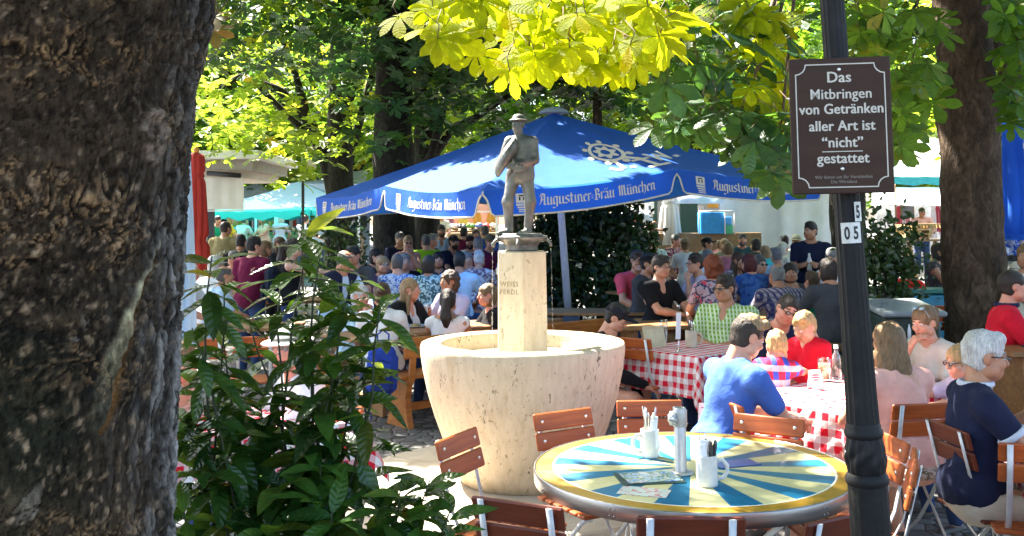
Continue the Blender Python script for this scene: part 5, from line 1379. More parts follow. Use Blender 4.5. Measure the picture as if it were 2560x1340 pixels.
m = MB(); a = P(524, 560, 19.8); m.box((a.x - KO.x, -.1, 1.1), (.12, .1, 2.2)); m.build('post', DARK, kiosk)

TEAL = canvas('teal_canvas', (.03, .42, .42), .45, (.08, .6, .58)); PALE = canvas('pale_teal_canvas', (.55, .78, .78), .4, (.6, .85, .85)); WHC = canvas('white_canvas', (.62, .66, .73), .14, stain=.12)
def pyramid(label, c, hx, hy, ze, za, top, val, cat='market parasol', post=True):
    z0 = gz(c[1]); t = thing('market_parasol', label, cat, (c[0], c[1], z0)); m = MB(); A = Vector((0, 0, za - z0)); cs = [Vector((sx * hx, sy * hy, ze - z0)) for sx, sy in ((-1, -1), (1, -1), (1, 1), (-1, 1))]
    for i in range(4):
        a, b_ = cs[i], cs[(i + 1) % 4]; rows = [[A.lerp(a.lerp(b_, u / 8), s / 6) - Vector((0, 0, .12 * math.sin(PI * s / 6) + .05 * (s / 6) * math.sin(PI * u / 8))) for u in range(9)] for s in range(7)]; m.sheet(rows)
    m.build('canopy', top, t); m = MB()
    for i in range(4):
        a, b_ = cs[i], cs[(i + 1) % 4]; out = ((a + b_) / 2); out.z = 0; out.normalize()
        rows = [[a.lerp(b_, u / 24) - Vector((0, 0, .05 * math.sin(PI * u / 24) + v * (.26 + .05 * math.cos(u * PI / 2)))) + out * (.02 + .04 * v + .03 * v * math.sin(u * 1.7)) for u in range(25)] for v in (0, .5, 1)]; m.sheet(rows)
    m.build('valance', val, t)
    if post: m = MB(); m.tube([(0, 0, 0), A], .035, 8); m.build('pole', ALU, t)
    return t
pyramid('pale teal market parasol left of the blue parasol', (P(750, 480, 31).x, 31, 0), 2.6, 2.2, P(700, 518, 31).z, P(755, 452, 31).z, PALE, TEAL)
pyramid('low teal market parasol over the clothes stall', (P(640, 480, 27.5).x, 27.5, 0), 1.9, 1.6, P(600, 522, 27.5).z, P(640, 497, 27.5).z, TEAL, TEAL)
pyramid('white topped market parasol behind the teal ones', (P(640, 480, 36).x, 36, 0), 2.2, 2.0, P(640, 500, 36).z, P(620, 458, 36).z, WHC, PALE)
pyramid('white market roof just visible under the leaves left of the blue parasol', (P(900, 440, 34).x, 34, 0), 2.0, 2.0, P(900, 462, 34).z, P(900, 420, 34).z, WHC, WHC)

GOODS = [pm('goods_%d' % i, c, .6) for i, c in enumerate(((.55, .06, .05), (.6, .3, .04), (.65, .5, .1), (.12, .3, .06), (.6, .55, .5), (.3, .1, .2), (.10, .16, .4), (.5, .3, .3), (.03, .03, .04)))]
STW = wood('stall_wood', (.16, .10, .05), (.28, .18, .09), .6)
def stall(label, x0, x1, ytop, ybot, D, seed, back, goods=14, hang=8, posts=True):
    """counter, crates of produce and things hung from a rail; every crate and garment its own object"""
    r = random.Random(seed); a, b_ = P(x0, ytop, D), P(x1, ybot, D); cx = (a.x + b_.x) / 2; wd = b_.x - a.x; z0 = gz(D)
    t = thing('market_stall', label, 'market stall', (cx, D, z0)); m = MB(); zc = b_.z - z0; m.box((0, 0, zc / 2), (wd, .9, zc), None, 0, .02); m.build('counter', STW, t)
    m = MB(); m.box((0, 1.6, (a.z - z0 + .3) / 2), (wd, .06, a.z - z0 + .3)); m.build('back_panel', back, t)
    m = MB(); m.box((0, 1.2, a.z - z0), (wd, .05, .05)); m.build('rail', ALU, t)
    if posts:
        for sx in (-1, 1): m = MB(); m.box((sx * wd * .49, -.45, (a.z - z0) / 2 + .1), (.06, .06, a.z - z0 + .2)); m.build('post', PL, t)
    for i in range(goods):
        mb = MB(); w_ = wd / goods * .86; mb.box((0, 0, .04), (w_, .5, .08), Matrix.Rotation(.25, 3, 'X'), 0, .005); c = r.randrange(len(GOODS))
        for q in range(9): mb.ball((r.uniform(-.4, .4) * w_, r.uniform(-.18, .18), .11 + r.uniform(0, .05)), r.uniform(.05, .075), 7, 5, 1)
        tag(mb.build('crate', [STW, GOODS[c]], None, (cx - wd / 2 + wd * (i + .5) / goods, D, z0 + zc + .03)), 'crate of produce on the %s' % label.split(',')[0], 'crate', 'crates on the %s' % label.split(',')[0])
    for i in range(hang):
        mb = MB(); w_ = wd / hang * r.uniform(.5, .85); h_ = r.uniform(.35, .6); rows = [[(w_ * (u / 6 - .5) * (1 if v else .7), .03 * math.sin(u * 2.1), -h_ * v / 3) for u in range(7)] for v in range(4)]; mb.sheet(rows)
        rows = [[(p[0], p[1] + .04, p[2]) for p in row] for row in rows]; mb.sheet(rows)
        tag(mb.build('garment', r.choice(GOODS), None, (cx - wd / 2 + wd * (i + .5) / hang, D + 1.2, a.z - .03)), 'garment hung in the %s' % label.split(',')[0], 'garment', 'garments on the %s' % label.split(',')[0])
    return t
pinkp = pm('stall_pink', (.62, .36, .30), .8, 0, .25, 3)
stall('clothes stall under the low teal parasol', 535, 700, 538, 588, 28, 1, pm('stall_back', (.50, .36, .34), .8, 0, .3, 2), 9, 12)
stall('fruit stall seen beneath the left valance', 700, 905, 535, 585, 29, 2, pm('stall_back_blue', (.30, .36, .45), .8, 0, .3, 2), 10, 9)
stall('produce stall seen between the dark trunks and the statue', 985, 1245, 530, 580, 26, 3, pinkp, 13, 7)

# white tent with its open kitchen end
tent = thing('market_tent', 'white canvas tent wall behind the crowd with an open kitchen end', 'tent', (P(1830, 560, 22).x, 22, gz(22))); TO = Vector(tent.location)
def wall_sheet(x0, x1, y0, y1, D, seed, amp=.05):
    rows = []
    for j in range(11):
        rows.append([])
        for i in range(41):
            p = P(x0 + (x1 - x0) * i / 40, y0 + (y1 - y0) * j / 10, D); s = j / 10
            rows[-1].append(p - TO + Vector((0, amp * (math.sin(i * .45 + seed) * .5 + math.sin(i * .21 + s * 2 + seed) + .6 * math.sin((i - 26) * s * .35)) * (.3 + s), 0)))
    return rows
m = MB(); m.sheet(wall_sheet(1800, 1953, 476, 690, 22, 1)); m.build('wall_panel', WHC, tent)
m = MB(); m.sheet(wall_sheet(1951, 2094, 474, 700, 21.9, 4)); m.build('wall_panel', WHC, tent)
m = MB(); m.sheet(wall_sheet(1560, 1642, 478, 600, 23.5, 2, .08)); m.build('wall_panel', canvas('grey_canvas', (.55, .55, .50), .3), tent)
m = MB(); m.sheet(wall_sheet(1682, 1810, 482, 509, 21.7, 3, .04)); m.build('eave', WHC, tent)
m = MB(); m.sheet([[Vector((P(1560, 476, 22).x + (P(2094, 476, 22).x - P(1560, 476, 22).x) * i / 8, 21.8 + j * .8, P(1800, 476, 22).z + .9 * math.sin(PI * j / 5) )) - TO for i in range(9)] for j in range(6)]); m.build('roof', WHC, tent)
m = MB(); box_px(m, 1700, 506, 1746, 592, 23.6, .1, O=TO); m.build('green_door', pm('dark_green', (.012, .05, .035), .5), tent)
m = MB(); box_px(m, 1560, 584, 1905, 640, 21.2, .6, O=TO); m.build('serving_counter', STW, tent)
m = MB(); box_px(m, 1560, 490, 1900, 660, 26, .1, O=TO); m.build('back_wall', pm('tent_inside', (.30, .29, .26), .9, 0, .2, 2), tent)
m = MB(); box_px(m, 1632, 500, 1645, 590, 22.6, .1, O=TO); m.build('post', pm('dark_green', (.012, .05, .035), .5), tent)
t = closed('tied_curtain', 'white canvas curtain tied back beside the dark green door', (P(1674, 560, 21.4).x, 21.4, gz(21.4)), P(1674, 486, 21.4).z - gz(21.4), P(1674, 612, 21.4).z - gz(21.4), .16, .27, canvas('curtain_white', (.62, .62, .62), .3), 8, (P(1674, 508, 21.4).z - gz(21.4),), 5, pole=.03); t['category'] = 'curtain'
tr_ = P(1790, 585, 20.9); tro = thing('crate_trolley', 'bright blue folding crate trolley on the serving counter', 'trolley', tr_); QO = Vector(tro.location)
m = MB(); box_px(m, 1752, 531, 1812, 584, 20.9, .4, O=QO); m.build('crate', pm('crate_blue', (.01, .25, .68), .4), tro)
m = MB(); box_px(m, 1814, 542, 1830, 562, 21, .3, O=QO); m.build('box', pm('crate_blue2', (.03, .25, .6), .4), tro); m = MB(); box_px(m, 1814, 562, 1833, 585, 21, .3, O=QO); m.build('box', pm('crate_green', (.05, .35, .2), .5), tro)
m = MB()
for a, b_ in (((1748, 528), (1836, 528)), ((1836, 528), (1837, 586)), ((1748, 528), (1748, 586)), ((1812, 528), (1813, 586))): m.tube([P(*a, 20.85) - QO, P(*b_, 20.85) - QO], .014, 6)
m.build('frame', ALU, tro)
for i, (x, y, w_, h_, c) in enumerate(((1760, 505, 22, 20, 4), (1782, 520, 24, 18, 1), (1790, 498, 16, 18, 7), (1752, 545, 12, 30, 4), (1768, 560, 14, 24, 4))):
    m = MB(); a = P(x, y, 24); m.box((0, 0, h_ * .005), (w_ * .01, .2, h_ * .01), None, 0, .01); tag(m.build('kitchen_box', GOODS[c], None, a), 'box stacked on the shelf inside the open tent', 'box', 'boxes in the tent kitchen')
m = MB(); a = P(1624, 520, 21.3); m.box((0, 0, 0), (.20, .02, .26), None, 0, .004); nb = m.build('paper_notice', NAP, None, a); tag(nb, 'white paper notice pinned by the tied curtain', 'notice')
m = MB(); m.box((0, -.013, .0), (.05, .004, .09)); m.build('print_mark', pm('grey_ink', (.10, .11, .16), .6), nb)
m = MB(); m.ball((0, 0, .25), (.42, .3, .28), 14, 9); sk = m.build('white_sack', WHC, None, P(1585, 583, 20.9)); tag(sk, 'bulging white sack on the tent counter by the hedge', 'sack')

# market on the right, between notice board and brown trunk
m_ = thing('market_stall', 'market stall with white and teal awnings left of the brown trunk', 'market stall', (P(2310, 560, 24).x, 24, gz(24))); MO = Vector(m_.location)
def slope(m, x0, x1, yt, yb, D, dep, O):
    rows = [[P(x0 + (x1 - x0) * i / 12, yt + (yb - yt) * j / 4, D + dep * (1 - j / 4)) - O + Vector((0, 0, -.03 * math.sin(i * 2.1) * j / 4)) for i in range(13)] for j in range(5)]; m.sheet(rows)
m = MB(); slope(m, 2190, 2480, 345, 415, 26, 3, MO); m.build('roof', canvas('bright_canvas', (.8, .82, .84), .4), m_)
m = MB(); slope(m, 2190, 2480, 414, 443, 24, 1.6, MO); m.build('awning', PALE, m_)
m = MB(); slope(m, 2190, 2480, 442, 462, 23.9, .1, MO); m.build('valance', pm('teal_trim', (.02, .25, .25), .7), m_)
m = MB(); slope(m, 2180, 2480, 468, 512, 22.6, 1.4, MO); m.build('awning', WHC, m_)
m = MB(); box_px(m, 2190, 505, 2480, 640, 26, .1, O=MO); m.build('back_panel', pm('stall_back_pale', (.62, .52, .50), .8, 0, .35, 4), m_)
for x in (2238, 2382): m = MB(); box_px(m, x, 460, x + 8, 660, 23, .08, O=MO); m.build('post', STW, m_)
r = random.Random(8)
CL = [pm('textile_%d' % i, c, .8) for i, c in enumerate(((.55, .06, .10), (.7, .68, .68), (.62, .25, .3), (.75, .72, .74), (.4, .05, .08), (.7, .45, .5)))]
for i, x in enumerate((2246, 2256, 2266, 2332, 2343, 2352, 2362, 2371, 2380, 2390)):
    mb = MB(); h_ = r.uniform(.6, 1.0); rows = [[(.11 * (u / 5 - .5) * (1.2 if v else .7), .03 * math.sin(u * 2.3), -h_ * v / 4) for u in range(6)] for v in range(5)]; mb.sheet(rows)
    tag(mb.build('hanging_textile', CL[i % 6], None, P(x, 515, 23.6)), 'red or white textile hanging in the stall left of the brown trunk', 'textile', 'textiles hanging in the right stall')
m = MB(); m.box((0, 0, 0), (.34, .03, .34), None, 0, .01); m.box((0, -.02, 0), (.26, .02, .26), None, 1); tag(m.build('picture_frame', [STW, pm('slate', (.12, .12, .13), .6)], None, P(2268, 527, 23)), 'wooden framed slate hanging in the market stall', 'slate')
for i, (x, y, w_) in enumerate(((2285, 568, 74), (2312, 566, 70), (2285, 580, 60), (2282, 590, 62))):
    a = P(x, y, 21); m = MB(); ww2 = w_ / F_PX * 21
    for q in range(4): m.box((0, -.25 + q * .16, .05), (ww2, .12, .02))
    for q in (-1, 0, 1): m.box((q * ww2 * .45, 0, .0), (.07, .6, .07))
    tag(m.build('pallet', wood('pallet_wood', (.38, .26, .11), (.55, .40, .20), .7), None, a), 'pale wooden pallet stacked on the trestle in the market', 'pallet', 'pallets on the market trestle')
tt = thing('trestle_table', 'wooden trestle table under the pallets, left of the brown trunk', 'table', (P(2305, 610, 21).x, 21, gz(21))); zt = P(2305, 598, 21).z - gz(21)
m = MB(); m.box((0, 0, zt - .02), (1.0, .7, .04)); m.build('tabletop', STW, tt)
for sx in (-1, 1):
    for dx in (-1, 1): m = MB(); m.bar((sx * .28, 0, zt - .04), (sx * .28 + dx * .22, 0, 0), .05, .05, (0, 1, 0)); m.build('leg', wood('pallet_wood', (.38, .26, .11), (.55, .40, .20), .7), tt)
# blue and white goods right of the trunk
m = MB(); rows = [[(.5 * (u / 14 - .5) + .03 * math.sin(v), .08 * math.sin(u * 1.7 + v * .3), -.62 * v / 8) for u in range(15)] for v in range(9)]; m.sheet(rows)
tag(m.build('flag_cloth', cloth('blue_white_blots', (.03, .12, .55), 'blots', (.7, .72, .78), 9), None, P(2545, 512, 11.9)), 'blue and white cloth hanging under the closed blue parasol', 'cloth')

# dark green counter with grey lid, teal bin box
a = P(2275, 760, 8.4); cn = thing('serving_station', 'dark green serving cabinet with a grey sloping lid beside the lamp post', 'cabinet', (a.x, 8.4, gz(8.4))); zt = a.z - gz(8.4)
GRN = pm('cabinet_green', (.012, .03, .022), .45)
m = MB(); m.box((0, .25, (zt - .1) / 2), (.50, .55, zt - .1), None, 0, .02); m.build('cabinet', GRN, cn)
m = MB(); m.box((0, .22, zt - .05), (.56, .66, .05), Matrix.Rotation(.10, 3, 'X'), 0, .015); m.build('lid', pm('grey_lid', (.22, .24, .25), .3), cn)
for x in (-.03, .03): m = MB(); m.lathe([(.016, zt - .32), (.016, zt - .22), (.007, zt - .19), (.007, zt - .17)], 10, (x, -.04, 0)); tag(m.build('sauce_bottle', PL if x < 0 else DARK, None, (a.x, 8.4, gz(8.4))), 'sauce bottle standing before the green serving cabinet', 'bottle', 'sauce bottles at the serving cabinet')
a = P(2335, 742, 11.5); bn_ = thing('waste_box', 'teal and blue box with a dark green lid behind the serving cabinet', 'box', (a.x, 11.5, gz(11.5))); zt = P(2335, 725, 11.5).z - gz(11.5)
m = MB(); m.box((0, .2, zt / 2 - .03), (.50, .4, zt - .06), None, 0, .01); m.build('box', pm('teal_box', (.02, .20, .30), .5), bn_)
m = MB(); m.box((0, .2, zt - .02), (.54, .44, .05), None, 0, .012); m.build('lid', pm('teal_lid', (.02, .14, .12), .5), bn_)
# string of lights
m = MB(); pts = [P(1560 + 60 * i, -20 + 26 * i + 10 * math.sin(i * .6), 6.0) for i in range(-2, 9)]; O = pts[0]; m.tube([p - O for p in pts], .006, 6)
sl = m.build('string_light', pm('teal_cable', (.02, .18, .16), .5), None, O); tag(sl, 'teal cable with bulb sockets strung among the leaves at the top', 'string lights')
for i in (2, 4, 6, 8): m = MB(); q = pts[i] - O; m.lathe([(.012, -.06), (.014, 0)], 8, q); m.ball(q - Vector((0, 0, .085)), (.022, .022, .03), 10, 7); m.build('bulb', glass('bulb_glass', (.8, .85, .8), .1), sl)
# thin post seen left of the parasol
m = MB(); a = P(757, 600, 22); m.tube([(0, 0, -1.5), (0, 0, P(757, 300, 22).z - a.z)], .035, 8); m.box((.18, 0, P(775, 395, 22).z - a.z), (.24, .03, .50), None, 1, .01); tag(m.build('sign_post', [DARK, pm('pale_sign', (.5, .42, .36), .7)], None, a), 'thin dark post with a pale panel among the leaves left of the parasol', 'post')

# ------------------------------------------------------------------ hedge shrubs
def shrub(label, c, hx, hy, z0, z1, n, size, mat, seed, group=None, stem=True, cat='shrub'):
    r = np.random.default_rng(seed); t = thing('hedge_shrub', label, cat, (c[0], c[1], gz(c[1])), 0, group)
    cc = r.uniform(-1, 1, (40, 3)) * np.array([hx, hy, (z1 - z0) / 2]) * np.array([.85, .85, .95]) + np.array([0, 0, (z0 + z1) / 2])
    pos = cc[r.integers(0, 40, n)] + r.normal(0, .11, (n, 3)) * np.array([1, 1, 1.1]); pos[:, 2] = np.maximum(pos[:, 2], .05)
    nr = r.normal(0, .6, (n, 3)); nr[:, 1] -= .5; nr[:, 2] += .5
    leaves('foliage', pos, size, mat, t, (np.array([(0, 0, 0), (-.28, .5, .05), (0, 1, -.12), (.28, .5, .05), (0, .5, -.05)], float), np.array([(0, 4, 2, 1), (0, 3, 2, 4)], np.int32)), nr, None, seed)
    m = MB(); rr = random.Random(seed)
    for i in range(5): m.tube([(rr.uniform(-.1, .1), 0, 0), (rr.uniform(-.5, .5) * hx, rr.uniform(-.3, .3) * hy, z1 * .5), (rr.uniform(-.8, .8) * hx, rr.uniform(-.5, .5) * hy, z1 * .9)], [.02, .015, .006], 6)
    m.build('stem', BARK_DARK, t); return t
HEDGE = leaf_mat('hedge_leaf', (.028, .06, .016), (.10, .17, .02), .35, .25, spec=.5)
for i, (px, D, hx, y0, lab) in enumerate(((1365, 15.6, .36, 545, 'dense dark shrub just right of the column'), (1440, 15.3, .40, 520, 'dense dark shrub behind the parasol pole'), (1535, 15.0, .33, 510, 'leafy shrub right of the thin brown stem'), (1590, 15.6, .24, 560, 'low sparse shrub at the right end of the hedge'))):
    c = P(px, 650, D); shrub(lab, (c.x, c.y), hx, .3, .2, P(px, y0, D).z - gz(D), 2300, .12, HEDGE, 90 + i, 'shrubs of the hedge')
c = P(2218, 700, 9.6); shrub('dark columnar shrub with white glints right of the lamp post', (c.x, c.y), .24, .22, .3, P(2218, 570, 9.6).z, 2600, .08, HEDGE, 97)
c = P(850, 600, 15); shrub('dark bush under the left end of the parasol', (c.x, c.y), .4, .4, .4, P(850, 555, 15).z - gz(15), 1200, .10, HEDGE, 98)
c = P(1506, 690, 16.6); t = thing('young_tree', 'thin straight brown stem standing in the hedge', 'tree', (c.x, c.y, gz(c.y)))
trunk_obj(t, [(0, 0, 0), (-.02, 0, 1.5), (-.05, 0, 3.2), (-.05, 0, 4.6)], [.12, .105, .09, .05], BARK_MID, seed=4)
pos = crown_pts((-.05, 0, 4.4), (1.3, 1.2, .9), 700, 24, .35, 44); wp = pos + np.array([c.x, c.y, 0]); leaves('crown', pos[~in_beam(wp)], .2, L_BLUE, t, TPL5, seed=45)
c = P(1392, 740, 12.1); m = MB(); m.lathe([(.001, .02), (.16, 0), (.2, .35), (.22, .36), (.22, .42), (.18, .42), (.18, .3), (.001, .28)], 20, cap=False); tag(m.build('flower_pot', pm('terracotta', (.32, .12, .06), .7), None, (c.x - .1, c.y, gz(c.y))), 'terracotta pot standing at the foot of the hedge', 'pot')

# ------------------------------------------------------------------ laurel in the left foreground
def laurel_leaf():
    us = np.linspace(0, 1, 9); w_ = .17 * np.sin(PI * us ** .85) ** .8; w_[0] = .012; w_[-1] = .004
    V, Q, UV = [], [], []
    for u, ww in zip(us, w_):
        z = -.32 * u ** 2.0
        for s, f in ((-1, 1), (-.5, .45), (0, 0), (.5, .45), (1, 1)): UV.append((s, u, 0)); V.append((s * ww, u, z + .22 * ww * f + (.012 * math.sin(u * 40) * abs(s))))
    for i in range(8):
        for j in range(4): Q.append((i * 5 + j, i * 5 + j + 1, (i + 1) * 5 + j + 1, (i + 1) * 5 + j))
    return np.array(V, float), np.array(Q, np.int32), np.array(UV, float)
LL = laurel_leaf()
LAUR = leaf_mat('laurel_leaf', (.014, .052, .010), (.15, .30, .02), .25, .30, .4, spec=.55, vein=8)
LAURY = leaf_mat('laurel_young', (.05, .13, .02), (.30, .46, .03), .28, .42, .3, spec=.5, vein=8)
def laurel(label, tips, D, base, seed, size=.118, per=15):
    """stems from the root to every tip, leaves set spirally along the upper part of each stem"""
    r = random.Random(seed); b0 = Vector(base); t = thing('laurel_shrub', label, 'shrub', b0); st = MB(); pos, nr, fw, sz, yg = [], [], [], [], []
    for (px, py, dd, n) in tips:
        tip = P(px, py, D + dd) - b0; mid = Vector((tip.x * .62 + r.uniform(-.09, .09), tip.y * .6 + r.uniform(-.05, .05), tip.z * .60)); root = Vector((r.uniform(-.12, .12), r.uniform(-.1, .1), 0)); up = tip.lerp(mid, .35) + Vector((r.uniform(-.03, .03), 0, r.uniform(-.01, .03)))
        line = [root, root.lerp(mid, .5) + Vector((r.uniform(-.04, .04), 0, 0)), mid, mid.lerp(up, .5) + Vector((r.uniform(-.02, .02), 0, 0)), up, tip.lerp(up, .5) + Vector((r.uniform(-.012, .012), 0, .01)), tip]; st.tube(line, [.006, .005, .0042, .0036, .003, .0024, .0016], 6)
        a0 = r.uniform(0, 6)
        n = int(n * 1.75)
        for i in range(n):
            s = (i + .5) / n; q = tip.lerp(up, s) if s < .5 else up.lerp(mid, (s - .5) * 1.5); a = a0 + i * 2.4 + r.uniform(-.3, .3)
            o = Vector((math.cos(a), math.sin(a), r.uniform(.15, .75) if s < .25 else r.uniform(-.45, .35))).normalized()
            nn = Vector((-o.x * o.z, -o.y * o.z, 1 - o.z * o.z)) + Vector((r.gauss(0, .25), r.gauss(-.15, .25), r.gauss(0, .15)))
            pos.append(q); nr.append(nn); fw.append(o); sz.append(r.uniform(.75, 1.15)); yg.append(s < .22 and r.random() < .55)
    st.build('stem', pm('laurel_stem', (.022, .035, .010), .6), t)
    pos, nr, fw, yg = np.array([tuple(p) for p in pos]), np.array([tuple(p) for p in nr]), np.array([tuple(p) for p in fw]), np.array(yg)
    for nm, mk, mt in (('foliage', ~yg, LAUR), ('young_leaves', yg, LAURY)):
        if mk.sum(): leaves(nm, pos[mk], size, mt, t, LL, nr[mk], fw[mk], seed)
    return t
r = random.Random(12)
tips = [(770, 575, .1, 16), (800, 640, .0, 12), (530, 640, -.1, 13), (560, 700, 0, 12), (880, 700, 0, 13), (950, 770, -.1, 12), (700, 720, .15, 10), (620, 800, .1, 12), (800, 780, .05, 15), (900, 860, .0, 15), (480, 820, -.1, 14), (560, 860, .05, 15), (830, 900, 0, 16), (900, 950, .0, 12), (500, 960, 0, 16), (600, 960, .1, 18), (650, 1010, .1, 18), (800, 1010, .0, 18), (830, 1060, -.05, 14), (460, 1050, -.1, 16), (560, 1070, 0, 18), (660, 1090, .1, 18), (760, 1110, 0, 18), (800, 1160, -.1, 16), (500, 1170, -.1, 18), (600, 1190, 0, 18), (700, 1210, -.1, 18), (800, 1240, -.15, 18), (830, 1280, -.2, 14), (460, 1280, -.2, 16), (560, 1300, -.15, 18), (660, 1320, -.2, 18), (750, 1340, -.2, 18), (520, 1400, -.25, 16), (640, 1430, -.3, 16), (780, 1430, -.3, 16), (850, 1420, -.3, 12)]
pb = P(690, 1340, 2.45); laurel('tall glossy laurel shrub with lance shaped leaves before the huge trunk', tips, 2.45, (pb.x, pb.y + .05, 0), 13)
pb = P(1000, 1340, 2.3); laurel('low laurel sprig with narrow leaves at the bottom, in front of the plinth', [(1075, 1200, .05, 11), (1000, 1225, .0, 11), (1130, 1265, -.05, 11), (960, 1260, 0, 11), (1040, 1290, 0, 12), (930, 1320, 0, 12), (1120, 1330, -.05, 9), (1010, 1370, -.1, 12)], 2.3, (pb.x, pb.y, 0), 14, .105)
# ------------------------------------------------------------------ bodies: one smooth surface grown from overlapping limb volumes
class Field:
    def __init__(s, lo, hi, h):
        s.h = h; s.lo = np.array(lo, float); s.n = np.maximum(4, np.ceil((np.array(hi) - s.lo) / h).astype(int) + 1)
        s.F = np.full(tuple(s.n), 9.0, np.float32)
        s.ax = [s.lo[k] + h * np.arange(s.n[k]) for k in range(3)]
    def sl(s, lo, hi):
        i0 = np.clip(np.floor((np.array(lo) - s.lo) / s.h).astype(int), 0, s.n); i1 = np.clip(np.ceil((np.array(hi) - s.lo) / s.h).astype(int) + 1, 0, s.n)
        if (i1 <= i0).any(): return None
        g = np.meshgrid(s.ax[0][i0[0]:i1[0]], s.ax[1][i0[1]:i1[1]], s.ax[2][i0[2]:i1[2]], indexing='ij', sparse=True)
        return tuple(slice(a, b) for a, b in zip(i0, i1)), g
    def put(s, d, sl, k):
        A = s.F[sl]
        if k > 0:
            hh = np.clip(.5 + .5 * (A - d) / k, 0, 1); s.F[sl] = A * (1 - hh) + d * hh - k * hh * (1 - hh)
        else: s.F[sl] = np.minimum(A, d)
    def cone(s, a, b, ra, rb, k=.02, grow=0.0):
        a, b = np.array(a, float), np.array(b, float); ra, rb = ra + grow, rb + grow; m = max(ra, rb) + k + 2 * s.h
        r = s.sl(np.minimum(a, b) - m, np.maximum(a, b) + m)
        if r is None: return
        sl, (X, Y, Z) = r; d = b - a; L2 = max(1e-9, float(d @ d))
        t = np.clip(((X - a[0]) * d[0] + (Y - a[1]) * d[1] + (Z - a[2]) * d[2]) / L2, 0, 1)
        dist = np.sqrt((X - a[0] - t * d[0]) ** 2 + (Y - a[1] - t * d[1]) ** 2 + (Z - a[2] - t * d[2]) ** 2) - (ra + (rb - ra) * t)
        s.put(dist.astype(np.float32), sl, k)
    def ell(s, c, rad, R=None, k=.02, grow=0.0, sub=False):
        c = np.array(c, float); rad = np.array(rad, float) + grow; m = rad.max() + k + 2 * s.h
        r = s.sl(c - m, c + m)
        if r is None: return
        sl, (X, Y, Z) = r; x, y, z = X - c[0], Y - c[1], Z - c[2]
        if R is not None: x, y, z = (R[0][j] * x + R[1][j] * y + R[2][j] * z for j in range(3))
        k0 = np.sqrt((x / rad[0]) ** 2 + (y / rad[1]) ** 2 + (z / rad[2]) ** 2); k1 = np.sqrt((x / rad[0] ** 2) ** 2 + (y / rad[1] ** 2) ** 2 + (z / rad[2] ** 2) ** 2)
        d = (k0 * (k0 - 1) / np.maximum(k1, 1e-6)).astype(np.float32)
        if sub:
            A = s.F[sl]; hh = np.clip(.5 - .5 * (A + d) / k, 0, 1); s.F[sl] = A * (1 - hh) - d * hh + k * hh * (1 - hh)
        else: s.put(d, sl, k)
    def grid(s): return np.stack(np.meshgrid(*s.ax, indexing='ij'), -1)
    def cut(s, n, p, keep=-1):                       # keep the side where (x-p).n < 0
        X, Y, Z = np.meshgrid(*s.ax, indexing='ij', sparse=True)
        s.F = np.maximum(s.F, ((X - p[0]) * n[0] + (Y - p[1]) * n[1] + (Z - p[2]) * n[2]).astype(np.float32))
    def ripple(s, f, amp, seed):
        nb = np.abs(s.F) < 3 * amp + 2 * s.h; idx = np.nonzero(nb)
        p = np.stack([s.ax[k][idx[k]] for k in range(3)], -1)
        s.F[idx] += (amp * fbm(p * np.array(f), 3, seed)).astype(np.float32)
    def crease(s, f, amp, seed):
        idx = np.nonzero(np.abs(s.F) < 2 * amp + 2 * s.h); p = np.stack([s.ax[k][idx[k]] for k in range(3)], -1) * np.array(f); p = p + .5 * fbm(p * .6 + 3, 2, seed + 1)[:, None]
        s.F[idx] += (amp * (np.abs(fbm(p, 3, seed)) * 2.2 - .45)).astype(np.float32)
    def mesh(s):
        F = s.F; n = F.shape; ins = F < 0
        c = [ins[i:n[0] - 1 + i, j:n[1] - 1 + j, k:n[2] - 1 + k] for i in (0, 1) for j in (0, 1) for k in (0, 1)]
        cnt = sum(x.astype(np.int8) for x in c); act = (cnt > 0) & (cnt < 8); I = np.nonzero(act)
        if len(I[0]) == 0: return np.zeros((0, 3)), np.zeros((0, 4), int)
        idx = np.full(act.shape, -1, np.int64); idx[I] = np.arange(len(I[0]))
        acc = np.zeros((len(I[0]), 3)); w = np.zeros(len(I[0])); off = [(i, j, k) for i in (0, 1) for j in (0, 1) for k in (0, 1)]
        val = [F[I[0] + o[0], I[1] + o[1], I[2] + o[2]] for o in off]
        for a in range(8):
            for ax in range(3):
                if off[a][ax]: continue
                b = a + (4, 2, 1)[ax]; va, vb = val[a], val[b]; cr = (va < 0) != (vb < 0)
                t = np.where(cr, va / np.where(cr, va - vb, 1), 0); p = np.array(off[a], float)[None] + t[:, None] * np.eye(3)[ax]
                acc += p * cr[:, None]; w += cr
        V = (np.stack(I, -1) + acc / w[:, None]) * s.h + s.lo
        Q = []
        for ax in range(3):
            u, v = (ax + 1) % 3, (ax + 2) % 3
            sa = [slice(0, None)] * 3; sa[ax] = slice(0, n[ax] - 1); sb = [slice(0, None)] * 3; sb[ax] = slice(1, n[ax])
            A, B = ins[tuple(sa)], ins[tuple(sb)]; E = np.nonzero(A != B); E = np.stack(E, -1)
            ok = (E[:, u] > 0) & (E[:, v] > 0) & (E[:, u] < n[u] - 1) & (E[:, v] < n[v] - 1); E = E[ok]
            if not len(E): continue
            q = []
            for du, dv in ((-1, -1), (0, -1), (0, 0), (-1, 0)):
                e = E.copy(); e[:, u] += du; e[:, v] += dv; q.append(idx[e[:, 0], e[:, 1], e[:, 2]])
            q = np.stack(q, -1); fl = A[E[:, 0], E[:, 1], E[:, 2]]; q = np.where(fl[:, None], q, q[:, ::-1]); Q.append(q)
        return V, np.concatenate(Q)

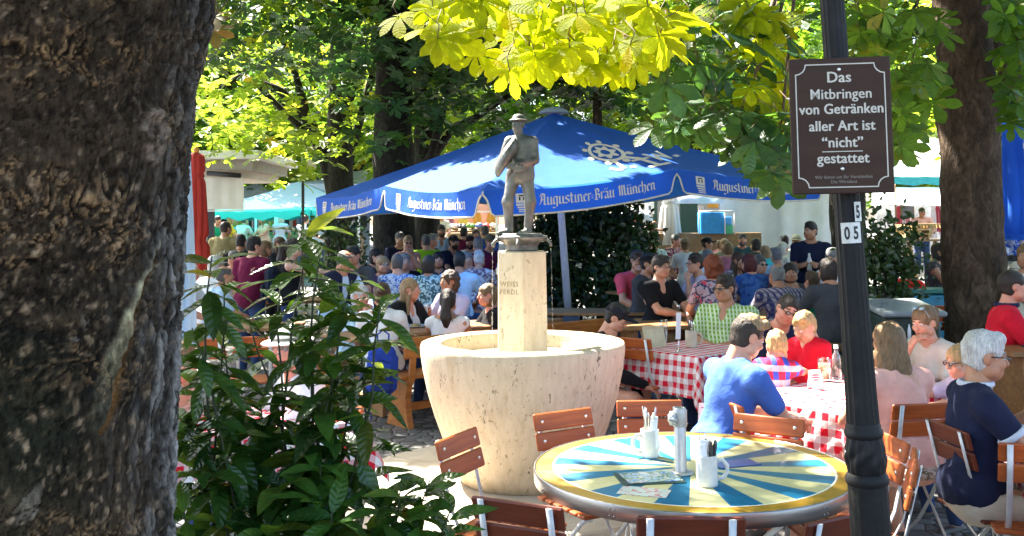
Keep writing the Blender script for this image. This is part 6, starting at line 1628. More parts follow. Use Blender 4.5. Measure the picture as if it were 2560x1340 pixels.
SKINS = {'fair': (.55, .285, .185), 'pink': (.60, .265, .175), 'tan': (.42, .205, .115), 'brown': (.26, .13, .075), 'deep': (.10, .05, .03), 'pale': (.64, .40, .30)}
def skin_mat(k):
    key = ('skin', k)
    if key in _M: return _M[key]
    n = NT('skin_' + k); v = n.coord(); c = SKINS[k]
    a = n.noise(v, 16, 4, .6); cc = n.ramp(a, [(.3, (c[0] * .92, c[1] * .80, c[2] * .78)), (.7, (min(1, c[0] * 1.06), c[1] * 1.1, c[2] * 1.1))])
    n.set(Base_Color=cc, Roughness=.48, Subsurface_Weight=.12, Subsurface_Scale=.02, Specular_IOR_Level=.4); n.b.inputs['Subsurface Radius'].default_value = (1, .35, .2)
    n.bump(n.noise(v, 120, 3), .12, .004); _M[key] = n.m; return n.m
HAIRS = {'black': (.012, .010, .010), 'dark': (.030, .019, .013), 'brown': (.085, .045, .022), 'light': (.22, .13, .06), 'blond': (.46, .31, .13), 'white': (.62, .60, .57), 'grey': (.25, .24, .23), 'dgrey': (.10, .095, .09), 'red': (.22, .045, .012), 'maroon': (.09, .015, .015), 'sandy': (.34, .21, .10)}
def hair_mat(k):
    key = ('hair', k)
    if key in _M: return _M[key]
    n = NT('hair_' + k); c = HAIRS[k]; st = n.noise(n.coord((34, 34, 3.5)), 4, 4, .65, .4); big = n.noise(n.coord(), 12, 3)
    cc = n.ramp(st, [(.3, tuple(x * .5 for x in c)), (.6, c), (.8, tuple(min(1, x * 1.5) for x in c))]); cc = n.mix(1.0, cc, n.ramp(big, [(.3, (.8,) * 3), (.7, (1.15,) * 3)]), 'MULTIPLY')
    n.set(Base_Color=cc, Roughness=.5, Specular_IOR_Level=.35); n.bump(st, .8, .012); _M[key] = n.m; return n.m
def plain(name, c, rough=.5):
    return pm('p_' + name, c, rough, 0, .05, 40, 0)
def unit(v): v = np.array(v, float); return v / max(1e-9, np.linalg.norm(v))
def elbow(sh, wr, l1, l2, hint):
    d = wr - sh; L = np.linalg.norm(d); L2 = min(L, (l1 + l2) * .995); u = d / max(L, 1e-6); wr = sh + u * L2
    a = (l1 * l1 - l2 * l2 + L2 * L2) / (2 * L2); h = math.sqrt(max(0, l1 * l1 - a * a)); hv = np.array(hint, float); hv = hv - u * (hv @ u); hv = unit(hv)
    return sh + u * a + hv * h, wr
def rotz(a): c, s = math.cos(a), math.sin(a); return np.array([[c, -s, 0], [s, c, 0], [0, 0, 1]])
def rotx(a): c, s = math.cos(a), math.sin(a); return np.array([[1, 0, 0], [0, c, -s], [0, s, c]])
def roty(a): c, s = math.cos(a), math.sin(a); return np.array([[c, 0, s], [0, 1, 0], [-s, 0, c]])

ARMS = {  # wrist target in the body frame: x outwards, y forward from the shoulder, z from the shoulder; elbow hint; (in units of body scale)
    'table': ((-.06, .36, -.32), (1.0, -.3, -.6)), 'lap': ((-.10, .26, -.46), (.8, -.6, -.3)), 'down': ((.04, .02, -.54), (.5, -1, 0)),
    'chin': ((-.13, .19, .03), (.5, .3, -1)), 'drink': ((-.16, .20, .10), (1, .2, -.5)), 'fold': ((-.30, .24, -.27), (1, .1, -.5)),
    'hold': ((-.15, .26, -.20), (.7, -.3, -.8)), 'reach': ((.02, .55, -.10), (.6, -.2, -1)), 'phone': ((-.12, .38, -.26), (.7, -.3, -.8)), 'raise': ((.02, .42, .02), (.4, 0, -1)),
    'side': ((.26, .18, -.42), (.8, -.4, -.2)), 'elbows': ((-.16, .33, -.12), (.3, .2, -1)),
}
PEOPLE = []
def person(label, px, py, D, face, pose='sit', skin='fair', hair='dark', hstyle='short', top='#', topm=None, sleeve=.45, bottom=None, arms=('table', 'table'), lean=0.15, head=(0, 0), h=1.74, lod=None, glasses=None, hat=None, fem=False, fat=1.0, group='people in the beer garden', beard=None, roll=0.0, neck='round', collar=None, ztop=None, long=False, extra=None, seed=None, legs=True, collar2=None):
    """px, py, D: where the middle of the head is; face: 0 looks at us, 90 to the right of the picture, 180 away from us;
    head = (turn, nod) of the head in degrees relative to the body"""
    seed = seed if seed is not None else len(PEOPLE) + 3; rg = random.Random(seed)
    if legs and bottom is None and not long: bottom = (cloth('t_jeans', (.035, .06, .14)) if seed % 2 else cloth('t_khaki', (.34, .23, .12)), 1)
    s = h / 1.74; lod = lod if lod is not None else (0 if D < 7.2 else 1 if D < 12 else 2)
    hb, hh_, hk = ((.013, .0075, .0062), (.018, .011, .0095), (.026, .016, .015))[lod]
    a = math.radians(face); f = (math.sin(a), -math.cos(a)); th = math.atan2(-f[0], f[1]); Hc = np.array(P(px, py, D))
    # ---- skeleton, origin under the pelvis, facing +y
    zp = (.545 if pose == 'sit' else .94) * (1 if pose == 'sit' else s)
    if pose == 'sit' and h < 1.4: zp = .50
    ln = lean; up = np.array([0, math.sin(ln), math.cos(ln)]); fw = np.array([0, math.cos(ln), -math.sin(ln)])
    pel = np.array([0, 0, zp]); chest = pel + up * .27 * s; shm = pel + up * .445 * s; nb = pel + up * .485 * s
    hc = nb + unit(up * .8 + np.array([0, .25, .6])) * .155 * s + np.array([0, .015, 0]); hc = hc + np.array([math.sin(roll) * .06, 0, 0])
    hy, hn = math.radians(head[0]), math.radians(head[1]); HR = rotz(hy) @ rotx(-hn) @ roty(roll); hs = (s * .55 + .45) * .945
    if h < 1.4: hs = .84 + .1 * (h - 1.0)
    sw = (.185 if not fem else .162) * s * (1 + .25 * (fat - 1)); hw = .09 * s
    arm_l1, arm_l2 = .285 * s, .25 * s
    body = {}; jo = []
    for sd, ar in ((-1, arms[0]), (1, arms[1])):
        sh = shm + np.array([sd * sw, 0, 0]) + up * -.015
        tgt, hint = ARMS[ar] if isinstance(ar, str) else ar
        w = sh + np.array([sd * tgt[0], tgt[1], tgt[2]]) * s; el, w = elbow(sh, w, arm_l1, arm_l2, (sd * hint[0], hint[1], hint[2])); jo.append((sd, sh, el, w, ar))
    hips = [(sd, pel + np.array([sd * hw, .0, -.03])) for sd in (-1, 1)]; lg = []
    for sd, hp in hips:
        if pose == 'sit': kn = hp + np.array([sd * .06, .41 * s, .0]); an = np.array([kn[0] + sd * .01, kn[1] - .04 + rg.uniform(-.08, .06), .085])
        else: kn = hp + np.array([sd * .01, .02, -.41 * s]); an = np.array([kn[0], kn[1] - .04, .085])
        kn[2] = max(kn[2], .3) if pose == 'sit' else kn[2]; lg.append((sd, hp, kn, an))
    def hand(Fd, sd, el, w, ar, hk):
        d = unit(w - el); n = np.array([-sd * .5, .1, -.85]); n = unit(n - d * (n @ d))
        if ar in ('chin', 'drink'): n = unit(np.array([-sd * .6, -.7, .1]) - d * (d @ np.array([-sd * .6, -.7, .1])))
        lat = np.cross(d, n) * 1.0; mn = hk * .85; curl = .30 if ar in ('table', 'down', 'lap', 'reach', 'fold', 'side') else .75
        if ar in ('down', 'lap'): curl = .45
        for i in range(4):
            o = (i - 1.5) * .0195 * s; kn_ = w + d * (.088 - .006 * abs(i - 1.2)) * s + lat * o; Fd.cone(w + d * .008 * s + lat * o * .75, kn_, .0155 * s, max(mn, .0125 * s), .008)
            L = (.040, .045, .042, .033)[i] * s; q = kn_; dd = d
            for j, ll in enumerate((L, L * .68, L * .52)):
                an_ = curl * (1 + .35 * j) + rg.uniform(-.06, .06); dd = unit(dd * math.cos(an_) + n * math.sin(an_)); q2 = q + dd * ll; Fd.cone(q, q2, max(mn, .0092 * s), max(mn, (.0085 - .0008 * j) * s), .003); q = q2
        tb = w + d * .022 * s - lat * sd * -.022 * s; td = unit(d * .75 + lat * sd * .65 + n * .35); q = tb + td * .042 * s; Fd.cone(tb, q, .014 * s, max(mn, .0105 * s), .008)
        td = unit(td + d * .45 + n * .25); Fd.cone(q, q + td * .032 * s, max(mn, .0105 * s), max(mn, .009 * s), .004)
    TR = np.array([[1, 0, 0], list(fw), list(up)]).T.tolist()
    def torso(Fd, g=0.0):
        fx = fat; q = lambda u, x, y, rx, ry, rz, k=.05: Fd.ell(pel + up * u * s + fw * y * s + np.array([x * s, 0, 0]), (rx * s, ry * s, rz * s), R=TR, k=k, grow=g)
        q(.0, 0, -.01, (.165 if not fem else .175) * (.6 + .4 * fx), .125 * (.6 + .4 * fx), .13); q(.15, 0, .01 + .06 * (fx - 1), (.145 if not fem else .125) * fx, .105 * fx ** 1.4, .15)
        q(.32, 0, 0, (.165 if not fem else .142) * (.5 + .5 * fx), .112 * (.5 + .5 * fx), .15); q(.42, 0, -.015, .13, .085, .075)
        if fem:
            for sd in (-1, 1): q(.30, sd * .062, .088, .062, .058, .064, .03)
        for sd, sh, el, w, ar in jo: Fd.cone(shm + np.array([sd * .06 * s, 0, .01]), sh, .056 * s, .050 * s, .05, g)
    def arms_(Fd, g=0.0, t1=1.0, fore=True):
        for sd, sh, el, w, ar in jo:
            k = .9 if fem else 1.0 + .18 * (fat - 1)
            if t1 > 0: Fd.cone(sh, sh + (el - sh) * min(1, t1), .054 * s * k, (.054 - .013 * min(1, t1)) * s * k, .035, g)
            if fore: Fd.cone(el, el + (w - el) * .35, .041 * s * k, .042 * s * k, .02, g); Fd.cone(el + (w - el) * .35, w, .042 * s * k, .027 * s * k, .02, g)
    def legs_(Fd, g=0.0, low=True, t=1.0):
        k = .95 if fem else 1 + .2 * (fat - 1)
        for sd, hp, kn, an in lg:
            Fd.cone(hp, hp + (kn - hp) * t, .088 * s * k, (.088 - .030 * t) * s * k, .04, g)
            if low: Fd.cone(kn, kn + (an - kn) * .35, .056 * s * k, .058 * s * k, .03, g); Fd.cone(kn + (an - kn) * .35, an, .058 * s * k, .038 * s * k, .03, g)
    # ---- bounds
    pts = np.array([pel, nb] + [j for q in jo for j in q[1:4]] + [j for q in lg for j in q[1:4]]); lo, hi = pts.min(0) - .24, pts.max(0) + .24; lo[2] = max(lo[2], -.06)
    lo_l = lo.copy()
    if not legs: lo[2] = zp - .22; hi[1] = max(j[1] for q in jo for j in q[1:4]) + .2 if True else hi[1]
    B = Field(lo, hi, hb); torso(B); arms_(B)
    if legs:
        legs_(B)
        for sd, hp, kn, an in lg: B.cone(an + np.array([0, -.03, -.045]), an + np.array([sd * .03, .15 * s, -.055]), .036 * s, .030 * s, .02)
    B.cone(nb - up * .05, hc - np.array([0, .02, .06]) * s, .062 * s * (.86 if fem else 1), .054 * s * (.86 if fem else 1), .04)
    Vb, Qb = B.mesh(); parts = [(Vb, Qb)]
    # ---- hands, finer
    for sd, sh, el, w, ar in jo:
        d = unit(w - el); c = w + d * .07 * s; H = Field(c - .17 * s, c + .17 * s, hk); H.cone(el + (w - el) * .72, w, .034 * s, .027 * s, .01); hand(H, sd, el, w, ar, hk); parts.append(H.mesh())
    # ---- head in its own frame
    X = Field((-.125, -.17, -.20), (.125, .175, .165), hh_)
    X.ell((0, -.014, .032), (.073, .094, .084), k=.01); X.ell((0, .026, -.030), (.060, .066, .082), k=.03); X.ell((0, .040, -.078), (.040 if fem else .045, .044, .036), k=.03)
    X.cone((-.045, .018, -.062), (.045, .018, -.062), .036, .036, .025)
    X.cone((-.034, .080, .024), (.034, .080, .024), .011, .011, .014)
    for sd in (-1, 1):
        X.ell((sd * .031, .101, .006), (.017, .018, .012), k=.012, sub=True); X.ell((sd * .042, .062, -.028), (.024, .026, .022), k=.02)
        X.ell((sd * .075, -.012, -.004), (.010, .020, .032), k=.006)
    X.cone((0, .088, .010), (0, .107, -.022), .0085, .0125, .010); X.ell((0, .104, -.029), (.018, .012, .009), k=.008)
    X.cone((-.019, .083, -.060), (.019, .083, -.060), .0075, .0075, .007); X.cone((-.017, .082, -.0715), (.017, .082, -.0715), .0085, .0085, .007); X.ell((0, .097, -.0655), (.020, .010, .0022), k=.004, sub=True)
    if beard: X.ell((0, .046, -.082), (.052, .050, .046), k=.02)
    X.cone((0, -.03, -.06), (0, -.04, -.20), .049 * (.86 if fem else 1), .056 * (.86 if fem else 1), .03)
    for sd in (-1, 1): X.ell((sd * .0305, .0845, .0055), (.0135, .0105, .0085), k=.001)
    Vh, Qh = X.mesh(); toW = lambda V: (V * hs) @ HR.T + hc
    hv0 = Vh; parts.append((toW(Vh), Qh))
    # per face colour: skin, lips, whites, iris, brows, beard
    off = 0; VV, QQ, MI = [], [], []
    for i, (V, Q) in enumerate(parts):
        VV.append(V); QQ.append(Q + off); off += len(V); mi = np.zeros(len(Q), int)
        if i == len(parts) - 1:
            c = hv0[Q].mean(1); ax_ = np.abs(c[:, 0])
            eye = (((ax_ - .0305) / .0125) ** 2 + ((c[:, 2] - .0055) / .0068) ** 2 < 1) & (c[:, 1] > .075); mi[eye] = 2
            iris = (((ax_ - .0305)) ** 2 + (c[:, 2] - .0055) ** 2 < .0062 ** 2) & (c[:, 1] > .075); mi[iris] = 3
            lip = (ax_ < .022) & (np.abs(c[:, 2] + .0655) < .0115 - .25 * ax_) & (c[:, 1] > .080); mi[lip] = 1
            brow = (ax_ > .013) & (ax_ < .050) & (np.abs(c[:, 2] - .029 + (ax_ - .03) ** 2 * 8) < .0055) & (c[:, 1] > .055); mi[brow] = 4
            if beard: mi[(c[:, 2] < -.040 - .3 * np.maximum(0, .03 - ax_)) & (c[:, 2] > -.125) & (c[:, 1] > .012) & (mi == 0) & ~((ax_ < .016) & (c[:, 2] > -.05))] = 5
        MI.append(mi)
    mats = [skin_mat(skin), plain('lip_' + skin, tuple(np.array(SKINS[skin]) * np.array([.85, .5, .5]))), plain('eye_white', (.62, .60, .57), .3), plain('iris', (.03, .02, .015), .15), hair_mat(hair if hair not in ('white',) else 'grey'), hair_mat(beard or 'grey')]
    R4 = rotz(th); org = Hc - R4 @ hc
    me = np_mesh('person', np.concatenate(VV), np.concatenate(QQ), smooth=True, mats=mats, mi=np.concatenate(MI))
    o = link('person', me, None, org); o.rotation_euler = (0, 0, th); tag(o, label, 'person', group); PEOPLE.append(o)
    def kid(name, V, Q, m, smooth=True):
        if len(V) == 0: return None
        return link(name, np_mesh(name, V, Q, smooth=smooth, mats=m if isinstance(m, list) else [m]), o)
    # ---- clothes
    if topm is not None:
        S = Field(lo, hi, hb * .92); torso(S, .009); S.ell(pel + up * .03, (.190 * s * (.6 + .4 * fat), .150 * s * (.6 + .4 * fat), .13 * s), k=.05); S.ripple((7, 7, 4), .007, seed); S.crease((11, 11, 6), .010, seed + 8)
        arms_(S, .012 if sleeve >= .9 else .014, min(1.0, sleeve / .75), fore=sleeve >= .9)
        if 0 < sleeve < .9:
            for sd, sh, el, w, ar in jo: pass
        if sleeve > 0:
            S.ripple((16, 16, 12), .006, seed + 1)
        if long: legs_(S, .02, low=False, t=.8)
        S.cut(-up, pel + up * (-.5 if long else -.05 if pose == 'sit' and legs else -.16) * s)
        nk = nb + np.array([0, .015, .0])
        if neck == 'vest' : S.ell(nb + fw * .01, (.115 * s, .12 * s, .115 * s), k=.01, sub=True)
        else: S.ell(nk + up * .03, (.072 * s, .072 * s, .055 * s), k=.01, sub=True)
        if neck == 'v': S.ell(nk + fw * .09 - up * .045, (.030, .06, .075), k=.006, sub=True)
        V, Q = S.mesh(); sh_o = kid('shirt' if not long else 'dress', V, Q, topm)
        if collar is not None and .0 < sleeve < .9:
            for sd, sh, el, w, ar in jo:
                t1 = min(1.0, sleeve / .75); c0, c1 = sh + (el - sh) * (t1 - .02), sh + (el - sh) * (t1 + .14); U = Field(np.minimum(c0, c1) - .14, np.maximum(c0, c1) + .14, hb * .8); rr_ = (.054 - .013 * t1) * s * (1 + .18 * (fat - 1)) + .024; U.cone(c0, c1, rr_, rr_, .01); U.cut(unit(el - sh), c1); U.cut(-unit(el - sh), c0 + (c1 - c0) * .35); V, Q = U.mesh(); kid('cuff', V, Q, collar)
        if collar is not None:
            C = Field(nb - .14, nb + .14, .007 if lod < 2 else .012); C.ell(nb + up * .028, (.086 * s, .084 * s, .034 * s), k=.01); C.ell(nb + up * .04 + fw * .0, (.072 * s, .070 * s, .06 * s), k=.004, sub=True); C.ell(nb + fw * .09 - up * .01, (.022, .05, .06), k=.004, sub=True); V, Q = C.mesh(); kid('collar', V, Q, collar)
    if extra == 'jacket':
        S = Field(lo, hi, hb * .95); torso(S, .026); arms_(S, .028, 1.0, fore=True); S.ripple((11, 11, 8), .009, seed + 4)
        S.cut(-up, pel - up * .16 * s); S.ell(nb + fw * .13 - up * .14, (.060, .16, .26), k=.01, sub=True); S.ell(nb + up * .03, (.085, .085, .07), k=.01, sub=True); V, Q = S.mesh(); kid('jacket', V, Q, collar2)
    if extra == 'vest':
        S = Field(lo, hi, hb * .95); torso(S, .026); S.ripple((11, 11, 8), .008, seed + 4); S.cut(-up, pel - up * .16 * s); S.ell(nb + fw * .13 - up * .12, (.05, .14, .22), k=.01, sub=True); S.ell(nb + up * .03, (.085, .085, .07), k=.01, sub=True)
        V, Q = S.mesh(); kid('vest', V, Q, collar2)
    if legs and bottom is not None:
        T = Field(lo_l, hi, hb * 1.0); T.ell(pel, (.180 * s * (.6 + .4 * fat), .140 * s * (.5 + .5 * fat), .13 * s), k=.05); legs_(T, .014, low=bottom[1] > .6, t=1.0 if bottom[1] > .45 else .92); T.ripple((10, 10, 8), .008, seed + 2); T.cut(up, pel + up * .04 * s); V, Q = T.mesh(); kid('trousers' if bottom[1] > .6 else 'shorts', V, Q, bottom[0])
    if legs:
        for sd, hp, kn, an in lg: Sx = Field(an - .3, an + .3, hb); Sx.cone(an + np.array([0, -.03, -.05]), an + np.array([sd * .03, .16 * s, -.058]), .042 * s, .036 * s, .02); V, Q = Sx.mesh(); V[:, 2] = np.maximum(V[:, 2], .0); kid('shoe', V, Q, plain('shoe', (.05, .045, .04)))
    # ---- hair
    def face_cut(Z, low=-.5, hairline=.058):
        Z.ell((0, .115, -.052), (.080, .082, hairline + .052), k=.008, sub=True)
        for sd in (-1, 1): Z.ell((sd * .088, .010, -.012), (.03, .036, .045), k=.006, sub=True)
    hm = hair_mat(hair); G_ = .0
    if hstyle not in ('none',):
        Z = Field((-.20, -.24, -.52 if hstyle in ('long', 'pony') else -.24), (.20, .17, .20), hh_); rp = .008
        if hstyle == 'fade':
            Z.ell((0, -.004, .052), (.074, .100, .088), k=.01); Z.cone((-.03, .075, .105), (.03, .075, .105), .026, .026, .02); Z.ripple((46, 46, 30), .011, seed); face_cut(Z, hairline=.070); Z.cut((0, .3, -1), (0, 0, .048))
            Z2 = Field((-.14, -.2, -.2), (.14, .15, .2), hh_); Z2.ell((0, -.014, .034), (.0805, .1015, .090), k=.01); Z2.ell((0, -.035, -.028), (.070, .066, .062), k=.02); Z2.ripple((60, 60, 60), .003, seed); face_cut(Z2, hairline=.06); Z2.cut((0, -.35, -1), (0, -.05, -.085)); V, Q = Z2.mesh(); kid('hair', toW(V), Q, hair_mat('dark'))
        if hstyle in ('short', 'crop', 'bald'):
            g = {'short': .0085, 'crop': .0075, 'bald': .006}[hstyle]
            if hstyle == 'short': Z.ell((0, -.012, .056), (.076, .100, .086), k=.02); Z.ell((rg.uniform(-.03, .03), .045, .098), (.055, .045, .034), k=.02)
            Z.ell((0, -.014, .034), (.073 + g, .094 + g, .084 + g * 1.15), k=.01); Z.ell((0, -.035, -.028), (.066 + g * .6, .062 + g * .6, .062), k=.02)
            Z.ripple((38, 30, 16), .010 if hstyle == 'short' else .004, seed); face_cut(Z, hairline=.062 if hstyle != 'bald' else .085); Z.cut((0, -.45, -1), (0, -.05, -.066))
            for sd in (-1, 1): Z.ell((sd * .094, -.012, -.022), (.03, .040, .050), k=.006, sub=True)
            if hstyle == 'bald': Z.ell((0, .0, .125), (.068, .088, .055), k=.008, sub=True)
        elif hstyle == 'curly':
            Z.ell((0, -.024, .030), (.108, .120, .112), k=.02); Z.ell((0, -.05, -.05), (.105, .075, .09), k=.03); Z.ripple((26, 26, 26), .022, seed); face_cut(Z, hairline=.052)
        elif hstyle in ('bob', 'long', 'pony', 'bun'):
            Z.ell((0, -.014, .034), (.088, .108, .098), k=.01)
            if hstyle == 'bob': Z.ell((0, -.025, -.035), (.092, .085, .105), k=.03)
            if hstyle == 'long':
                Z.ell((0, -.03, -.03), (.092, .080, .10), k=.03); Z.ell((0, -.075, -.17), (.105, .052, .17), k=.04); Z.ell((0, -.085, -.31), (.085, .040, .14), k=.04)
                for sd in (-1, 1): Z.cone((sd * .080, .02, -.01), (sd * .085, -.01, -.26), .026, .030, .03)
            if hstyle == 'pony': Z.ell((0, -.05, -.03), (.07, .055, .06), k=.03); Z.ell((0, -.125, .045), (.03, .035, .032), k=.02); Z.cone((0, -.15, .02), (0, -.165, -.15), .042, .055, .03); Z.cone((0, -.165, -.15), (.01, -.14, -.38), .055, .018, .03)
            if hstyle == 'bun': Z.ell((0, -.05, -.03), (.07, .055, .06), k=.02); Z.ell((0, -.115, .055), (.042, .038, .040), k=.012)
            Z.ripple((40, 40, 11), .011, seed); face_cut(Z, hairline=.050)
        if lod == 0: Z.ripple((80, 64, 20), .0075, seed + 5)
        V, Q = Z.mesh(); kid('hair', toW(V), Q, hm)
    if beard == 'x': pass
    # ---- hats
    if hat:
        kind, hmat = hat
        if kind == 'cap':
            Z = Field((-.14, -.16, -.02), (.14, .26, .2), hh_); Z.ell((0, -.012, .036), (.088, .108, .098), k=.01); Z.cut((0, .12, -1), (0, 0, .046)); Z.ell((0, .125, .040), (.070, .085, .010), R=rotx(.12).tolist(), k=.008); V, Q = Z.mesh(); kid('cap', toW(V), Q, hmat)
        elif kind == 'backcap':
            Z = Field((-.14, -.26, -.02), (.14, .16, .2), hh_); Z.ell((0, -.012, .036), (.088, .108, .098), k=.01); Z.cut((0, .05, -1), (0, 0, .046)); Z.ell((0, -.14, .030), (.070, .075, .010), k=.008); V, Q = Z.mesh(); kid('cap', toW(V), Q, hmat)
        else:
            Z = Field((-.2, -.22, -.02), (.2, .22, .25), hh_); Z.ell((0, -.012, .085), (.092, .112, .085), k=.01); Z.cut((0, 0, -1), (0, 0, .058)); Z.ell((0, -.01, .20), (.03, .07, .035), k=.02, sub=True); Z.ell((0, -.01, .062), (.150, .172, .011), k=.012); V, Q = Z.mesh(); ho = kid('hat', toW(V), Q, hmat)
            m = MB(); m.lathe([(.1, .064), (.1, .092)], 24, cap=False); V2 = np.array(m.v) * np.array([.945, 1.145, 1]) + np.array([0, -.012, 0]); kid('hat_band', toW(V2), np.array(m.f), plain('hat_band', (.10, .09, .08)))
    # ---- glasses
    if glasses:
        m = MB(); k = 14
        for sd in (-1, 1):
            c = np.array([sd * .032, .110, .004]); ring_ = [(c[0] + .0195 * math.cos(2 * PI * i / k), c[1] - abs(.022 * math.cos(2 * PI * i / k) * sd + .0) * .15, c[2] + .0145 * math.sin(2 * PI * i / k)) for i in range(k + 1)]
            m.tube(ring_, .0017 if lod == 0 else .0024, 5, 0); m.tube([(sd * .053, .106, .008), (sd * .072, .06, .012), (sd * .080, -.02, .008)], .003, 5, 0)
            if glasses == 'sun': m.add([(p[0], p[1] - .001, p[2]) for p in ring_[:k]], [tuple(range(k))], 1)
        m.tube([(-.011, .112, .008), (.011, .112, .008)], .0028, 5, 0)
        me2 = m.mesh('glasses', [plain('frame', (.03, .025, .022), .3), plain('sun_lens', (.008, .008, .009), .08)]); v = np.zeros(len(me2.vertices) * 3, np.float32); me2.vertices.foreach_get('co', v); v = toW(v.reshape(-1, 3)); me2.vertices.foreach_set('co', v.astype(np.float32).ravel()); me2.update(); link('glasses' if glasses != 'sun' else 'sunglasses', me2, o)
    hands = [org + R4 @ (w + unit(w - el) * .075 * s) for sd, sh, el, w, ar in jo]
    o_info = dict(obj=o, hands=[Vector(x) for x in hands], shoulders=[Vector(org + R4 @ q[1]) for q in jo], th=th, org=Vector(org), fwd=Vector(R4 @ np.array([0, 1, 0])), head=Vector(Hc), hs=hs, pel=Vector(org + R4 @ pel), zp=zp)
    return o_info
# ------------------------------------------------------------------ the people
K = cloth
BLACK = K('t_black', (.012, .012, .014)); NAVY = K('t_navy', (.014, .018, .045)); WHITE = K('t_white', (.72, .72, .73)); CREAMT = K('t_cream', (.62, .57, .48)); JEANS = K('t_jeans', (.035, .06, .14)); KHAKI = K('t_khaki', (.34, .23, .12)); BEIGE = K('t_beige', (.52, .45, .35))
BLUET = K('t_blue', (.06, .13, .45)); PINKD = K('t_pink', (.74, .40, .33)); REDT = K('t_red', (.60, .012, .03)); GREENCK = K('t_green_check', (.16, .34, .03), 'check', (.62, .68, .48), 27, (.55, .62, .40)); MAROON = K('t_maroon', (.14, .012, .045)); OLIVE = K('t_olive', (.24, .20, .09))
LBLUE = K('t_light_blue', (.42, .58, .72)); LAV = K('t_lavender', (.50, .46, .60)); PATB = K('t_pattern_blue', (.03, .09, .38), 'blots', (.55, .62, .72), 26); PATT = K('t_pattern_teal', (.42, .58, .58), 'blots', (.07, .13, .14), 19); LIME = K('t_lime', (.30, .58, .02)); BLUE2 = K('t_mid_blue', (.03, .12, .42)); MAUVE = K('t_mauve', (.13, .06, .10)); PATW = K('t_pattern_white', (.58, .54, .55), 'blots', (.18, .12, .16), 15)
TEALCK = K('t_teal_check', (.32, .55, .55), 'check', (.6, .68, .66), 13); REDCK = K('t_red_check', (.30, .06, .09), 'check', (.62, .42, .42), 13, (.05, .04, .09)); PINKT = K('t_rose', (.58, .20, .30)); DTEAL = K('t_dark_teal', (.04, .10, .11)); CYAN = K('t_cyan', (.06, .48, .50)); CORAL = K('t_coral', (.58, .07, .10)); DENIM = K('t_denim', (.025, .07, .26), 'blots', (.05, .13, .36), 8); CHK = K('t_dark_check', (.36, .31, .33), 'check', (.04, .045, .14), 20, (.12, .10, .16)); DGREY = K('t_dark_grey', (.055, .055, .06)); GREENT = K('t_green', (.01, .30, .16)); FLORAL = K('t_floral', (.05, .05, .10), 'blots', (.42, .30, .34), 16, (.55, .05, .09)); STRIPE = K('t_stripe', (.55, .03, .08), 'check', (.06, .09, .5), 11, (.7, .7, .72)); FLOR2 = K('t_floral_cushion', (.18, .13, .09), 'blots', (.55, .42, .36), 24)
SKIRT = K('t_skirt', (.62, .62, .60))

# --- nearest figures on the right
blue = person('man in a blue t-shirt looking at his phone on the garden chair', 1868, 843, 5.42, 112, skin='fair', hair='sandy', hstyle='fade', topm=BLUET, bottom=(KHAKI, .5), arms=('phone', 'phone'), lean=.30, head=(-4, 22), h=1.78, group='guests at the sunlit checked table')
p_ = (blue['hands'][0] + blue['hands'][1]) / 2; m = MB(); m.box((0, 0, 0), (.075, .010, .15), None, 0, .003); ph = m.build('phone', plain('phone_case', (.30, .45, .42), .3), None, p_ + Vector((.03, .0, .045))); ph.rotation_euler = (-.7, 0, blue['th']); tag(ph, 'phone in a pale green case held by the man in blue', 'phone')
father = person('man in sunglasses and navy shirt bending over the blond boy in red', 1968, 775, 7.25, 20, skin='pink', hair='dark', hstyle='crop', topm=NAVY, bottom=(JEANS, 1), arms=('hold', 'fold'), lean=.62, head=(-18, 14), glasses='sun', roll=-.32, h=1.8, group='guests at the sunlit checked table')
person('small blond boy in a red t-shirt looking down at the table', 2012, 818, 6.85, -48, skin='fair', hair='blond', hstyle='short', topm=REDT, bottom=(JEANS, .5), arms=('down', 'table'), lean=.12, head=(-14, 24), h=1.12, group='guests at the sunlit checked table')
person('small blond boy in a striped top leaning over the cloth', 1942, 868, 6.5, 150, skin='fair', hair='blond', hstyle='short', topm=STRIPE, bottom=(JEANS, .5), arms=('table', 'reach'), lean=.30, head=(25, 20), h=1.05, group='guests at the sunlit checked table')
pink = person('woman in a pale pink dress with long brown hair, her back to us', 2222, 858, 5.42, 196, skin='fair', hair='light', hstyle='long', topm=PINKD, arms=('table', 'table'), lean=.16, fem=True, h=1.70, fat=1.08, long=True, group='guests at the sunlit checked table', head=(-22, 8))
cush = MB(); cush.box((0, .0, .0), (.40, .40, .05), None, 0, .02); c_ = cush.build('cushion', FLOR2, None, (pink['org'].x + .02, pink['org'].y - .03, .50)); tag(c_, 'flowered cushion under the woman in the pink dress', 'cushion')
m = MB(); m.box((0, 0, 0), (.36, .012, .12), None, 0, .005); 
ice = person('woman in a cream top with sunglasses on her hair eating an ice cream', 2312, 806, 6.95, -62, skin='fair', hair='light', hstyle='bun', topm=CREAMT, bottom=(JEANS, 1), arms=('hold', 'chin'), lean=.15, head=(0, 12), fem=True, h=1.70, group='guests at the sunlit checked table')
hp = ice['hands'][0]; t = thing('ice_cream', 'pink and yellow ice cream cone held by the woman in the cream top', 'ice cream', hp); m = MB(); m.lathe([(.004, -.10), (.026, .0)], 14, cap=False); m.build('cone', pm('wafer', (.50, .30, .12), .8), t); m = MB(); m.ball((0, 0, .016), .030, 12, 8); m.build('scoop', pm('scoop_pink', (.75, .12, .22), .5), t); m = MB(); m.ball((.012, 0, -.012), .027, 12, 8); m.build('scoop', pm('scoop_yellow', (.75, .60, .30), .5), t)
m = MB()
for sd in (-1, 1): m.ball((sd * .03, .0, .0), (.024, .006, .018), 12, 6)
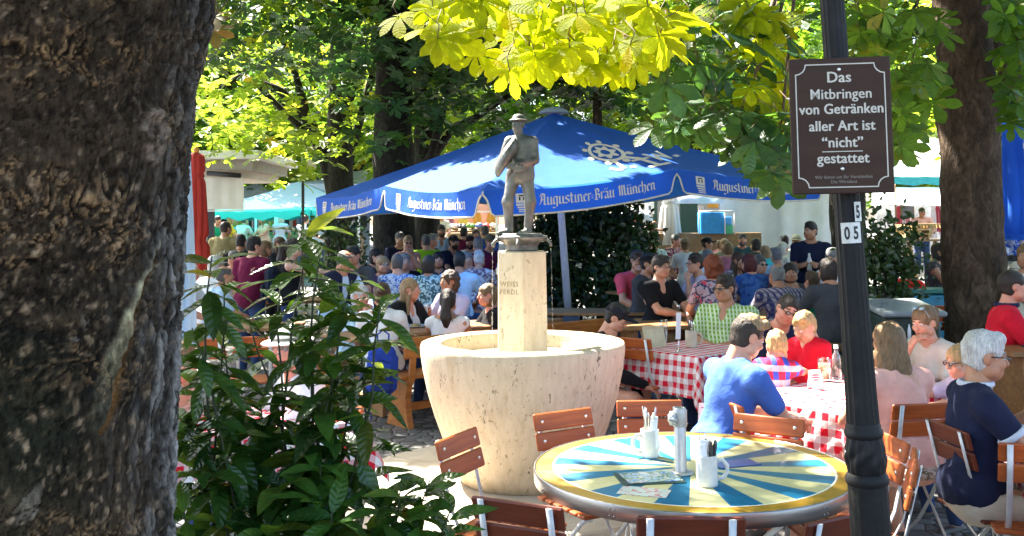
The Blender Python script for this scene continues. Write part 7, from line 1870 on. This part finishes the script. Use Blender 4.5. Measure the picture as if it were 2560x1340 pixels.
m.tube([(-.05, -.01, 0), (-.075, -.07, -.02)], .003, 5); m.tube([(.05, -.01, 0), (.075, -.07, -.02)], .003, 5)
sg = m.build('sunglasses', plain('mirror_lens', (.25, .35, .40), .1), None, ice['head'] + ice['fwd'] * .065 + Vector((0, 0, .105))); sg.rotation_euler = (.9, 0, ice['th']); tag(sg, 'mirrored sunglasses pushed up on the hair of the ice cream eater', 'sunglasses')
person('blonde girl in white sunglasses reaching across the table', 2402, 905, 5.95, -78, skin='fair', hair='blond', hstyle='bob', topm=LAV, arms=('reach', 'reach'), lean=.12, head=(0, 6), fem=True, h=1.34, glasses='sun', group='guests at the sunlit checked table')
navy = person('grey haired man with glasses in a navy polo, seated in profile', 2462, 892, 4.62, 82, skin='tan', hair='white', hstyle='short', topm=NAVY, bottom=(BEIGE, 1), arms=(((-.14, .32, -.02), (.5, .1, -1)), ((-.14, .34, -.20), (.9, -.2, -.8))), lean=.06, head=(0, 6), glasses='plain', sleeve=.33, h=1.74, fat=1.02, collar=K('t_collar_white', (.55, .58, .66)), group='guests at the right edge')
person('man in a red polo with a dark collar at the far right', 2533, 716, 7.2, 70, skin='pink', hair='dark', hstyle='crop', topm=REDT, bottom=(JEANS, 1), arms=('fold', 'table'), lean=.06, head=(12, 0), h=1.86, fat=1.15, collar=K('t_collar_navy', (.02, .025, .06)), group='guests at the right edge')
person('person in a pale top cut by the right edge behind the red polo', 2566, 640, 9.0, -40, skin='tan', hair='light', hstyle='bob', topm=CREAMT, fem=True, group='guests at the right edge', pose='stand', bottom=(JEANS, 1), arms=('hold', 'down'))
c = P(2560, 868, 6.9); beer_table((c.x + .25, c.y + .1), (1, .1), 1.0, 'small wooden table the man in the red polo leans on', z=c.z)

green = person('broad man in sunglasses and a green checked shirt folding his hands', 1812, 722, 8.7, -38, skin='tan', hair='dark', hstyle='short', topm=GREENCK, sleeve=.5, arms=(((-.20, .25, -.26), (.9, .1, -.5)), ((-.20, .26, -.26), (.9, .1, -.5))), lean=.02, head=(-14, 0), glasses='sun', h=1.86, fat=1.42, neck='v', group='guests at the shaded tables on the right')
polo = person('man with glasses in a black polo shirt, forearms on the table', 1652, 668, 10.3, 28, skin='fair', hair='dark', hstyle='short', topm=BLACK, arms=('table', 'fold'), lean=.06, head=(12, 2), glasses='plain', h=1.80, neck='v', group='guests at the shaded tables on the right')
person('man in a coral shirt lifting a glass to his mouth by the hedge', 1594, 652, 11.3, 22, skin='tan', hair='dark', hstyle='short', topm=CORAL, arms=('drink', 'table'), lean=.06, head=(-6, 2), glasses='plain', h=1.80, fat=1.12, group='guests at the shaded tables on the right')
person('person in a black cap between the coral shirt and black polo', 1622, 660, 11.0, 60, skin='tan', hair='black', hat=('cap', K('cap_black', (.012, .012, .014))), topm=DGREY, group='guests at the shaded tables on the right')
person('young man in a black cap looking down behind the stone bowl', 1540, 795, 8.2, 66, skin='fair', hair='black', hstyle='short', hat=('cap', K('cap_black2', (.018, .018, .026))), topm=BLACK, sleeve=1, arms=('lap', 'table'), lean=.32, head=(8, 26), h=1.76, group='guests at the shaded tables on the right')
person('man with glasses in a white shirt resting his chin on his hand', 1738, 660, 11.2, -72, skin='fair', hair='dark', hstyle='short', topm=LAV, arms=('chin', 'elbows'), lean=.12, glasses='plain', group='guests at the shaded tables on the right')
person('woman with thick red hair and a floral top, her back to us', 1782, 668, 9.9, 186, skin='fair', hair='red', hstyle='curly', topm=FLORAL, arms=('table', 'table'), fem=True, lean=.1, group='guests at the shaded tables on the right')
person('person in a denim jacket with short maroon hair, seen from behind', 1872, 658, 11.6, 200, skin='fair', hair='maroon', hstyle='bob', topm=DENIM, sleeve=1, fem=True, fat=1.15, arms=('table', 'table'), lean=.1, group='guests at the shaded tables on the right')
person('woman with long brown hair facing the denim jacket', 1848, 652, 12.6, 30, skin='tan', hair='brown', hstyle='long', topm=PATW, fem=True, group='guests at the shaded tables on the right')
person('balding man in a dark checked shirt leaning over his table', 1942, 688, 10.2, 188, skin='tan', hair='grey', hstyle='bald', topm=CHK, fat=1.15, arms=('table', 'table'), lean=.28, h=1.8, group='guests at the shaded tables on the right')
person('dark haired woman half hidden behind the balding man', 1976, 682, 11.4, -10, skin='tan', hair='dark', hstyle='bob', topm=DGREY, fem=True, group='guests at the shaded tables on the right')
person('person in dark grey with dark hair beside the lamp post, seen from behind', 2068, 676, 9.4, 190, skin='tan', hair='dark', hstyle='bob', topm=DGREY, arms=('table', 'table'), lean=.16, h=1.76, fat=1.1, group='guests at the shaded tables on the right')
person('child in a bright green top sitting by the dark grey back', 2030, 705, 10.4, 200, skin='fair', hair='brown', hstyle='short', topm=GREENT, h=1.30, group='guests at the shaded tables on the right')
person('grey haired man behind the lamp post', 2084, 645, 12.0, 40, skin='fair', hair='grey', hstyle='short', topm=WHITE, group='guests at the shaded tables on the right')

# --- back rows under the tent
waiter = person('young man in a dark t-shirt standing with a bottle before the white tent', 2026, 578, 12.6, -22, 'stand', skin='tan', hair='black', hstyle='short', topm=NAVY, bottom=(BLACK, 1), arms=('hold', 'hold'), lean=.0, head=(-30, 0), h=1.78, group='people near the white tent')
hpv = (waiter['hands'][0] + waiter['hands'][1]) / 2; m = MB(); m.lathe([(.001, -.10), (.032, -.10), (.034, .02), (.015, .08), (.014, .12), (.001, .121)], 14, cap=False); tag(m.build('bottle', plain('pale_bottle', (.66, .63, .58), .25), None, hpv), 'pale bottle held by the standing young man', 'bottle')
BK = 'people near the white tent'
for lab, px, py, D, face, kw in (
    ('man in a grey cap and blue shirt at the tent, back turned', 1592, 603, 18.5, 175, dict(hair='dgrey', topm=BLUET, hat=('cap', K('cap_grey', (.5, .52, .48))))),
    ('man with glasses in a teal checked shirt', 1638, 606, 18, 25, dict(hair='dgrey', topm=TEALCK, glasses='plain', fat=1.15, skin='tan')),
    ('man in a red checked shirt talking', 1690, 602, 18.5, 45, dict(hair='dgrey', topm=REDCK, fat=1.1, skin='pink')),
    ('woman with a bun in a white t-shirt, back turned', 1712, 613, 16.5, 185, dict(hair='light', hstyle='bun', topm=WHITE, fem=True)),
    ('man in a black beret and light blue shirt', 1768, 610, 17, 70, dict(hair='black', topm=LBLUE, hat=('cap', K('beret_black', (.012, .012, .014))), skin='tan')),
    ('grey haired tanned man with glasses seen in profile', 1772, 642, 14.5, 60, dict(hair='grey', topm=WHITE, skin='brown', hstyle='crop')),
    ('woman in a rose top with brown hair', 1822, 622, 16.5, 160, dict(hair='light', hstyle='bob', topm=PINKT, fem=True)),
    ('bearded man in a dark teal t-shirt facing us', 1856, 600, 18, -4, dict(hair='dgrey', topm=DTEAL, skin='pink', beard='dgrey')),
    ('dark haired person beside the teal t-shirt', 1888, 612, 17, 200, dict(hair='dark', hstyle='bob', topm=DGREY, fem=True)),
    ('fair haired child in a bright cyan top', 1912, 632, 14.5, 190, dict(hair='sandy', hstyle='bob', topm=CYAN, h=1.34)),
    ('grey haired man in a pale blue shirt seen from behind', 1942, 640, 13.6, 185, dict(hair='grey', hstyle='short', topm=LBLUE)),
    ('dark haired person before the tent, top of the head only', 1962, 604, 19, 180, dict(hair='black', topm=DGREY)),
    ('person with white hair and a white shirt near the tent', 1958, 622, 17, 120, dict(hair='white', topm=WHITE, fem=True, hstyle='bob')),
    ('woman in a pale top with a shoulder strap, back turned', 1992, 648, 13.2, 195, dict(hair='dark', hstyle='bob', topm=LBLUE, fem=True)),
    ('person with black hair under the standing young man', 2048, 630, 13.6, 185, dict(hair='black', topm=WHITE)),
    ('person in a white sun hat left of the standing young man', 1992, 606, 18.5, 10, dict(hair='light', topm=WHITE, fem=True, hat=('hat', K('hat_pale', (.6, .55, .45))))),
    ('pink topped child between the rows', 1800, 615, 19, 150, dict(hair='light', topm=K('t_hot_pink', (.6, .08, .2)), h=1.3)),
    ('man in a dark shirt bending inside the tent', 1614, 600, 20, 30, dict(hair='dark', topm=DGREY, skin='tan')),
    ('fair haired person beside the rose top', 1812, 612, 18.5, 10, dict(hair='sandy', hstyle='bob', topm=CREAMT, fem=True)),
    ('grey haired person near the balding man', 1900, 662, 12.4, 20, dict(hair='dgrey', topm=MAUVE, glasses='sun'))):
    person(lab, px, py, D, face, group=BK, legs=False, **kw)
person('cook reaching up at the back of the tent counter', 1588, 540, 20.6, 70, 'stand', skin='brown', hair='black', topm=WHITE, arms=('reach', 'raise'), group=BK, legs=False)

# --- left tables
LG = 'guests at the tables on the left'
person('blonde woman in a black jacket turned to the right', 1026, 724, 10.0, 58, skin='pink', hair='sandy', hstyle='long', topm=WHITE, neck='v', fem=True, arms=('table', 'table'), head=(18, 0), extra='jacket', collar2=BLACK, group=LG)
person('woman with a long dark ponytail in a white tank top, back to us', 1120, 752, 9.35, 176, skin='tan', hair='dark', hstyle='pony', topm=WHITE, sleeve=0, neck='vest', fem=True, arms=('table', 'table'), group=LG, lean=.1)
person('smiling woman with wavy hair in a lavender t-shirt', 1122, 704, 10.7, -38, skin='tan', hair='brown', hstyle='curly', topm=LAV, fem=True, arms=('table', 'table'), head=(-15, 0), fat=1.1, group=LG)
person('woman in a black top in profile beside the stone column', 1218, 738, 10.0, -70, skin='pink', hair='light', hstyle='bob', topm=BLACK, fem=True, arms=('hold', 'table'), group=LG)
person('woman in a white t-shirt with her back to us behind the laurel', 955, 738, 9.0, 186, skin='tan', hair='brown', hstyle='bun', topm=WHITE, fem=True, arms=('table', 'table'), fat=1.1, lean=.1, group=LG)
person('white haired woman in pale blue seen between the laurel leaves', 902, 740, 9.9, 50, skin='pink', hair='white', hstyle='bob', topm=LBLUE, fem=True, arms=('table', 'chin'), group=LG)
person('man in a white t-shirt leaning forward, seen from behind', 1150, 655, 12.4, 168, skin='tan', hair='black', hstyle='short', topm=LBLUE, arms=('table', 'table'), lean=.12, h=1.84, bottom=(JEANS, 1), group=LG)
person('woman in a teal patterned dress with bobbed hair, back turned', 1072, 662, 12.0, 172, skin='tan', hair='dark', hstyle='bob', topm=PATT, fem=True, fat=1.1, arms=('table', 'table'), h=1.76, lean=.05, long=True, group=LG)
person('man in a blue patterned shirt, back turned', 993, 660, 12.2, 190, skin='fair', hair='dgrey', hstyle='short', topm=PATB, arms=('table', 'table'), lean=.16, group=LG)
person('blonde woman with glasses in a mauve dress', 958, 662, 13.0, 35, skin='fair', hair='sandy', hstyle='bob', topm=MAUVE, fem=True, glasses='plain', arms=('table', 'fold'), group=LG)
LB = 'guests in the back rows on the left'
for lab, px, py, D, face, kw in (
    ('grey haired person with a hand at the chin', 1168, 650, 13.6, 20, dict(hair='grey', topm=DGREY, fem=True, hstyle='bob', arms=('table', 'chin'))),
    ('white haired woman in a patterned blouse', 1198, 648, 13.2, 172, dict(hair='white', hstyle='short', topm=PATW, fem=True)),
    ('dark haired woman behind the teal dress', 1095, 650, 13.6, 10, dict(hair='black', hstyle='bob', topm=DGREY, fem=True, skin='tan')),
    ('man in a lime green t-shirt, back turned', 1065, 605, 16, 195, dict(hair='dgrey', hstyle='short', topm=LIME, fat=1.1)),
    ('bare shouldered woman in sunglasses, chin on her hands', 1020, 608, 15.5, 15, dict(hair='sandy', hstyle='short', topm=PINKD, sleeve=0, neck='vest', fem=True, glasses='sun', arms=('chin', 'chin'))),
    ('man in a navy shirt beside the trunk', 1000, 598, 16.2, 30, dict(hair='dgrey', topm=NAVY, skin='tan')),
    ('man in an open blue shirt at the stall', 1104, 578, 18.5, 10, dict(hair='dark', topm=LBLUE, neck='v', skin='tan', beard='dark', h=1.8)),
    ('man in a black cap and navy shirt in profile', 1135, 606, 16, 50, dict(hair='dark', topm=NAVY, hat=('cap', K('cap_black3', (.012, .012, .014))), skin='tan', beard='dark')),
    ('bearded man in a dark cap facing us', 1176, 606, 16.2, -8, dict(hair='dark', topm=WHITE, hat=('cap', K('cap_maroon', (.06, .012, .02))), beard='dark')),
    ('man in maroon with his back turned', 1160, 584, 18.5, 180, dict(hair='black', topm=MAROON)),
    ('man in a green cap and sunglasses near the column', 1226, 606, 15.5, 40, dict(hair='light', topm=MAUVE, hat=('cap', K('cap_green', (.14, .17, .11))), glasses='sun')),
    ('man in a bright blue shirt with his head turned', 1212, 580, 18, 200, dict(hair='dgrey', topm=BLUE2)),
    ('grey haired person in a maroon top', 1195, 612, 14.6, 190, dict(hair='grey', topm=MAROON)),
    ('long haired woman at the stall behind the maroon back', 1190, 586, 19, 0, dict(hair='brown', hstyle='long', topm=CREAMT, fem=True)),
    ('grey haired man behind the lime shirt', 1082, 602, 17, 60, dict(hair='grey', topm=DGREY, skin='pink')),
    ('shadowed dark haired woman by the trunk', 940, 642, 14.2, 60, dict(hair='black', hstyle='bob', topm=DGREY, fem=True)),
    ('grey haired man beside the blue patterned shirt', 1012, 655, 13.6, 20, dict(hair='grey', topm=BLACK))):
    person(lab, px, py, D, face, group=LB, legs=False, **kw)
# standing pair and neighbours behind the laurel
maroon = person('dark haired man in a maroon t-shirt standing with a beer', 636, 616, 12.0, 158, 'stand', skin='fair', hair='black', hstyle='short', topm=MAROON, bottom=(JEANS, 1), arms=(((.02, .10, -.50), (.6, -1, 0)), ((.02, .30, -.26), (.6, -.6, -.6))), lean=.05, head=(-25, 0), h=1.78, fat=1.1, lod=1, group='people standing on the left')
beer_mug(maroon['hands'][1] + Vector((.06, -.03, -.06)), 'glass mug of foaming beer held by the man in maroon')
girl = person('dark haired woman with a ponytail in a black sleeveless top, standing', 735, 620, 11.6, 100, 'stand', skin='pale', hair='dark', hstyle='pony', topm=BLACK, sleeve=0, neck='vest', bottom=(JEANS, 1), arms=('down', 'reach'), lean=.02, head=(0, 0), h=1.72, fem=True, lod=1, group='people standing on the left')
bp = girl['org'] + Vector((-.20, .02, 1.12)); t = thing('rucksack', 'dark navy rucksack on the back of the standing ponytail woman', 'rucksack', bp); DKN = K('rucksack_navy', (.012, .018, .035)); m = MB(); m.box((0, 0, 0), (.17, .28, .44), None, 0, .06); m.build('body', DKN, t); m = MB(); m.box((-.10, 0, -.08), (.07, .20, .20), None, 0, .03); m.build('pocket', DKN, t); m = MB(); m.tube([(.08, .08, .2), (.2, .10, .24), (.26, .09, .05), (.1, .1, -.15)], .014, 6); m.build('strap', DKN, t)
person('man in an olive t-shirt standing with his back to us', 565, 572, 15.5, 170, 'stand', skin='tan', hair='dark', hstyle='crop', topm=OLIVE, bottom=(JEANS, 1), arms=('down', 'hold'), h=1.8, head=(-25, 0), group='people standing on the left')
person('man in a dark t-shirt standing beyond the maroon shirt', 603, 607, 14.5, 170, 'stand', skin='tan', hair='black', hstyle='short', topm=BLACK, bottom=(JEANS, 1), h=1.74, group='people standing on the left')
person('dark blond person in black just right of the maroon shirt', 664, 622, 14.0, 120, 'stand', skin='tan', hair='light', hstyle='bob', topm=BLACK, bottom=(BLACK, 1), fem=True, group='people standing on the left')
person('dark haired woman with loose hair in the shade, standing', 700, 610, 15.5, 60, 'stand', skin='fair', hair='brown', hstyle='long', topm=DGREY, bottom=(BLACK, 1), fem=True, group='people standing on the left')
person('grey haired man in dark sunglasses sitting below the olive shirt', 584, 645, 13.4, 5, skin='fair', hair='grey', hstyle='crop', topm=PINKD, glasses='sun', group=LG, legs=False)
person('white haired person with a sun hat at the far left', 540, 668, 12.2, 150, skin='fair', hair='white', hstyle='bob', topm=WHITE, hat=('hat', K('hat_white2', (.55, .55, .52))), group=LG, legs=False)
person('bald man in pale blue at the far left table', 562, 690, 11.0, 120, skin='tan', hair='dgrey', hstyle='bald', topm=LBLUE, group=LG, legs=False)
person('elderly man at the left edge beside the pale blue parasol', 478, 680, 11.0, 80, skin='pink', hair='white', hstyle='bald', topm=WHITE, group=LG, legs=False)
person('older man in a dark vest over a light blue shirt', 862, 652, 11.0, 50, skin='tan', hair='dgrey', hstyle='bald', topm=LBLUE, sleeve=1, arms=('table', 'table'), extra='vest', collar2=NAVY, lean=.25, head=(10, 20), h=1.8, group=LG, legs=False)
person('man in dark clothes in the shade behind the vest', 884, 640, 12.0, -20, skin='tan', hair='black', hstyle='short', topm=DGREY, group=LG, legs=False)
hatman = person('man in a white trilby and white shirt behind the laurel', 718, 878, 5.65, -52, skin='pink', hair='grey', hstyle='crop', topm=WHITE, arms=('table', 'fold'), lean=.22, head=(14, 4), hat=('hat', K('hat_white', (.72, .70, .64))), beard='brown', h=1.74, group='guests behind the laurel')
person('woman with bare arms mostly hidden by the huge trunk', 452, 905, 5.5, 75, skin='pink', hair='light', hstyle='bob', topm=PINKD, sleeve=0, neck='vest', fem=True, arms=('table', 'table'), lean=.2, group='guests behind the laurel')
# --- the market beyond
MG = 'people in the market beyond the tables'
for lab, px, py, D, face, kw in (
    ('woman in a coral dress at the clothes stall', 655, 548, 26.5, -50, dict(hair='light', hstyle='long', topm=PINKD, fem=True)),
    ('white haired woman in lilac at the fruit stall', 703, 547, 26.5, 175, dict(hair='white', hstyle='bob', topm=LAV, fem=True)),
    ('man in a green shirt near the kiosk', 545, 552, 25, 60, dict(hair='dark', topm=GREENT, skin='tan')),
    ('person in white with red straps walking past the stalls', 765, 548, 25.5, 170, dict(hair='dark', hstyle='bun', topm=WHITE, fem=True)),
    ('woman in a pale dress at the produce stall', 1103, 538, 25, 10, dict(hair='sandy', hstyle='bob', topm=CREAMT, fem=True)),
    ('sunburnt man in a tan top behind the pallets', 2305, 530, 23, -10, dict(hair='sandy', hstyle='crop', topm=PINKD, glasses='sun', skin='tan')),
    ('yellow hatted woman near the kiosk', 578, 549, 26, 120, dict(hair='blond', hstyle='bob', topm=K('t_yellow', (.7, .5, .05)), fem=True)),
    ('person in pale blue walking behind the leaves', 800, 545, 25, 40, dict(hair='light', topm=LBLUE)),
    ('man in a white shirt looking at the clothes', 612, 552, 26.8, 150, dict(hair='dgrey', topm=WHITE))):
    person(lab, px, py, D, face, 'stand', group=MG, bottom=(JEANS, 1), h=1.72, **kw)
person('woman with dark hair in a black top, in profile left of the brown trunk', 2350, 630, 12.5, 60, skin='tan', hair='dark', hstyle='bob', topm=DGREY, sleeve=0, fem=True, group=MG)
person('person in a bright red top behind the dark shrub', 2276, 672, 12.0, 120, skin='fair', hair='brown', hstyle='bob', topm=K('t_scarlet', (.75, .03, .02)), fem=True, group=MG, sleeve=1)
person('blonde person in a pale flowered hat right of the brown trunk', 2545, 690, 10.5, -60, skin='pink', hair='blond', hstyle='bob', topm=NAVY, fem=True, hat=('hat', K('hat_flower', (.62, .55, .42))), group='guests at the right edge')

# ------------------------------------------------------------------ bronze figure on the column
def statue():
    S = .80 / 1.78; base = Vector((FX - .005, FY, FZ + 1.600)); Fd = Field((-.30, -.24, -.01), (.30, .26, .84), .0075); k = S
    v = lambda x, y, z: np.array([x, y, z]) * k
    # facing our left, weight on his left leg, knees bent, arms round a concertina
    Fd.cone(v(-.10, 0, .90), v(-.19, -.05, .50), .105 * k, .078 * k, .02); Fd.cone(v(-.19, -.05, .50), v(-.17, .03, .10), .082 * k, .062 * k, .02); Fd.cone(v(-.17, .02, .05), v(-.32, -.10, .03), .052 * k, .042 * k, .02)
    Fd.cone(v(.09, 0, .90), v(.15, -.04, .50), .105 * k, .078 * k, .02); Fd.cone(v(.15, -.04, .50), v(.11, .05, .10), .082 * k, .062 * k, .02); Fd.cone(v(.11, .04, .05), v(.0, -.12, .03), .052 * k, .042 * k, .02)
    Fd.ell(v(.01, 0, .93), v(.195, .15, .16), k=.03); Fd.ell(v(.02, -.01, 1.12), v(.205, .175, .21), k=.03); Fd.ell(v(.03, .0, 1.33), v(.19, .135, .17), k=.03)
    Fd.cone(v(-.14, 0, 1.41), v(.19, .01, 1.41), .07 * k, .07 * k, .03); Fd.cone(v(.0, 0, 1.43), v(-.01, -.01, 1.55), .062 * k, .056 * k, .02)
    # arms
    Fd.cone(v(.21, 0, 1.40), v(.23, -.06, 1.12), .068 * k, .058 * k, .02); Fd.cone(v(.23, -.06, 1.12), v(-.06, -.22, 1.06), .055 * k, .038 * k, .015)
    Fd.cone(v(-.17, -.02, 1.40), v(-.27, -.09, 1.14), .068 * k, .056 * k, .02); Fd.cone(v(-.27, -.09, 1.14), v(-.10, -.24, 1.00), .052 * k, .036 * k, .015)
    for hx, hy, hz, d in ((-.08, -.23, 1.06, (-1, -.3, -.25)), (-.08, -.25, .99, (1, -.2, .1))):
        dd = unit(d)
        for i in range(4): a = v(hx, hy, hz) + np.array([0, .004, .012 - .010 * i]); Fd.cone(a, a + dd * .052, .011, .0085, .004)
        Fd.cone(v(hx, hy, hz), v(hx, hy, hz) + unit((d[0] * .4, -.4, .8)) * .035, .010, .008, .004)
    # head turned to our left
    hc = v(-.02, -.02, 1.645); HR = rotz(math.radians(-128) + PI) @ rotz(0); HR = rotz(math.radians(145))
    q = lambda x, y, z: hc + HR @ (np.array([x, y, z]) * k * 1.12)
    Rl = HR.tolist()
    Fd.ell(q(0, -.014, .03), v(.082, .104, .09), R=Rl, k=.006); Fd.ell(q(0, .03, -.03), v(.067, .075, .092), R=Rl, k=.01); Fd.ell(q(0, .045, -.085), v(.047, .05, .04), R=Rl, k=.01)
    Fd.cone(q(0, .092, .015), q(0, .118, -.022), .010 * k, .017 * k, .005); Fd.cone(q(-.03, .082, .026), q(.03, .082, .026), .012 * k, .012 * k, .005); Fd.cone(q(-.02, .088, -.063), q(.02, .088, -.063), .010 * k, .010 * k, .004)
    for sd in (-1, 1): Fd.ell(q(sd * .031, .103, .006), v(.018, .018, .013), R=Rl, k=.005, sub=True); Fd.ell(q(sd * .078, -.012, 0), v(.012, .024, .036), R=Rl, k=.004)
    Fd.ripple((40, 40, 40), .0022, 5); Fd.ripple((14, 14, 10), .004, 6)
    V, Q = Fd.mesh(); st = link('statue', np_mesh('statue', V, Q, smooth=True, mats=[BRONZE]), None, base); tag(st, 'bronze musician in a round hat standing on the fountain column', 'statue')
    H = Field((-.16, -.16, .64), (.16, .16, .86), .006); H.ell(q(0, -.012, .088), v(.098, .116, .075), R=Rl, k=.004); H.ell(q(0, -.005, .068), v(.150, .165, .016), R=Rl, k=.008); V, Q = H.mesh(); link('hat', np_mesh('hat', V, Q, smooth=True, mats=[BRONZE]), st)
    C = Field((-.30, -.26, .36), (.12, .06, .70), .0055)
    # concertina bellows as a fan of ribs
    for i in range(9):
        t = i / 8; c = v(-.33 + .24 * t, -.14 - .09 * math.sin(PI * t), .99 + .34 * t); C.ell(c, (.026, .058, .064 - .014 * abs(t - .5)), k=.003)
    V, Q = C.mesh(); link('concertina', np_mesh('concertina', V, Q, smooth=True, mats=[BRONZE]), st)
    m = MB(); m.lathe([(.14, -.004), (.145, .006), (.135, .014), (.001, .015)], 20, cap=False); m.build('plinth_plate', BRONZE, st)
statue()
